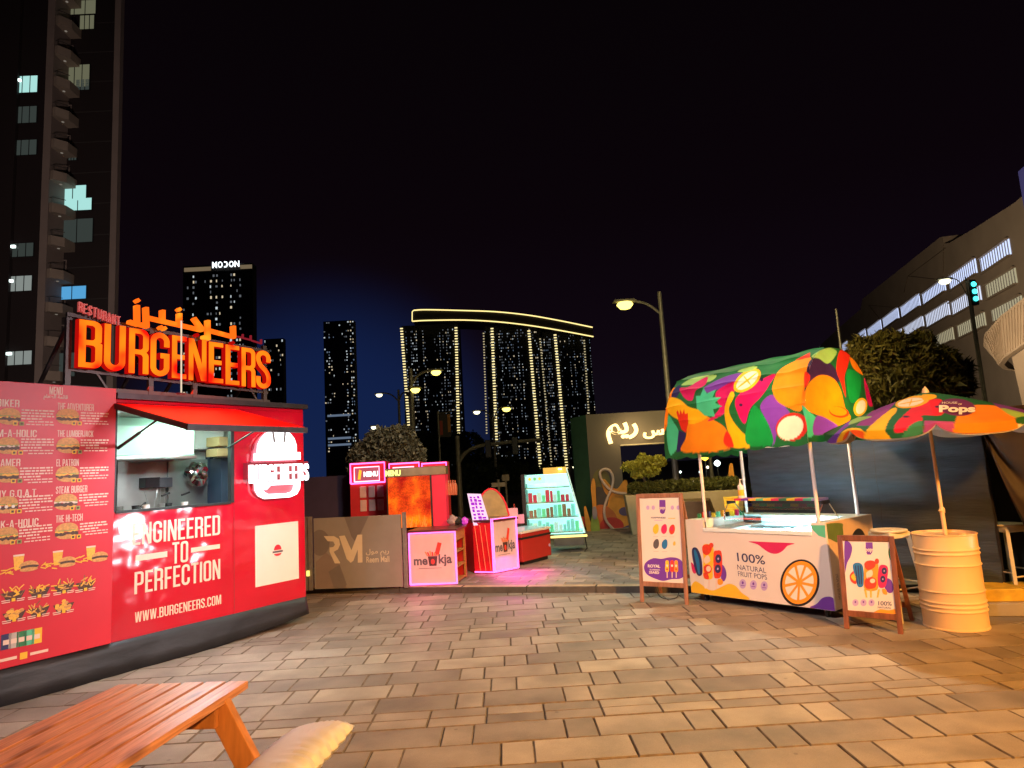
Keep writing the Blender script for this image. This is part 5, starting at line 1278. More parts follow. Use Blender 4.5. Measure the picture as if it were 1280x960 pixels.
stool(Frame(4.02, 7.05, .3), .90, 'cream metal bar stool half hidden between poster board and drum')
stool(Frame(5.46, 7.30, .2), .86, 'cream metal bar stool under the draped cloth at the right edge')

# ================================================================== HOARDING, KERB, DRAPED CLOTH (right)
HB = np.array([5.62, 6.75]); HA = np.array([3.49, 9.44]); hd = HB-HA; HL = np.linalg.norm(hd)
HF = Frame(HA[0], HA[1], math.atan2(hd[1], hd[0]))
hoard = thing('fabric_hoarding', 'dark blue-grey fabric hoarding screen behind the cart and umbrella', 'screen', HF)
HM = mat('hoarding_cloth', (.030, .042, .066), .62, var=.28, scale=3, bump=.55, bscale=7, stretch=(1, 1, 7))
xs_ = [0, HL*.5, HL*.93]
for (xa, xb) in ((0, HL*.5-.006), (HL*.5, HL*.835)):
    mb = MB(); V = []; Fs = []; nx, nz_ = 60, 40
    for i in range(nx+1):
        for j in range(nz_+1):
            x = xa+(xb-xa)*i/nx; z = .22+1.86*j/nz_; V.append((x, .012*math.sin(z*11+x*1.2)+.006*math.sin(z*27+x*3)+.012*math.sin(x*4), z))
    for i in range(nx):
        for j in range(nz_): q = i*(nz_+1)+j; Fs.append((q, q+nz_+1, q+nz_+2, q+1))
    mb.add(V, Fs, HM); mb.obj('cloth_sheet', hoard, smooth=True)
mb = MB()
for x in (0.02, HL*.5, HL*.832): mb.rail((x, .05, 0), (x, .05, 2.08), .04, .04, M['dark_metal'])
mb.rail((0, .05, 2.06), (HL*.83, .05, 2.06), .04, .04, M['dark_metal']); mb.rail((0, .05, .25), (HL*.83, .05, .25), .04, .04, M['dark_metal']); mb.obj('frame', hoard)
mb = MB(); mb.box(HL*.70, HL*1.7, .55, .58, .0, 1.85, mat('backing_cloth', (.012, .012, .014), .8)); mb.obj('back_cloth', hoard)  # dark sheet added so the gap behind the stool stays dark
# draped brown cloth at the right with folds
mb = MB(); V = []; Fs = []; nu, nv = 70, 60
DA = HF.W((HL*.87, -.06, 0)); 
for i in range(nu+1):
    for j in range(nv+1):
        a = i/nu; b = j/nv
        x = HL*.838+a*1.9; zb_ = max(.42, 2.0-(x/HL-.838)/.105*1.55); z = 2.12-b*(2.12-zb_)
        fold = .055*math.sin((a*1.0+b*.55)*24)+.02*math.sin((a*1.6+b*.9)*31)
        V.append((x, -.08-fold*.6-.10*b*a, z))
for i in range(nu):
    for j in range(nv): q = i*(nv+1)+j; Fs.append((q, q+1, q+nv+2, q+nv+1))
mb.add(V, Fs, mat('draped_brown_cloth', (.05, .038, .032), .7, var=.25, scale=2, bump=.2, bscale=12)); o = mb.obj('draped_cloth', None, HF, smooth=True); tag(o, 'dark brown cloth hanging in folds at the right edge', 'cloth')
# yellow and grey road kerb
K1 = Frame(4.62, 6.90, math.atan2(-.10, .42))
kb = thing('painted_kerb', 'short yellow and grey painted kerb behind the drum', 'kerb', K1)
for i in range(5):
    mb = MB(); mb.box(i*.6, i*.6+.592, 0, .5, 0, .125, M['concrete']); mb.obj('kerb_block', kb, bevel=.008)
    mb = MB(); mb.box(i*.6, i*.6+.594, .09, .5, .126, .25, mat('yellow_kerb_paint', (.55, .36, .03), .6, var=.25, scale=8, bump=.1)); mb.obj('yellow_block', kb, bevel=.008)

# ================================================================== BANNER FENCE
pL, pR = G(392, 738, PZ), G(506, 735, PZ)
BF = Frame(pL[0], pL[1], math.atan2(pR[1]-pL[1], pR[0]-pL[0]), PZ); BW = float(np.hypot(*(pR-pL)[:2]))
ban = thing('mall_banner_panel', 'taupe banner panel with cream mall lettering between two posts', 'banner', BF)
TP = mat('banner_taupe', (.25, .23, .19), .6, var=.05); TPd = mat('banner_taupe_dark', (.165, .145, .125), .6, var=.05); TPm = mat('banner_taupe_mid', (.22, .175, .14), .6, var=.05)
def Bq(a, b): q = BF.px(380+a/5.05, 560+b/5.05, 0.); return (q[0], q[1])
hB = Bq(600, 420)[1]
mb = MB(); mb.box(.02, BW-.03, 0, .03, .02, hB, TP); pn = mb.obj('panel', ban)
mb = MB()
def bp_(pts, mm, lay, sm=False):
    S = [Bq(*p) for p in pts]; S = smooth_closed(S, 5) if sm else S
    S = [(min(max(x, .022), BW-.032), min(max(z, .022), hB-.002)) for x, z in S]
    mb.add([(x, -.0008*lay, z) for x, z in S], [tuple(range(len(S)))], mm)
bp_([(255, 430), (408, 425), (330, 600), (300, 560)], TPd, 1); bp_(ell(100, 598, 62, 82), TPd, 1); bp_([(75, 720), (140, 660), (215, 720), (250, 800), (270, 885), (75, 885)], TPm, 2); bp_([(155, 780), (225, 735), (270, 860), (260, 885), (190, 885)], TPd, 3)
CRM = mat('banner_cream', (.62, .54, .36), .5, var=.04)
bp_([(125, 556), (190, 556), (222, 575), (228, 610), (215, 640), (188, 655), (228, 722), (228, 728), (195, 728), (162, 655), (162, 628), (185, 625), (196, 610), (185, 590), (150, 588)], CRM, 4)
bp_([(222, 556), (258, 552), (300, 645), (338, 548), (368, 546), (370, 722), (340, 724), (340, 640), (312, 712), (295, 724), (270, 700)], CRM, 4)
AR_REEM = ''.join(chr(c) for c in reversed([0xFEAD, 0xFEF3, 0xFEE2, 0x20, 0xFEE3, 0xFEEE, 0xFEDD]))
def btext(st, a0, a1, b0, b1, bold):
    x0, z0 = Bq(a0, b1); x1, _ = Bq(a1, b1); z1 = Bq(a0, b0)[1]; mb.text(st, x0, x1, z0, z1, -.004, CRM, bold)
btext(AR_REEM, 392, 538, 638, 684, .01); btext('Reem Mall', 395, 540, 686, 724, .015)
o = mb.obj('banner_print', pn); tri_fill(o.data)
for x in (-.05, BW+.02):
    for dx in (0, .075):
        if x > 0 and dx: continue
        mb = MB(); mb.rail((x-dx, .02, 0), (x-dx, .02, hB+.03), .05, .05, M['galv']); mb.obj('post', ban)
mb = MB(); mb.box(-.1, -.06, -.03, .0, .22, .30, emi('small_amber_light', (1., .7, .15), 2)); mb.obj('amber_light', ban)

# ================================================================== SNACK KIOSKS (pink neon)
def wallframe(u0, v0, u1, v1, z=PZ):
    a, b = G(u0, v0, z), G(u1, v1, z); return Frame(a[0], a[1], math.atan2(b[1]-a[1], b[0]-a[0]), z), float(np.hypot(*(b-a)[:2]))
def neon_rect(name, parent, x0, x1, z0, z1, y=-.015, r=.011, mm=None):
    mb = MB(); mb.tube([(x0, y, z0), (x1, y, z0), (x1, y, z1), (x0, y, z1), (x0, y, z0)], r, mm or M['neonpink'], 6); return mb.obj(name, parent)
PW = mat('counter_pale_panel', (.62, .50, .48), .4, var=.05); KR = mat('kiosk_red', (.55, .02, .03), .45, var=.08)
def meokja(prnt, w, h, y=-.003):
    mb = MB(); cx = w/2; BK = M['greyprint']
    mb.text('me', cx-.40*w, cx-.11*w, h*.38, h*.50, y, BK, .03); mb.text('kja', cx+.12*w, cx+.40*w, h*.34, h*.575, y, BK, .03)
    # cup logo standing for the o
    mb.add([(cx+a*w, y, h*b) for a, b in ((-.075, .36), (.075, .36), (.10, .54), (-.10, .54))], [(0, 1, 2, 3)], M['patty']); mb.add([(cx+a*w, y-.0008, h*b) for a, b in [( .04*math.cos(t), .44+.05*math.sin(t)) for t in [math.pi*i/6 for i in range(12)]]], [tuple(range(12))], M['redprint'])
    rs = random.Random(4)
    for q in range(7):
        a = -.12+q*.035; hh = rs.uniform(.06, .14); mb.add([(cx+(a)*w, y-.0004*q, h*.545), (cx+(a+.03)*w, y-.0004*q, h*.545), (cx+(a*1.4+.03)*w, y-.0004*q, h*(.55+hh)), (cx+(a*1.4)*w, y-.0004*q, h*(.55+hh))], [(0, 1, 2, 3)], M['redprint'] if q % 2 else M['bun'])
    mb.add([(cx+(.05)*w, y-.004, h*.60), (cx+.13*w, y-.004, h*.56), (cx+.20*w, y-.004, h*.78), (cx+.12*w, y-.004, h*.80)], [(0, 1, 2, 3)], M['redprint'])
    mb.box(cx-.30*w, cx+.18*w, y-.001, y, h*.315, h*.322, BK)
    o = mb.obj('counter_print', prnt); return o
# counter 1
k1, w1 = wallframe(512.5, 732.5, 572.5, 730.5)
h1 = k1.px(545, 664.5, 0)[1]-0
c1 = thing('snack_counter', 'pale snack counter with pink neon edge beside the mall banner', 'counter', k1, group='neon edged snack counters')
mb = MB(); mb.box(0, w1, 0, .03, .01, h1, PW); mb.obj('front_panel', c1)
mb = MB(); mb.box(0, .03, .03, .65, .01, h1, KR); mb.box(.03, w1, .62, .65, .01, h1, KR); mb.obj('body', c1)
mb = MB(); mb.box(-.01, w1+.02, -.015, .68, h1+.001, h1+.03, mat('counter_top_dark', (.10, .03, .03), .3)); mb.obj('counter_top', c1)
neon_rect('neon_tube', c1, .012, w1-.012, .02, h1-.012); meokja(c1, w1, h1)
wd = mat('orange_ply', (.42, .19, .05), .5, var=.2, stretch=(1, 1, 6))
for i, z in enumerate((.03, .24, .46)):
    mb = MB(); mb.box(w1-.38, w1-.004, .04, .60, z, z+.02, wd); mb.obj('side_shelf', c1)
mb = MB(); mb.box(w1-.40, w1-.381, .031, .619, .01, h1, mat('dark_ply', (.30, .12, .03), .5, var=.2)); mb.box(w1-.38, w1-.002, .031, .039, .01, h1, wd); mb.box(w1-.05, w1+.002, .04, .60, h1-.15, h1, wd); mb.box(w1-.03, w1+.002, .58, .619, .01, h1-.15, wd); mb.obj('shelf_case', c1)
# counter 2 : angled, two faces
k2, w2 = wallframe(617.5, 717.5, 648.5, 711.5)
h2 = k2.px(617, 648, 0)[1]
c2 = thing('snack_counter', 'angled red snack counter with pink neon edge beside the red freezer', 'counter', k2, group='neon edged snack counters')
mb = MB(); mb.box(0, w2, 0, .03, .01, h2, PW); mb.obj('front_panel', c2)
neon_rect('neon_tube', c2, .012, w2-.012, .03, h2-.012); meokja(c2, w2, h2)
redglow = mat('kiosk_red_bright', (.70, .015, .03), .4)
pa = k2.L(G(593.5, 717, PZ))
mb = MB(); mb.prismz([(0, .004), (pa[0], pa[1]), (pa[0]+.2, pa[1]+.5), (w2, .6), (w2, .031), (.001, .031)], .01, h2-.06, redglow); mb.obj('red_side', c2)
mb = MB(); mb.tube([(-.012, -.012, .03), (pa[0]-.01, pa[1]-.02, .03)], .011, M['neonpink'], 6); mb.tube([(-.02, -.015, .02), (-.02, -.015, h2)], .009, M['neonpink'], 6); mb.obj('neon_tube', c2)
mb = MB()
for q in (.15, .42, .70): mb.tube([(pa[0]*q-.006, pa[1]*q-.012, .05), (pa[0]*(q+.22), pa[1]*(q+.22)-.012, h2-.1)], .0035, mat('red_stripe_light', (.8, .2, .1), .4, emit=(1., .25, .1), es=.8), 5)
mb.obj('stripe_print', c2)
mb = MB(); mb.prismz([(-.02, -.02), (pa[0]-.02, pa[1]), (pa[0]+.2, pa[1]+.55), (w2+.03, .62), (w2+.03, -.02)], h2-.055, h2-.02, mat('counter_top_dark', (.1, .03, .03), .3)); mb.obj('counter_top', c2)
# tilted neon menu board (pink lettering)
bx = [G(585.5, 616.5, 1.30), None]
def kq(u, v, y=None): return aty(u, v, y)
yb1 = (k2.W((pa[0], pa[1], 0)))[1]
m0, m1, m2_, m3 = aty(592, 657, yb1-.05), aty(612.5, 655, yb1-.05), aty(601, 617.5, yb1+.1), aty(584, 617, yb1+.1)
mb = MB(); P4 = [m0, m1, m2_, m3]; B4 = [p+np.array([0, .03, 0]) for p in P4]
mb.add(P4+B4, [(0, 1, 2, 3), (7, 6, 5, 4), (0, 4, 5, 1), (1, 5, 6, 2), (2, 6, 7, 3), (3, 7, 4, 0)], emi('lightbox_pink', (1., .62, .78), 1.25))
mbo = mb.obj('tilted_menu_lightbox'); tag(mbo, 'tilted glowing menu with purple writing on the angled snack counter', 'lit menu')
mb = MB(); pk = emi('purple_lettering', (.55, .02, .75), .9)
rs = random.Random(5)
for r in range(8):
    for c in range(3):
        f0, f1 = .12+c*.27, .12+c*.27+rs.uniform(.12, .24); g0 = .08+r*.11; g1 = g0+rs.uniform(.05, .095)
        q = []
        for f_, g_2 in ((f0, g0), (f1, g0), (f1, g1), (f0, g1)): q.append((m0*(1-f_)+m1*f_)*(1-g_2)+(m3*(1-f_)+m2_*f_)*g_2+np.array([0, -.004, 0]))
        mb.add(q, [(0, 1, 2, 3)], pk)
mb.obj('menu_lettering', mbo)['kind'] = 'stuff'

# red neon booths with menu lights at the back left
def backbox(name, label, cat, u0, v0, u1, v1, Y, depth, mm, group=None):
    """box whose front is at depth Y covering picture rows v0..v1"""
    a, b = aty(u0, v1, Y), aty(u1, v1, Y); c = aty(u0, v0, Y); Fq = Frame(a[0], Y, 0)
    t_ = thing(name, label, cat, Fq, group=group); w_ = b[0]-a[0]
    return t_, Fq, w_, a[2], c[2]
labs = ['dark red neon booth panel at the far left with dispensers under its menu', 'middle neon booth panel half hidden by the glass cabinet', 'right neon booth panel with purple menu above the metal cabinet']
for i, (u0, v0, u1, v1) in enumerate(((438.5, 579, 484, 641), (486, 579, 526, 600), (527, 578.5, 560, 600))):
    t_, Fq, w_, z0, z1 = backbox('neon_booth', labs[i], 'booth', u0, v0, u1, v1, 12.4, .5, KR, 'neon booths behind the counters')
    mb = MB(); zb = z1-.30*1.0 if i else z1-.36
    hh = z1-z0
    mb.box(0, w_, 0, .45, PZ if i == 0 else .6, z1, KR); mb.obj('cabinet', t_)
    zt0 = aty(460, 603.5, 12.4)[2]
    neon_rect('outer_neon', t_, .02, w_-.02, zt0, z1-.02, -.03, .016); neon_rect('inner_neon', t_, .09, w_-.12, zt0+.03, z1-.09, -.03, .012, emi('soft_pink_neon', (1., .42, .62), 3.0))
    mb = MB(); mb.box(.11, w_-.14, -.012, -.002, zt0+.05, z1-.11, mat('booth_screen', (.2, .03, .08), .4, emit=((.7, .16, .2), (.6, .2, .3), (.75, .05, .5))[i], es=.5)); mb.obj('screen', t_)
    if i == 0:
        mb = MB(); V, Fs, nz = text_geo('MENU', .05); zz = (zt0+z1)/2-.06
        mb.add([(.26+p[0]*.27, -.02, zz-.02+p[1]*.10) for p in V], Fs, emi('white_letters', (1, .95, .9), 2)); mb.obj('menu_word', t_)
        mb = MB(); mb.add([(.15+a, -.022, zz+b) for a, b in ((0, -.06), (.05, -.06), (.075, .10), (.03, .12))], [(0, 1, 2, 3)], emi('orange_flame', (1., .35, .02), 2)); mb.obj('flame_mark', t_)
        for r in range(2):
            for c in range(3):
                mb = MB(); mb.box(.18+c*.16, .30+c*.16, -.02, .0-.001, zt0-.27-r*.25, zt0-.06-r*.25, mat('dispenser_pink_white', (.75, .5, .5), .35)); mb.obj('dispenser', t_, bevel=.012)
    if i == 1:
        mb = MB(); mb.box(.15, .28, -.02, -.013, z1-.20, z1-.13, emi('cyan_patch', (.2, .9, .8), 1.5)); mb.obj('cyan_logo', t_)
    if i == 2:
        mb = MB(); mb.box(.1, w_-.16, -.022, -.013, z1-.22, z1-.18, emi('amber_patch', (1., .6, .15), 1.8)); mb.obj('amber_caption', t_)
# churro / snack cabinet with orange mesh glass
cb_, Fq, w_, z0, z1 = backbox('snack_cabinet', 'glass snack cabinet glowing orange under a metal cap', 'cabinet', 485, 597, 541, 661, 11.35, .6, KR)
mo = bpy.data.materials.new('orange_mesh_glow'); mo.use_nodes = True; nt = mo.node_tree; b_ = nt.nodes['Principled BSDF']; N = nt.nodes.new
tcn = N('ShaderNodeTexCoord'); nz1 = N('ShaderNodeTexNoise'); nz1.inputs['Scale'].default_value = 2.6; nz1.inputs['Detail'].default_value = 5; vo = N('ShaderNodeTexVoronoi'); vo.inputs['Scale'].default_value = 42
nt.links.new(tcn.outputs['Object'], nz1.inputs['Vector']); nt.links.new(tcn.outputs['Object'], vo.inputs['Vector'])
r = N('ShaderNodeValToRGB'); r.color_ramp.elements[0].position = .35; r.color_ramp.elements[0].color = (.35, .01, .005, 1); r.color_ramp.elements[1].position = .68; r.color_ramp.elements[1].color = (.75, .28, .01, 1); q = r.color_ramp.elements.new(.52); q.color = (.65, .08, .008, 1)
nt.links.new(nz1.outputs[0], r.inputs[0]); mu_ = N('ShaderNodeMath'); mu_.operation = 'MULTIPLY_ADD'; mu_.inputs[1].default_value = -.9; mu_.inputs[2].default_value = 1.1; nt.links.new(vo.outputs['Distance'], mu_.inputs[0])
nt.links.new(r.outputs[0], b_.inputs['Emission Color']); nt.links.new(mu_.outputs[0], b_.inputs['Emission Strength']); nt.links.new(r.outputs[0], b_.inputs['Base Color']); b_.inputs['Roughness'].default_value = .2
mb = MB(); mb.box(.02, w_*.98, 0, .03, z0, z1, mo); mb.obj('mesh_glass', cb_)
mb = MB(); mb.box(0, .02, -.01, .5, .6, z1, M['dark_metal']); mb.box(w_*.98, w_+.01, -.01, .03, .6, z1, M['dark_metal']); mb.box(0, w_, .48, .5, .6, z1, M['dark_metal']); mb.obj('corner_frame', cb_)
x2 = aty(558, 640, 11.35)[0]-Fq.o[0]
mb = MB(); mb.box(w_+.011, x2, .02, .5, .7, z1, mat('kiosk_pinkred', (.6, .03, .06), .3, emit=(.9, .03, .06), es=.45)); mb.obj('side_window', cb_)
mb = MB(); mb.box(-.02, x2+.02, -.03, .52, z1+.001, z1+.15, mat('cap_metal', (.45, .36, .22), .35, .7, var=.15)); mb.obj('metal_cap', cb_, bevel=.01)
mb = MB(); V, Fs, nz = text_geo('MENU', .05); mb.add([(-.01+p[0]*.26, -.035, z1+.02+p[1]*.10) for p in V], Fs, emi('yellowgreen_letters', (.85, 1., .25), 1.8)); mb.obj('menu_word', cb_)
rs = random.Random(8)
mb = MB()
for q in range(40):
    x = rs.uniform(.1, w_-.1); hh = rs.uniform(.05, .22); mb.rail((x, -.012, z0+.0), (x+rs.uniform(-.05, .05), -.012, z0+hh), .008, .008, emi('snack_ember', (1., .22, .03), 1.3))
mb.obj('snack_sticks', cb_)
# flower-like bags on counter 1 right, register
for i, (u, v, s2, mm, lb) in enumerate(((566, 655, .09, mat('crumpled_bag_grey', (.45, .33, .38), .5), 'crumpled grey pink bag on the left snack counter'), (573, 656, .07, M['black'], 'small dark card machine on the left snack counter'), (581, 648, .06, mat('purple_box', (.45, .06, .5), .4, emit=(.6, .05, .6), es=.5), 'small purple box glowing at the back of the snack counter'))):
    p = aty(u, v, 11.05); bm = bmesh.new(); bmesh.ops.create_icosphere(bm, subdivisions=2, radius=s2)
    for v_ in bm.verts: v_.co *= 1+random.uniform(-.22, .22)
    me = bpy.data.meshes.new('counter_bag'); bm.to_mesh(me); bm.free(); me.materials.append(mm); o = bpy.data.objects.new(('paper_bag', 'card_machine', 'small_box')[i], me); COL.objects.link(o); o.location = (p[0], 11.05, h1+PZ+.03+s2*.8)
    tag(o, lb, ('bag', 'card machine', 'box')[i])
# hanging bottles row right of the cabinet
for i in range(4):
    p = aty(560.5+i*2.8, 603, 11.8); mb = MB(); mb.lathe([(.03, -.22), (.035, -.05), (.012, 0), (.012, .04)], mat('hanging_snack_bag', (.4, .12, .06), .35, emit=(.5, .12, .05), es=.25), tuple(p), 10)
    o = mb.obj('hanging_bottle', smooth=True); tag(o, ['leftmost', 'second', 'third', 'rightmost'][i]+' brownish bottle hanging in the row beside the glass cabinet', 'bottle', 'bottles hanging beside the cabinet')
# popcorn-style dome machine
pdm = aty(612, 645, 12.3); dm = thing('dome_machine', 'rounded glass food warmer behind the tilted pink menu', 'food warmer', loc=(pdm[0], 12.3, 0))
mb = MB(); zb = pdm[2]; mb.box(-.26, .36, -.2, .25, .5, zb, KR); mb.obj('base', dm)
mb = MB(); arcs = [(-.26+.62*i/12, zb+.50*math.sin(math.pi*i/12)**.6) for i in range(13)]
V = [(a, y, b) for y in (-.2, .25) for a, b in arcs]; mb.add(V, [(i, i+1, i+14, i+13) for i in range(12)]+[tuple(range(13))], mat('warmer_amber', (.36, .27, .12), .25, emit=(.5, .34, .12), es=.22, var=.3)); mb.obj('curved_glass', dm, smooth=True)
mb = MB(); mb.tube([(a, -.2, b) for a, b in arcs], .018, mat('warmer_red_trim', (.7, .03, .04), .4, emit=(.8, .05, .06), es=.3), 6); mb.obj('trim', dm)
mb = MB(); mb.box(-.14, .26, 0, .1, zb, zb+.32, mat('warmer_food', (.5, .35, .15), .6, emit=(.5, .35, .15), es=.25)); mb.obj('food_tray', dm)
# small things on the far side of the angled counter
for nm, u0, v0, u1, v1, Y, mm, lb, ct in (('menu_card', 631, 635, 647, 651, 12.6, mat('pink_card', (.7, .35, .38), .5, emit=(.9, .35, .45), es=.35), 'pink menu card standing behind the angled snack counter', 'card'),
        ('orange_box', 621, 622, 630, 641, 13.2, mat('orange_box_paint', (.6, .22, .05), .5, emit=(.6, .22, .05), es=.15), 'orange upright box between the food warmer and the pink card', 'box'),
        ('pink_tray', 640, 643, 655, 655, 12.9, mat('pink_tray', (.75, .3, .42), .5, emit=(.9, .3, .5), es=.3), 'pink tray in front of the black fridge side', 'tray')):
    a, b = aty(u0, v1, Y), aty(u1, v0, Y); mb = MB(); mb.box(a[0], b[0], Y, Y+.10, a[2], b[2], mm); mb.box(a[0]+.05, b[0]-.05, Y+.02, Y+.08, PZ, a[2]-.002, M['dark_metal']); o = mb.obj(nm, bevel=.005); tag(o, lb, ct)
a = aty(643, 640, 14.2); mb = MB(); mb.box(-.12, .12, -.12, .12, .70, .72, M['redprint']); mb.lathe([(.09, .72), (.055, .86)], M['redprint'], (0, 0, 0), 14); mb.lathe([(.055, .861), (.035, .93)], M['white'], (0, 0, 0), 14); mb.lathe([(.035, .931), (.012, 1.02)], M['redprint'], (0, 0, 0), 14)
mb.box(-.14, .14, -.14, .14, .0, .69, M['concrete']); o = mb.obj('striped_cone', None, Frame(a[0], 14.2, 0, a[2]-.85)); tag(o, 'small orange and white cone seen above the pink tray', 'cone')
# chest freezer
f0, f1 = G(654, 707.5, PZ), G(690, 698, PZ)
FF = Frame(f0[0], f0[1], math.atan2(f1[1]-f0[1], f1[0]-f0[0]), PZ); fw = float(np.hypot(*(f1-f0)[:2])); fh = FF.px(654, 663, 0)[1]
fz = thing('chest_freezer', 'red chest freezer with glass top between counter and display fridge', 'freezer', FF)
FR_ = mat('freezer_red', (.42, .03, .025), .4, var=.06)
mb = MB(); mb.box(0, fw, 0, .6, .06, fh-.06, FR_); mb.obj('body', fz, bevel=.02)
mb = MB(); mb.box(-.01, fw+.01, -.008, .61, fh*.74, fh*.80, M['dark_metal']); mb.obj('trim_band', fz)
mb = MB(); mb.box(-.01, fw+.01, -.01, .61, fh-.059, fh-.02, M['white']); mb.obj('rim', fz, bevel=.008)
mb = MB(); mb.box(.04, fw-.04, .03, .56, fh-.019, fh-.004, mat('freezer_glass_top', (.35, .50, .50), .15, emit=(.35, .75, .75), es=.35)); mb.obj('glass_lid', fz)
mb = MB(); mb.box(.1, fw-.06, .05, .5, 0, .059, M['black']); mb.obj('plinth', fz)
mb = MB(); mb.lathe([(.03, 0), (.03, .008)], M['lilac'], (0, 0, 0), 14); q = mb.obj('round_badge', fz); q.location = (fw*.93, -.002, fh*.42); q.rotation_euler = (R_(90), 0, 0)
# display fridge
d0 = G(692, 690, PZ)
YD = 13.35
DF = Frame(aty(659, 650, YD)[0], YD, -.10, PZ)
dfr = thing('display_fridge', 'tall glowing open display fridge with cyan lit shelves', 'display fridge', DF)
dw = 1.12; ztop = DF.px(700, 592, 0)[1]; zbot = DF.px(690, 668, 0)[1]
CY = mat('fridge_inside', (.70, .85, .80), .4, emit=(.42, .92, .78), es=1.35, var=.1)
def leanx(z): return -.0
mb = MB(); mb.box(-.07, .0, -.1, .7, 0, ztop+.02, M['black']); mb.obj('black_side', dfr)
mb = MB(); 
V = [(0, .0, zbot), (dw, 0, zbot), (dw-.28, 0, ztop), (0, 0, ztop), (0, .6, zbot), (dw, .6, zbot), (dw-.28, .6, ztop), (0, .6, ztop)]
V = [(x, y+.05, z) for x, y, z in V]
mb.add(V, [(7, 6, 5, 4), (0, 4, 5, 1), (2, 6, 7, 3), (1, 5, 6, 2)], CY)
mb.obj('shell', dfr)
nsh = 4
for i in range(nsh):
    z = zbot+.02+(ztop-zbot)*i/nsh; xe = dw-.28*i/nsh-.02
    mb = MB(); mb.box(.01, xe, .02, .6, z, z+.02, M['white']); sh = mb.obj('shelf', dfr)
    mb = MB(); mb.box(.02, xe-.02, .03, .04, z-.012, z-.001, emi('shelf_led', (.6, 1., .9), 2.0)); mb.obj('shelf_light', sh)
rs = random.Random(3)
seen = {}; ORD = ['first', 'second', 'third', 'fourth', 'fifth', 'sixth', 'seventh', 'eighth', 'ninth', 'tenth']
pmats = [mat('pack_'+n, c, .4, emit=c, es=.6) for n, c in (('red', (.7, .04, .08)), ('brown', (.35, .15, .08)), ('white', (.7, .8, .75)), ('green', (.2, .7, .35)), ('teal', (.3, .7, .65)), ('yellow', (.8, .7, .2)))]
for i in range(nsh-1):
    z = zbot+.041+(ztop-zbot)*i/nsh; x = .04; xe = dw-.28*i/nsh-.10; k = 0
    while x < xe:
        wd_ = rs.uniform(.06, .10); hh = rs.uniform(.13, .24)
        pm_ = pmats[(0, 0, 2, 3)[k % 4]] if i == 2 else pmats[(1, 1, 4, 3)[k % 4]] if i == 1 else pmats[rs.choice([2, 3, 4, 4])] if i == 0 else pmats[rs.choice([1, 2, 5, 4])]
        mb = MB(); mb.box(x, x+wd_*.85, .10, .16, z, z+hh, pm_); o = mb.obj('drink_pack', None, DF, bevel=.01)
        cname = pm_.name.split("_")[1]; seen[(i, cname)] = seen.get((i, cname), 0)+1
        tag(o, f'{ORD[seen[(i, cname)]-1]} {cname} drink pack from the left on the {["lowest", "second lowest", "second highest", "top"][i]} shelf of the display fridge', 'drink', 'drink packs on the display fridge shelves')
        x += wd_; k += 1
mb = MB(); V = [(.0, -.02, zbot), (dw, -.02, zbot), (dw-.28, -.02, ztop), (0, -.02, ztop)]; mb.add(V, [(0, 1, 2, 3)], glass('fridge_glass', (.75, 1., .92), .05, .1)); mb.obj('front_glass', dfr)
mb = MB(); mb.tube([(dw+.01, -.02, zbot), (dw-.27, -.02, ztop+.1)], .014, mat('fridge_edge', (.6, .7, .6), .3, emit=(.6, .9, .7), es=.8), 6); mb.obj('edge_rail', dfr)
mb = MB(); mb.box(.38, dw-.28, -.01, .3, ztop+.001, ztop+.13, mat('yellow_header', (.6, .42, .08), .5, emit=(1., .62, .1), es=.55)); mb.obj('yellow_header', dfr)
mb = MB(); mb.lathe([(.035, 0), (.035, .02)], emi('header_spot', (1., .85, .5), 8), (.72, -.05, ztop+.08), 12); mb.obj('header_light', dfr)
mb = MB(); mb.box(.01, .40, -.012, .02, ztop-.17, ztop-.02, emi('header_white', (.85, 1., .95), 1.2)); mb.obj('white_header', dfr)
for i, cc_ in enumerate(((.95, .7, .05), (.2, .7, .3), (.95, .8, .1))):
    mb = MB(); mb.lathe([(.03, 0), (.03, .004)], mat('header_fruit%d' % i, cc_, .5, emit=cc_, es=.6), (0, 0, 0), 12); q = mb.obj('header_picture', dfr); q.location = (.10+i*.1, -.016, ztop-.08); q.rotation_euler = (R_(90), 0, 0)
mb = MB(); mb.box(dw*.45, dw-.02, .0, .5, .12, zbot-.04, mat('fridge_base', (.16, .15, .12), .4, .3)); mb.obj('base', dfr)
mb = MB(); mb.box(dw*.40, dw+.05, -.04, -.02, zbot-.07, zbot-.03, emi('amber_trim_light', (1., .72, .2), 2.2)); mb.obj('amber_trim', dfr)
mb = MB(); mb.tube([(dw+.0, -.02, zbot-.06), (dw+.03, -.02, zbot-.3), (dw-.1, -.02, zbot-.42)], .012, M['black'], 6); mb.obj('side_hose', dfr)
lamp('kiosk_glow', 'POINT', (-1.3, 9.75, .40), None, (1., .08, .30), 7, .15)
lamp('kiosk_glow_right', 'AREA', (.18, 10.85, .42), (.22, 10.80, 0), (1., .03, .50), 13, .8)
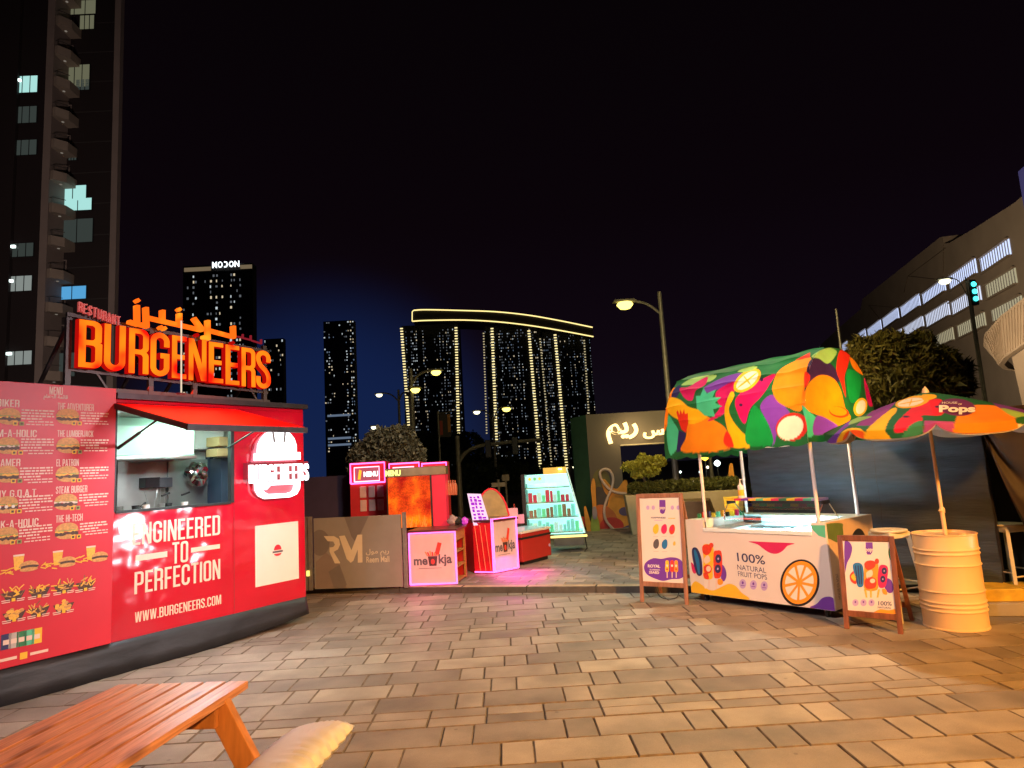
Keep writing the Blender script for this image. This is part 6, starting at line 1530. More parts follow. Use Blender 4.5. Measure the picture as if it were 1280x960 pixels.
# small white bin / box and cream sign block with upright arabic neon
p = G(717, 664, PZ); FB = Frame(aty(708, 664, p[1])[0], p[1], .1, PZ); hb = FB.px(715, 637, 0)[1]
mb = MB(); mb.box(0, .34, 0, .35, 0, hb, mat('cream_block', (.55, .42, .22), .6)); o = mb.obj('cream_block', None, FB, bevel=.01); tag(o, 'tall cream block carrying a small upright neon sign', 'plinth')
mb = MB(); s1 = emi('small_yellow_neon', (1., .85, .35), 2.5)
def sp(u, v): q = FB.px(u, v, .0); return (q[0], 0.02, q[1])
for pts in (((705, 620), (708, 619), (709, 622), (706, 623)), ((708, 617), (712.5, 617.5), (712.5, 623), (709, 624)), ((706, 627), (712, 627), (712, 630), (707, 630)), ((712, 630), (712.5, 635), (707, 635))):
    mb.tube([sp(*q) for q in pts], .012, s1, 6)
mb.tube([sp(709, 637), sp(709, 634)], .01, M['galv'], 6)
o = mb.obj('neon_word_sign', None, FB); tag(o, 'small yellow upright neon lettering on the cream block', 'neon sign')

# dark container behind banner
a, b = aty(384, 640, 13.2), aty(470, 640, 13.2); zt = aty(400, 596, 13.2)[2]
mb = MB(); mb.box(a[0]-3, b[0], 13.2, 15.2, PZ, zt, mat('dark_blue_wall', (.045, .03, .075), .6, var=.1)); o = mb.obj('dark_container'); tag(o, 'dark violet container wall behind the mall banner', 'container')

# ================================================================== GATE PORTAL with lit arabic sign
YG = 17.5
def gx(u, v, y=YG): q = aty(u, v, y); return q[0], q[2]
gate = thing('sign_portal', 'large grey portal with lit Arabic sign and painted mural foot', 'portal', loc=(0, 0, 0))
GW = mat('portal_grey', (.105, .088, .068), .7, var=.08, scale=1.5)
xl = gx(738, 600)[0]; xo = gx(778.5, 600)[0]; zt_ = gx(740, 518)[1]; zo = gx(790, 556)[1]; xr = xl+6.6
mb = MB(); mb.prism([(xl, 0), (xo, 0), (xo, zo), (xr-1.2, zo), (xr-1.2, 0), (xr, 0), (xr, zt_), (xl, zt_)], YG, YG+.9, GW); mb.obj('portal_frame', gate)
# green side returning away at the left
mb = MB(); xg = gx(722, 600, YG)[0]; V = [(xl-.004, YG, 0), (xl-.004, YG, zt_), (xg-.0, YG+.55, zt_-.03), (xg-.0, YG+.55, 0)]
mb.add(V, [(0, 1, 2, 3)], mat('portal_green', (.035, .10, .055), .6)); mb.add([(x, y+.3, z) for x, y, z in V], [(3, 2, 1, 0)], _mc['portal_green']); mb.obj('green_side', gate)
mb = MB(); mb.tube([(xo, YG-.01, zo+.0), (xr-1.2, YG-.01, zo)], .02, mat('edge_trim', (.4, .35, .25), .5), 6); mb.obj('opening_trim', gate)
# sign letters (strokes)
AR_R = ''.join(chr(c) for c in reversed([0xFEAD, 0xFEF3, 0xFEE2])); AR_S = ''.join(chr(c) for c in reversed([0xFEDF, 0xFEB2]))
for st, u0, v0, u1, v1 in ((AR_R, 757, 526.5, 799, 553), (AR_S, 803, 529, 838, 547)):
    V, Fs, nz = text_geo(st, .03, .03); x0, z1 = gx(u0, v0, YG-.08); x1, z0 = gx(u1, v1, YG-.08); z1 = gx(u1, v0, YG-.08)[1]
    mb = MB(); mb.add([(x0+p[0]*(x1-x0), YG-.06-p[2]*1.2, z0+p[1]*(z1-z0)) for p in V], Fs, M['signwarm']); mb.obj('sign_word', gate)
lamp('portal_sign_glow', 'AREA', (gx(790, 540)[0], YG-.5, gx(790, 540)[1]), (gx(790, 540)[0], YG, gx(790, 540)[1]), (1., .70, .32), 9, .8)
# mural
mb = MB()
def mu2(pts, mm, lay, sm=True, Y=YG):
    S = [gx(700+a/4.8, 500+b/4.8, Y) for a, b in pts]; S = smooth_closed(S, 5) if sm else S
    S = [(x, max(z, PZ)) for x, z in S]
    mb.add([(x, Y-.004*lay, z) for x, z in S], [tuple(range(len(S)))], mm)
MO = mat('mural_orange', (.62, .26, .03), .6); MBk = mat('mural_charcoal', (.05, .04, .04), .6); MRd = mat('mural_red', (.42, .03, .02), .6); MOl = mat('mural_olive', (.12, .11, .03), .6); MRo = mat('mural_rust', (.48, .13, .03), .6)
mu2([(205, 440), (240, 415), (285, 440), (300, 500), (260, 540), (215, 530), (195, 490)], MOl, 1); mu2([(225, 520), (270, 540), (290, 600), (250, 640), (210, 620), (208, 560)], MBk, 2)
mu2([(248, 490), (268, 475), (310, 520), (345, 530), (385, 480), (405, 500), (400, 600), (415, 700), (420, 770), (300, 790), (270, 700), (290, 600), (262, 540)], MO, 3)
mu2([(215, 640), (270, 632), (330, 680), (345, 740), (330, 790), (235, 795), (225, 720)], MRo, 4); mu2(ell(310, 755, 72, 52), MRd, 5, False); mu2(ell(388, 668, 36, 26), mat('mural_violet', (.10, .07, .14), .6), 6, False); mu2([(370, 770), (430, 745), (430, 785), (370, 785)], mat('mural_blue', (.05, .05, .12), .6), 6)
o = mb.obj('mural', gate); tri_fill(o.data)
mb = MB(); loop = [(398, 562), (340, 555), (290, 530), (250, 480), (240, 435), (265, 415), (300, 425), (318, 470), (310, 530), (280, 600), (265, 660), (275, 720), (310, 765), (340, 790)]
pts = [(*((lambda q: (q[0], YG-.07, q[1]))(gx(700+a/4.8, 500+b/4.8, YG-.07))),) for a, b in loop]; mb.tube(smooth_open(pts, 4), .035, mat('mural_line', (.55, .42, .36), .5), 8); mb.obj('ribbon_line', gate)
# free-standing cut-outs left of the portal
def cutout(pts, mm, Y, lab, sm=True, dep=.06):
    mb = MB(); S = [gx(700+a/4.8, 500+b/4.8, Y) for a, b in pts]; S = smooth_closed(S, 5) if sm else S
    mb.prism([(x, max(z, PZ)) for x, z in S], Y, Y+dep, mm); o = mb.obj('painted_cutout'); tri_fill(o.data); return tag(o, lab, 'cut-out', 'painted flower cut-outs at the portal foot')
cutout([(200, 470), (212, 500), (215, 560), (218, 640), (222, 790), (190, 790), (195, 640), (186, 520)], MO, YG-.35, 'tall thin orange cut-out at the left edge of the portal')
cutout([(145, 650), (155, 640), (168, 680), (190, 760), (190, 792), (165, 792), (150, 720)], mat('cutout_orange', (.75, .30, .03), .6), YG-.45, 'short curved orange cut-out left of the portal')
cutout([(190, 700), (215, 680), (235, 740), (235, 795), (190, 795)], mat('cutout_lime', (.30, .36, .05), .6), YG-.5, 'rounded lime green cut-out low beside the portal')
cutout([(196, 650), (214, 640), (224, 680), (215, 715), (198, 705)], mat('cutout_grey', (.26, .22, .26), .6), YG-.55, 'grey oval cut-out above the lime one')
cutout([(108, 720), (130, 700), (160, 712), (160, 750), (135, 765), (112, 755)], mat('cutout_red', (.65, .05, .02), .6), YG-.4, 'bright red rounded cut-out lying left of the portal')
cutout([(878, 560), (895, 545), (905, 600), (925, 680), (925, 850), (870, 850), (880, 700)] and [(1020, 400), (1035, 385), (1045, 450), (1060, 540), (1065, 790), (1000, 790), (1005, 560)], MO, YG-1.0, 'tall brown orange cut-out beyond the left end of the cart')
# green low wall/hedge left behind
mb = MB(); x0, z1 = gx(706, 613, 19); x1, _ = gx(730, 613, 19); mb.box(x0, x1, 19, 19.4, 0, z1, mat('green_hoarding', (.09, .14, .04), .7)); o = mb.obj('green_panel'); tag(o, 'plain olive green panel left of the portal', 'panel')

# ================================================================== FOLIAGE
def leaf_cloud(blobs, n, size, mm, frond=False, seed=1, flat=.0):
    rs = np.random.RandomState(seed); V = np.zeros((n*4, 3)); Fs = []
    wts = np.array([b[1]*b[2]*b[3] for b in blobs])**.75; wts = wts/wts.sum(); idx = rs.choice(len(blobs), n, p=wts)
    for i in range(n):
        c, rx, ry, rz = blobs[idx[i]]; d = rs.normal(size=3); d /= np.linalg.norm(d); r = rs.uniform(.35, 1.0)**.5*(1+rs.normal()*.05)
        p = np.array(c)+d*r*np.array([rx, ry, rz])
        a = rs.normal(size=3); a /= np.linalg.norm(a); b = np.cross(a, rs.normal(size=3)); b /= np.linalg.norm(b)+1e-9
        s = size*rs.uniform(.6, 1.3); la, lb = (s*1.7, s*.28) if frond else (s, s*.55)
        V[i*4:i*4+4] = [p-a*la, p-b*lb, p+a*la, p+b*lb]; Fs.append((i*4, i*4+1, i*4+2, i*4+3))
    mb = MB(); mb.add(V, Fs, mm); return mb
def leafmat(name, c0, c1):
    m = bpy.data.materials.new(name); m.use_nodes = True; nt = m.node_tree; b = nt.nodes['Principled BSDF']; N = nt.nodes.new
    g = N('ShaderNodeNewGeometry'); r = N('ShaderNodeValToRGB'); r.color_ramp.elements[0].color = (*c0, 1); r.color_ramp.elements[1].color = (*c1, 1)
    nt.links.new(g.outputs['Random Per Island'], r.inputs[0]); nt.links.new(r.outputs[0], b.inputs['Base Color']); b.inputs['Roughness'].default_value = .55
    tl = N('ShaderNodeBsdfTranslucent'); nt.links.new(r.outputs[0], tl.inputs[0]); ms = N('ShaderNodeMixShader'); ms.inputs[0].default_value = .3
    o = nt.nodes['Material Output']; nt.links.new(b.outputs[0], ms.inputs[1]); nt.links.new(tl.outputs[0], ms.inputs[2]); nt.links.new(ms.outputs[0], o.inputs[0]); return m
BARK = mat('bark', (.10, .07, .045), .85, var=.3, scale=20, bump=.5, bscale=40)
def tree(label, base, ztrunk, blobs, n, size, lm, frond=False, seed=1, r0=.08, group=None, name='leafy_tree'):
    t_ = thing(name, label, 'tree', loc=(base[0], base[1], base[2] if len(base) > 2 else 0), group=group); b0 = np.array([base[0], base[1], base[2] if len(base) > 2 else 0.])
    rs = random.Random(seed); mb = MB(); top = (0, 0, ztrunk-b0[2])
    mb.tube([(0, 0, 0), (.03, .02, top[2]*.5), top], [r0, r0*.8, r0*.6], BARK, 10)
    for c, rx, ry, rz in blobs:
        e_ = np.array(c)-b0; mb.tube([top, tuple((np.array(top)+e_)/2+np.array([0, 0, .05])), tuple(e_)], [r0*.5, r0*.3, r0*.12], BARK, 6)
    mb.obj('trunk', t_)
    lb = leaf_cloud([(tuple(np.array(c)-b0), rx, ry, rz) for c, rx, ry, rz in blobs], n, size, lm, frond, seed)
    cr = lb.obj('crown', t_); return t_
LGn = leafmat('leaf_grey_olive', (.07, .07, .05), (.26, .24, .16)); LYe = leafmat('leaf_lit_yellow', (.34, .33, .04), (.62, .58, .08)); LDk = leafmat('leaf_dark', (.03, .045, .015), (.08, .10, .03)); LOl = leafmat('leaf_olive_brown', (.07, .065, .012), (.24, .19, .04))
def blob(u, v, Y, ru, rv, dep=None):
    p = aty(u, v, Y); k = Y/F; return (tuple(p), ru*k, (dep or ru)*k, rv*k)
Yt = 15.5
tree('bushy grey-green tree rising above the neon booths', (aty(487, 640, Yt)[0], Yt), aty(487, 600, Yt)[2],
     [blob(458, 572, Yt, 22, 22), blob(478, 560, Yt, 26, 26), blob(500, 558, Yt, 24, 26), blob(516, 572, Yt, 17, 24), blob(470, 588, Yt, 34, 16), blob(505, 588, Yt, 30, 14), blob(497, 541, Yt, 12, 10), blob(446, 585, Yt, 12, 14)], 16000, .055, LGn, seed=3)
Yr = 15.0
tree('feathery olive-brown tree behind the fruit print umbrella', (aty(1130, 560, Yr)[0], Yr), aty(1135, 520, Yr)[2],
     [blob(1085, 452, Yr, 26, 24), blob(1110, 440, Yr, 30, 26), blob(1140, 455, Yr, 34, 32), blob(1170, 460, Yr, 30, 28), blob(1192, 480, Yr, 22, 22), blob(1120, 480, Yr, 44, 26), blob(1165, 488, Yr, 40, 18), blob(1075, 435, Yr, 12, 14), blob(1152, 428, Yr, 16, 12), blob(1200, 462, Yr, 14, 10)], 15000, .10, LOl, frond=True, seed=4, r0=.14)
# planter with bonsai-like tree and hedge
Yp = 15.6
pf = Frame(aty(783, 640, Yp)[0], Yp, -.12, PZ); zp = aty(790, 619, Yp)[2]-PZ
pl = thing('cream_planter', 'long cream planter box holding hedge and small lit tree', 'planter', pf)
mb = MB(); PLM = mat('planter_cream', (.50, .42, .24), .6, var=.08)
V = [(.1, 0, 0), (2.6, 0, 0), (2.7, -.08, zp), (0, -.08, zp), (.1, .9, 0), (2.6, .9, 0), (2.7, .98, zp), (0, .98, zp)]
mb.add(V, [(0, 1, 2, 3), (7, 6, 5, 4), (0, 4, 5, 1), (1, 5, 6, 2), (0, 3, 7, 4), (3, 2, 6, 7)], PLM); mb.obj('box', pl, bevel=.01)
mb = leaf_cloud([((.3+.28*i, .45, zp+.14), .22, .40, .17) for i in range(9)], 9000, .035, leafmat('hedge_leaf', (.05, .06, .012), (.20, .20, .04)), seed=6)
o = mb.obj('low_hedge', None, Frame(pf.o[0], pf.o[1], pf.a, PZ)); tag(o, 'low clipped hedge growing in the cream planter', 'hedge')
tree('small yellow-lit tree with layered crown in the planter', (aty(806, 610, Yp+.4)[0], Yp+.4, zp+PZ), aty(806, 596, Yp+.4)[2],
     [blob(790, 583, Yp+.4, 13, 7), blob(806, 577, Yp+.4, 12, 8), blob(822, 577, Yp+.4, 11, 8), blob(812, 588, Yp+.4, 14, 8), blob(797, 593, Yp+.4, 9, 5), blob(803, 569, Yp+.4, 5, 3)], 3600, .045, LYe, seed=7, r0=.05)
p = aty(850, 640, 13.0); pf2 = Frame(p[0]-.35, 12.9, -.35, PZ)
mb = MB(); V = [(0, 0, 0), (1.1, 0, 0), (.85, -.04, .88), (-.05, -.04, .88), (0, .8, 0), (1.1, .8, 0), (.85, .8, .88), (-.05, .8, .88)]
mb.add(V, [(0, 1, 2, 3), (7, 6, 5, 4), (0, 4, 5, 1), (1, 5, 6, 2), (0, 3, 7, 4), (3, 2, 6, 7)], mat('brown_planter', (.30, .19, .08), .6)); o = mb.obj('sloped_planter', None, pf2, bevel=.01); tag(o, 'brown sloping planter just behind the tall price board', 'planter')
# dark shrubs and verge beyond
for i, (u, v, ru, rv, Y, lab) in enumerate(((890, 618, 60, 14, 22, 'low dark hedge along the road seen between the canopy poles'), (640, 600, 60, 20, 40, 'dark trees behind the display fridge'), (560, 560, 40, 22, 60, 'dark trees at the foot of the arched towers'), (610, 590, 40, 25, 50, 'dark bushes right of the signal pole'))):
    mb = leaf_cloud([blob(u+dx*ru, v, Y, ru*.45, rv, 8) for dx in (-.8, -.3, .2, .7)], 3500, Y*.0035, LDk if i else leafmat('verge_leaf', (.04, .05, .01), (.12, .12, .02)), seed=20+i)
    o = mb.obj('dark_hedge'); tag(o, lab, 'bushes')
mb = MB(); mb.box(3, 30, 21, 28, -.02, .02, mat('verge_grass', (.05, .06, .015), .9, var=.4, scale=5, bump=.4)); o = mb.obj('grass_verge'); tag(o, 'strip of grass along the far road', kind='structure')

# ================================================================== STREET LAMPS AND SIGNAL
GV = M['galv']
LampY = emi('sodium_lamp_glow', (1., .80, .16), 3.2); LampW = emi('white_lamp_glow', (1., .95, .62), 2.6)
def street_lamp(label, ut, vt, ub, vb, Y, heads, r=.07, group='street lamps'):
    """pole from (ut,vt) down to the ground at depth Y; heads = [(u,v,material,size)]"""
    top = aty(ut, vt, Y); t_ = thing('street_lamp', label, 'street lamp', loc=(top[0], Y, 0), group=group); H_ = top[2]; mb = MB()
    mb.tube([(0, 0, 0), (0, 0, H_)], [r, r*.6], GV, 10); mb.lathe([(r*1.8, 0), (r*1.8, .05), (r*1.2, .06)], GV, (0, 0, 0), 12); mb.obj('pole', t_, smooth=True)
    for u, v, mm, s in heads:
        h = aty(u, v, Y)-np.array([top[0], Y, 0]); sg = 1 if h[0] > 0 else -1; mb = MB()
        st = (0, 0, max(min(H_-.1*H_, h[2]-abs(h[0])*.25), .5))
        mb.tube(smooth_open([st, (h[0]*.35, 0, h[2]-.10*abs(h[0])+.05), (h[0]*.75, 0, h[2]+.08), (h[0], 0, h[2]+.06)], 4), r*.4, GV, 6); am = mb.obj('arm', t_)
        mb = MB(); L = s*1.6; V = [(-L, -s*.5, .09*s*3), (L, -s*.5, .09*s*3), (L, s*.5, .09*s*3), (-L, s*.5, .09*s*3), (-L*.8, -s*.4, .2*s*3), (L*.8, -s*.4, .2*s*3), (L*.8, s*.4, .2*s*3), (-L*.8, s*.4, .2*s*3)]
        mb.add(V, [(0, 3, 2, 1), (4, 5, 6, 7), (0, 1, 5, 4), (1, 2, 6, 5), (2, 3, 7, 6), (3, 0, 4, 7)], GV); hd_ = mb.obj('lamp_head', t_); hd_.location = h
        mb = MB(); mb.lathe([(.02*s, -s*.80), (s*.7, -s*.62), (s*1.12, -s*.1), (s*.9, s*.2)], mm, (0, 0, 0), 14); gl = mb.obj('lamp_lens', hd_, smooth=True)
    return t_
street_lamp('tall street lamp with one yellow lit arm above the portal sign', 824, 365, 848, 600, 19, [(781, 380, LampY, .22)], .10)
street_lamp('thick lamp post with two yellow lamps above the bushy tree', 513, 461, 0, 0, 24, [(545, 465, LampY, .17), (519, 487, LampY, .17)], .13)
street_lamp('grey lamp post with two arms and a white lamp on its left arm', 498, 487, 0, 0, 34, [(474, 493.5, LampW, .16), (510, 492, GV, .12)], .10)
street_lamp('distant lamp with white light just over the bushy tree', 468.5, 531, 0, 0, 38, [(468, 534, LampW, .18)], .05)
street_lamp('two-armed street lamp in front of the middle arched tower', 616, 518, 0, 0, 40, [(596, 515, LampW, .19), (633, 511, LampY, .24)], .11)
street_lamp('thin lamp post with small white lamp left of the green portal side', 708, 535, 0, 0, 48, [(721, 537, LampW, .17)], .08)
street_lamp('distant short lamp low beside the arched towers', 718, 583, 0, 0, 60, [(718.5, 583.5, LampW, .2)], .06)
street_lamp('slim lamp on the garage ramp with bright lamp in front of the facade', 1206.5, 346, 1215, 410, 26, [(1181, 351, LampW, .20)], .05)
street_lamp('unlit grey pole standing behind the left canopy pole', 887, 565, 0, 0, 24, [], .10)
street_lamp('unlit dark post rising above the canopy at the right', 1045, 386, 0, 0, 17, [], .05)
# traffic signal with curved mast arm
top = aty(571.5, 545, 26); sgl = thing('traffic_signal', 'curved grey signal mast arm reaching right over the road', 'traffic signal', loc=(top[0], 26, 0)); mb = MB(); mb.tube([(0, 0, 0), (0, 0, top[2])], [.11, .09], GV, 10); mb.obj('pole', sgl, smooth=True)
pts = [aty(u, v, 26)-np.array([top[0], 26, 0]) for u, v in ((573, 580), (580, 568), (592, 560), (610, 556), (640, 552.5), (676, 549.5))]
mb = MB(); mb.tube(smooth_open(pts, 4), [.075]*21, GV, 8); mb.obj('mast_arm', sgl, smooth=True)
for u, v in ((610, 558), (643.5, 554)):
    q = aty(u, v, 26)-np.array([top[0], 26, 0]); mb = MB(); mb.box(q[0]-.12, q[0]+.12, -.1, .15, q[2]-.45, q[2]+.25, M['black']); mb.obj('signal_head', sgl, bevel=.02)
# green signal by the garage
top = aty(1207, 352, 25.5); sg2 = thing('traffic_signal', 'traffic signal glowing blue-green in front of the garage', 'traffic signal', loc=(top[0]+.1, 25.5, 0)); mb = MB(); mb.tube([(0, 0, 0), (0, 0, top[2])], .05, GV, 8); mb.obj('pole', sg2)
mb = MB(); mb.box(-.02, .25, -.1, .1, top[2]-1.0, top[2]+.05, M['black']); mb.obj('housing', sg2, bevel=.02)
for i in range(3): mb = MB(); mb.lathe([(.01, -.02), (.10, 0), (.10, .02)], emi('signal_cyan', (.05, .9, .85), 4 if i != 1 else 1.5), (0, 0, 0), 12); q = mb.obj('signal_lens', sg2); q.location = (.12, -.115, top[2]-.15-.3*i); q.rotation_euler = (R_(90), 0, 0)
# banner flag on its pole
q0, q1 = aty(549, 517, 27), aty(564, 546, 27); fb = thing('hanging_flag_banner', 'dark orange-red banner hanging in front of the left arched tower', 'banner', loc=(q0[0], 27, 0))
mb = MB(); mb.tube([(-.05, 0, 0), (-.05, 0, q0[2]+.1)], .04, GV, 8); mb.tube([(-.05, 0, q0[2]), (q1[0]-q0[0]+.05, 0, q0[2]+.05)], .02, GV, 6); mb.obj('pole', fb)
mb = MB(); mb.box(0, q1[0]-q0[0], -.01, .01, q1[2], q0[2]-.02, mat('flag_black', (.04, .03, .03), .7)); fl2 = mb.obj('cloth', fb)
mb = MB(); mb.box(.0, .12, -.014, -.011, q1[2]+.1, q0[2]-.3, mat('flag_red', (.35, .05, .04), .7)); mb.box(q1[0]-q0[0]-.12, q1[0]-q0[0], -.014, -.011, q1[2]+.2, q0[2]-.05, mat('flag_orange', (.40, .17, .05), .7)); mb.obj('stripes', fl2)
# sign posts and small poles beyond the kiosks
for i, (u, v, Y, lab) in enumerate(((623, 604, 19, 'grey direction sign on a post behind the glass food warmer'), (632, 597, 22, 'small square sign on a thin post near the display fridge'))):
    p = aty(u, v, Y); t_ = thing('direction_sign', lab, 'sign', loc=(p[0], Y, 0)); mb = MB(); mb.tube([(0, 0, 0), (0, 0, p[2]+.1)], .035, GV, 8); mb.obj('post', t_); mb = MB(); mb.box((-.20 if i == 0 else -.12), .2-.08*i, -.03, -.02, p[2]-.1, p[2]+.02+.08*i, mat('sign_back', (.25, .23, .2), .6)); mb.obj('plate', t_)
# far street lights seen between the canopy poles
for i, (u, v, mm, s, lab) in enumerate(((881, 571, emi('amber_far', (1., .62, .05), 4), .28, 'amber round light hanging between the canopy poles'), (896.5, 579, emi('shop_white', (.8, 1., .95), 5), .22, 'small white shop light in the far street'), (876, 590, emi('shop_white', (.8, 1., .95), 5), .13, 'tiny bluish light low in the far street'), (884.5, 584, emi('warm_far', (1., .85, .6), 6), .09, 'tiny warm light in the far street'), (866.5, 603, emi('warm_far', (1., .85, .6), 3), .14, 'short warm bollard light between the poles'), (850.5, 590, emi('shop_white', (.8, 1., .95), 5), .08, 'tiny white light left of the first canopy pole'))):
    p = aty(u, v, 45); mb = MB(); mb.lathe([(.01, -s), (s*.8, -s*.5), (s, 0), (s*.8, s*.5), (.01, s)], mm, tuple(p), 12); mb.tube([tuple(p-np.array([0, .0, s])), (p[0], p[1], 0)], .02, GV, 5); o = mb.obj('distant_light'); tag(o, lab, 'light')
# ================================================================== TOWERS
def tower_box(name, label, u0, u1, vt, Y, depth, mm, group=None, cat='tower'):
    a, b = aty(u0, vt, Y), aty(u1, vt, Y); Fq = Frame(a[0], Y, 0); t_ = thing(name, label, cat, Fq, group=group); w_ = b[0]-a[0]; h_ = a[2]
    mb = MB(); mb.box(0, w_, 0, depth, 0, h_, mm); mb.obj('block', t_); return t_, Fq, w_, h_
TD = mat('tower_dark', (.012, .012, .016), .7, var=.2, scale=.05); TW2 = mat('tower_dark_warm', (.025, .018, .016), .7, var=.2, scale=.05)
def facade_lines(parent, w_, h_, fh, mm, y=-.15):
    mb = MB(); z = fh
    while z < h_: mb.box(0, w_, y, 0, z, z+fh*.12, mm); z += fh
    o = mb.obj('floor_edges', parent); o['kind'] = 'stuff'
def lit_windows(parent, w_, h_, cols, rows_, p_, mats_, seed, z0=0., y=-.2, ww=.55, hh=.45, clump=True):
    rs = random.Random(seed); colw = w_/cols; rh = (h_-z0)/rows_; B = {m_.name: MB() for m_ in mats_}; mm = {m_.name: m_ for m_ in mats_}
    bias = [rs.choice([.15, .5, 1.0, 2.6]) for _ in range(cols)]; rowb = [rs.choice([.5, .9, 1.3]) for _ in range(rows_)]
    for c in range(cols):
        for r in range(rows_):
            if rs.random() < p_*bias[c]*rowb[r]:
                m_ = rs.choice(mats_); x = (c+.5)*colw+rs.uniform(-.15, .15)*colw; z = z0+(r+.5)*rh; w2 = colw*ww*rs.uniform(.35, 1.2)/2; h2_ = rh*hh/2*rs.uniform(.7, 1.1)
                B[m_.name].box(x-w2, x+w2, y, y+.15, z-h2_, z+h2_, m_)
    for k, b in B.items():
        if b.v: o = b.obj('lit_windows', parent); o['kind'] = 'stuff'
W1, W2, W3, W4 = emi('window_white', (.75, .85, .9), .75), emi('window_warm', (1., .82, .55), .7), emi('window_dim', (.5, .55, .62), .22), emi('window_bluish', (.4, .55, .8), .28)
# tower with roof lettering
t_, Fq, w_, h_ = tower_box('office_tower', 'dark tower with white lettering on its crown behind the orange sign', 229, 316, 334, 330, 5, TW2)
facade_lines(t_, w_, h_, 3.6, TD); lit_windows(t_, w_*.92, h_-4, 22, 36, .24, [W1, W2, W3, W3], 5, z0=8)
mb = MB(); mb.box(w_*.02, w_*.40, -.5, -.1, h_-2.6, h_-.6, emi('crown_band', (.75, .55, .32), .22)); mb.box(w_*.82, w_*.99, -.5, -.1, h_-2.6, h_-.6, emi('crown_band', (.75, .55, .32), .22)); mb.obj('crown_light', t_)
mb = MB(); mb.box(w_*.42, w_*.84, -.8, -.4, h_-2.4, h_-2.2, M['dark_metal']); mb.obj('sign_rail', t_)
for i, ch in enumerate('MODON'):
    x = w_*.43+i*w_*.080
    if i == 2:       # the D is an open arc
        mb = MB(); mb.tube([(x+w_*.012, -1, h_+1.3), (x+w_*.04, -1, h_+1.2), (x+w_*.058, -1, h_), (x+w_*.04, -1, h_-1.2), (x+w_*.012, -1, h_-1.3)], .35, emi('crown_letter', (.85, .95, 1.), 2.5), 6); mb.obj('letter', t_); continue
    V, Fs, nz = text_geo(ch, .015, .1); mb = MB(); mb.add([(x+p[0]*w_*.066, -1-p[2], h_-1.6+p[1]*3.2) for p in V], Fs, emi('crown_letter', (.85, .95, 1.), 2.5)); mb.obj('letter', t_)
t_, Fq, w_, h_ = tower_box('distant_tower', 'dim low tower just right of the orange sign letters', 330, 354, 424, 420, 5, TD); lit_windows(t_, w_, h_, 10, 30, .3, [W1, W2, W3], 15)
t_, Fq, w_, h_ = tower_box('distant_tower', 'narrow dark tower with scattered lights in the blue glow', 404, 442, 402, 520, 8, mat('tower_bluedark', (.01, .012, .03), .7)); lit_windows(t_, w_, h_*.999, 14, 44, .24, [W1, W2, W3, W4], 8, z0=h_*.18)
for z in (.40, .26, .22):
    mb = MB(); mb.box(w_*.08, w_*.82, -.6, -.2, h_*z, h_*z+1.6, W4); mb.obj('light_band', t_)
# arched trio
YA = 800; AM = mat('arch_tower_dark', (.010, .012, .022), .7); strip = emi('strip_light', (1., .82, .38), 1.4); stripd = emi('strip_light_dim', (.9, .75, .42), .6)
defs = [('left arched tower under the curved lit roof', 502, 573, 408, [(502, 411, 513, 556, strip), (570, 410, 574, 570, strip)], 600),
        ('middle arched tower under the curved lit roof', 605, 677, 408, [(604.5, 417, 608.5, 545, stripd), (615, 411, 621, 560, strip), (661, 414, 676, 590, strip)], 601),
        ('right arched tower under the curved lit roof', 675, 737, 415, [(675, 424, 690, 588, stripd), (693.7, 419, 709, 592, strip), (730, 426, 736, 520, stripd)], 602)]
for lab, u0, u1, vt, strips, sd in defs:
    t_, Fq, w_, h_ = tower_box('arched_tower', lab, u0, u1, vt, YA, 40, AM, group='arched towers sharing one curved roof')
    facade_lines(t_, w_, h_, 3.8, TD, -.4); lit_windows(t_, w_, h_*.97, 34, 46, .26, [W1, W2, W3, W4, W3, W3], sd, z0=10, y=-.6, ww=.5, hh=.42)
    for (ua, va, ub, vb, mm) in strips:
        a, b = aty(ua, va, YA), aty(ub, vb, YA); mb = MB(); n_ = int((a[2]-b[2])/3.4)
        for i in range(n_):
            f_ = i/n_; x = a[0]-Fq.o[0]+(b[0]-a[0])*f_*1.0; z = a[2]+(b[2]-a[2])*f_; wd_ = 1.7 if mm is strip else .9
            mb.box(x-wd_, x+wd_, -1.6, -.8, z-.65, z+.65, mm)
        mb.obj('edge_light_strip', t_)['kind'] = 'stuff'
rf = thing('curved_roof', 'long curved roof outlined by two yellow light lines over the arched towers', 'roof', loc=(0, YA, 0))
topl = [(519, 391), (535, 390.3), (580, 391.3), (620, 392.8), (660, 397), (700, 404), (739, 412)]; botl = [(517.5, 404.5), (535, 403.5), (580, 403), (620, 405), (660, 409.5), (700, 416), (740, 423.5)]
mb = MB(); T_ = [aty(u, v, YA)-np.array([0, YA, 0]) for u, v in topl]; B_ = [aty(u, v, YA)-np.array([0, YA, 0]) for u, v in botl]; V = []
for t1_, b1_ in zip(T_, B_): V += [(t1_[0], -12, t1_[2]), (t1_[0], 40, t1_[2]), (b1_[0], 40, b1_[2]), (b1_[0], -12, b1_[2])]
mb.add(V, [(i*4+j, i*4+(j+1) % 4, (i+1)*4+(j+1) % 4, (i+1)*4+j) for i in range(6) for j in range(4)]+[(3, 2, 1, 0), (24, 25, 26, 27)], mat('roof_dark', (.03, .022, .022), .7)); mb.obj('roof_slab', rf)
ly = emi('roof_line', (1., .80, .30), 1.5)
for L_ in (T_, B_): mb = MB(); mb.tube(smooth_open([(p[0], -13, p[2]) for p in L_], 4), .75, ly, 6); mb.obj('light_line', rf)
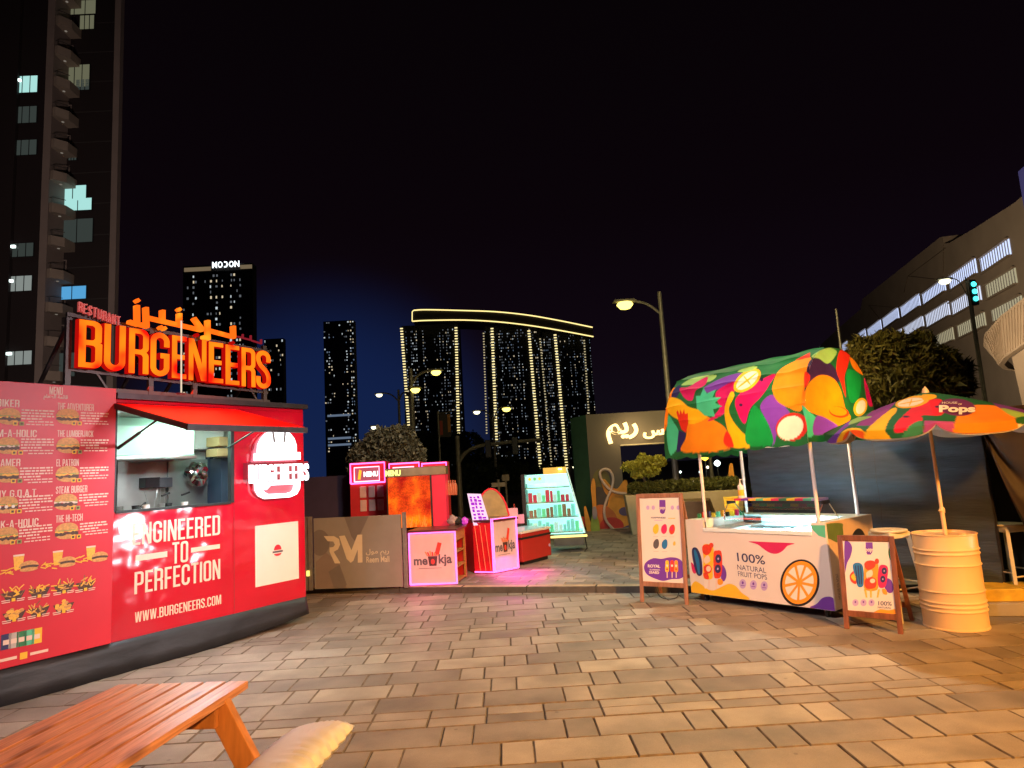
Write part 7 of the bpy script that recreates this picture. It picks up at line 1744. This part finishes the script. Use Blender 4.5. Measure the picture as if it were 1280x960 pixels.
mb = MB(); mb.tube([(T_[0][0]-.2, -13, T_[0][2]), (T_[0][0]-2, -13, T_[0][2]-2), (B_[0][0]-.5, -13, B_[0][2])], .6, ly, 6); mb.obj('light_line', rf)

# near apartment tower at the left
YT = 60
TA = mat('apartment_dark', (.012, .006, .007), .7, var=.1, scale=.3); TB = mat('apartment_concrete', (.20, .155, .14), .8, var=.08, scale=.6); BR = mat('balcony_concrete', (.24, .19, .155), .8, var=.1, scale=1)
ax = aty(-90, 300, YT)[0]; bx_ = aty(147, 0, YT)[0]
apt = thing('apartment_tower', 'dark high-rise with stacked balconies at the left edge', 'apartment building', loc=(0, YT, 0)); HT = 75
xr_ = aty(143, 240, YT+2)[0]+.5; xm0 = aty(51, 240, YT)[0]; 
mb = MB(); mb.prismz([(ax, 0), (xm0, 0), (xm0, 2), (xr_-.5, 2.0), (xr_-8.0, 14), (ax, 14)], 0, HT, TA); mb.obj('block', apt)
for uu, wd_, y0 in ((138.5, .60, 1.6), (51.5, .70, -.4), (1, 1.1, -.4)):
    x = aty(uu, 240, YT+y0)[0]; mb = MB(); mb.box(x, x+wd_, y0, 2.2, 0, HT, TB if uu > 10 else TA); mb.obj('fin', apt)
x0b, x1b = aty(56.5, 240, YT)[0], aty(86, 240, YT+1)[0]
bal = []
flh = 3.22
zref = aty(75, 302, YT)[2]
AW1, AW2, AW3, AW4 = emi('apt_cool', (.45, .85, .80), .9), emi('apt_warm_dim', (.42, .42, .26), .30), emi('apt_dim', (.16, .20, .18), .22), emi('apt_blue', (.12, .48, .9), .75)
for k in range(-14, 14):
    zb = zref+k*flh
    if zb < 2 or zb > 70: continue
    mb = MB(); pts = [(x0b, 2.0), (x0b, -.1), (x0b+(x1b-x0b)*.6, -.35), (x1b+.1, .5), (x1b+.1, 2.0)]; mb.prismz(pts, zb-.35, zb+.55, BR); q = mb.obj('balcony', apt)
    mb = MB(); mb.rail((x0b, -.05, zb+1.1), (x0b+(x1b-x0b)*.6, -.3, zb+1.1), .05, .05, DM); mb.rail((x0b+(x1b-x0b)*.6, -.3, zb+1.1), (x1b+.05, .55, zb+1.1), .05, .05, DM)
    for g_ in range(4): xx = x0b+(x1b-x0b)*.18*g_; mb.rail((xx, -.07-.07*g_, zb+.55), (xx, -.07-.07*g_, zb+1.1), .03, .03, DM)
    mb.obj('railing', q)
    mb = MB(); mb.lathe([(.12, 0), (.12, -.04)], emi('soffit_lamp', (.7, .6, .5), .25), (x0b+.9, .8, zb-.352), 10); mb.obj('soffit_lamp', q)
    mb = MB(); xx = x0b+.12; mb.box(xx, xx+.07, 1.9, 1.99, zb+.42, zb+2.1, TB); mb.box(xx+.75, xx+.82, 1.9, 1.99, zb+.42, zb+2.1, TB); mb.box(xx+.07, xx+.75, 1.9, 1.99, zb+2.03, zb+2.1, TB); mb.obj('door_frame', apt)
def aptwin(u0, u1, v0, v1, mm, n=3, y=1.9):
    a = aty(u0, v0, YT+y); b = aty(u1, v1, YT+y); mb = MB(); mb.box(a[0]-.04, b[0]+.04, y-.03, y+.02, b[2]-.04, a[2]+.04, M['black']); o = mb.obj('window', apt); w_ = (b[0]-a[0])/n
    for i in range(n): mb = MB(); mb.box(a[0]+i*w_+.05, a[0]+(i+1)*w_-.05, y-.05, y-.031, b[2], a[2], mm); mb.obj('pane', o)
for a in ((80, 120, 2, 17, AW2), (84, 112, 82, 108, AW2), (86, 96, 186, 200, AW3), (57, 108, 234, 250, AW1), (62, 115, 250, 262, AW1), (56, 116, 276, 302, AW3), (54, 108, 360, 373, AW4), (52, 94, 443, 470, AW3), (100, 118, 20, 36, AW2), (95, 112, 100, 112, AW3)): aptwin(*a)
for a in ((19, 47, 96, 115, AW1), (19, 46, 134, 153, AW3), (17, 46, 176, 193, AW3), (13, 42, 305, 320, AW3), (10, 40, 346, 363, emi('apt_white', (.55, .62, .58), .4)), (8, 40, 440, 455, emi('apt_white', (.55, .62, .58), .4))): aptwin(*a, y=-.06)
for u, v in ((22, 100), (15, 308), (12, 351), (10, 442)):
    p = aty(u, v, YT-.3); mb = MB(); mb.box(p[0]-.25, p[0]+.25, -.35, -.15, p[2]-.12, p[2]+.12, emi('apt_lamp', (.8, 1., .95), 3)); mb.obj('window_lamp', apt)
mb = MB(); 
for k in range(26): mb.box(xm0+.8, xr_-.6, 1.98, 2.0, k*flh+1.0, k*flh+1.1, mat('apartment_line', (.03, .025, .025), .7))
mb.obj('floor_line', apt)['kind'] = 'stuff'

# ================================================================== PARKING GARAGE (right)
gb = math.atan2(.958, .287); GP = 25
GF = Frame(GP*.958, -GP*.287, gb)   # local x runs away from the viewer along the facade, y to the left (towards us) so front at y=0
gar = thing('parking_garage', 'multi-storey parking garage with lit louvred openings at the upper right', 'parking garage', GF)
def gq(a, b, y=0.): return GF.px(1000+a/3.84, 220+b/3.84, y)
GC = mat('garage_wall', (.36, .28, .20), .8, var=.1, scale=.4)
roofpts = [gq(1075, 90), gq(1030, 128), gq(830, 255), gq(715, 322), gq(690, 322), gq(682, 292), gq(672, 294), gq(300, 590), gq(290, 640), gq(180, 735), gq(110, 800), gq(60, 860)]
rp = [(x, z) for x, z in roofpts]; x_far = rp[-1][0]; x_near = GF.px(1420, 300, 0)[0]
poly = [(x_near, 0), (x_near, rp[0][1]+1.0)]+rp+[(x_far+30, 8), (x_far+30, 0)]
mb = MB(); 
P_ = poly; n_ = len(P_); V = [(x, 0, z) for x, z in P_]+[(x, -14, z) for x, z in P_]; mb.add(V, [tuple(range(n_)), tuple(range(2*n_-1, n_-1, -1))]+[(i, (i+1) % n_, (i+1) % n_+n_, i+n_) for i in range(n_)], GC); o = mb.obj('main_block', gar); tri_fill(o.data)
GB_ = emi('garage_light_blue', (.58, .68, 1.), 1.35); GWm = emi('garage_light_warm', (.70, .62, .38), .6); GWh = emi('garage_light_white', (.66, .72, .92), 1.2)
LOUV = mat('louvre', (.5, .5, .5), .5)
wins = [([(862, 393), (1005, 312), (1020, 382), (878, 458)], GB_), ([(712, 480), (845, 407), (855, 470), (727, 543)], GB_), ([(583, 567), (695, 500), (705, 553), (597, 615)], GB_), ([(480, 630), (572, 572), (583, 625), (492, 677)], GB_), ([(395, 685), (470, 637), (480, 683), (405, 730)], GB_), ([(322, 735), (388, 695), (395, 738), (332, 778)], GB_), ([(283, 755), (312, 738), (322, 775), (290, 800)], GB_), ([(195, 812), (228, 797), (232, 835), (200, 850)], GB_),
        ([(722, 605), (865, 537), (878, 600), (740, 663)], GWh), ([(600, 663), (715, 612), (725, 670), (612, 725)], GWh), ([(495, 725), (590, 678), (600, 725), (505, 768)], GWh), ([(435, 765), (488, 735), (495, 775), (440, 803)], GWh),
        ([(892, 520), (1035, 448), (1050, 515), (903, 587)], GWm), ([(755, 715), (890, 660), (895, 715), (765, 780)], GWm), ([(625, 775), (735, 735), (745, 785), (640, 830)], GWm), ([(920, 645), (1065, 575), (1078, 640), (930, 700)], GWm)]
def gbar(mb_, x0, x1, z0, z1, y0, y1, mm): mb_.box(min(x0, x1), max(x0, x1), y0, y1, min(z0, z1), max(z0, z1), mm)
for q, mm in wins:
    S = [gq(*p) for p in q]; xa = (S[0][0]+S[3][0])/2; xb = (S[1][0]+S[2][0])/2; z1 = (S[0][1]+S[1][1])/2; z0 = (S[2][1]+S[3][1])/2
    mb = MB(); gbar(mb, xa, xb, z0, z1, .02, .06, mm); wdo = mb.obj('opening', gar)
    mb = MB(); gbar(mb, xa-.1*np.sign(xa-xb)*-1, xb, z1, z1+.12, .02, .32, GC); gbar(mb, xa, xb, z0-.12, z0, .02, .32, GC); mb.obj('surround', wdo)
    mb = MB(); L = abs(xa-xb); nn = max(3, int(L/.45)); sg = 1 if xb > xa else -1
    for i in range(nn): x = xa+sg*L*(i+.5)/nn; gbar(mb, x-.06, x+.06, z0, z1, .065, .11, LOUV)
    mb.obj('louvres', wdo)
for (p0, p1) in (((520, 480), (700, 345)), ((520, 480), (690, 500)), ((330, 620), (470, 632)), ((330, 620), (380, 680)), ((690, 330), (690, 470)), ((520, 480), (500, 560))):
    a, b = gq(*p0), gq(*p1); mb = MB(); mb.rail((a[0], .03, a[1]), (b[0], .03, b[1]), .05, .06, mat('garage_groove', (.15, .11, .07), .8)); mb.obj('wall_trim', gar)
# end corner, violet-lit panel
a = gq(1052, 60); b = gq(1085, 120); mb = MB(); gbar(mb, a[0]-.9, a[0]-1.8, a[1]-6, a[1]+1, .05, .3, mat('violet_panel', (.10, .08, .25), .6, emit=(.08, .09, .32), es=.22)); mb.obj('corner_panel', gar)
# curved ramp in front
RP = 17.5; RF = Frame(RP*.958, -RP*.287, gb)
ramp = thing('garage_ramp', 'curved ribbed concrete ramp wall at the right behind the umbrella', 'ramp', RF)
def rq(u, v): return RF.px(u, v, 0.)
tp = [rq(1330, 335), rq(1280, 372), rq(1245, 396), rq(1215, 419), rq(1200, 432), rq(1194, 444)]; bt = [rq(1330, 395), rq(1280, 430), rq(1250, 448), rq(1232, 458), rq(1222, 464), rq(1218, 468)]
mb = MB(); V = []
cur = [0, 0, -.2, -.7, -1.4, -2.2]
for (x, z), (x2_, z2_), c in zip(tp, bt, cur): V += [(x, c, z), (x2_, c, z2_), (x2_, c-.3, z2_), (x, c-.3, z)]
RM_ = mat('ramp_concrete', (.34, .25, .16), .8, var=.1, scale=.8)
mb.add(V, [(i*4+j, (i+1)*4+j, (i+1)*4+(j+1) % 4, i*4+(j+1) % 4) for i in range(5) for j in range(4)]+[(0, 1, 2, 3), (23, 22, 21, 20)], RM_); mb.obj('parapet', ramp)
mb = MB()
for i in range(5):
    for k in range(8):
        f_ = k/8; T1 = [tp[i][j]+(tp[i+1][j]-tp[i][j])*f_ for j in (0, 1)]; B1 = [bt[i][j]+(bt[i+1][j]-bt[i][j])*f_ for j in (0, 1)]; c = cur[i]+(cur[i+1]-cur[i])*f_
        mb.rail((T1[0], c+.02, T1[1]-.15), (B1[0], c+.02, B1[1]+.1), .06, .05, RM_)
mb.obj('ribs', ramp)
lo = rq(1330, 520)
mb = MB(); V = [(bt[0][0], -.35, bt[0][1]), (bt[2][0], -.6, bt[2][1]), (bt[5][0], -2.5, bt[5][1]-.2), (bt[5][0]+1.5, -3.2, 0), (bt[0][0], -.35, 0)]
mb.add(V, [(4, 3, 2, 1, 0)], RM_); mb.add([(x, y-.5, z) for x, y, z in V], [(0, 1, 2, 3, 4)], RM_); mb.obj('ramp_wall', ramp)
lamp('garage_sodium', 'SPOT', (9.5, 12.0, 2.5), (17, 8.5, 6), (1., .62, .25), 2000, .3, 80, .9)  # added warm light to brighten the ramp wall
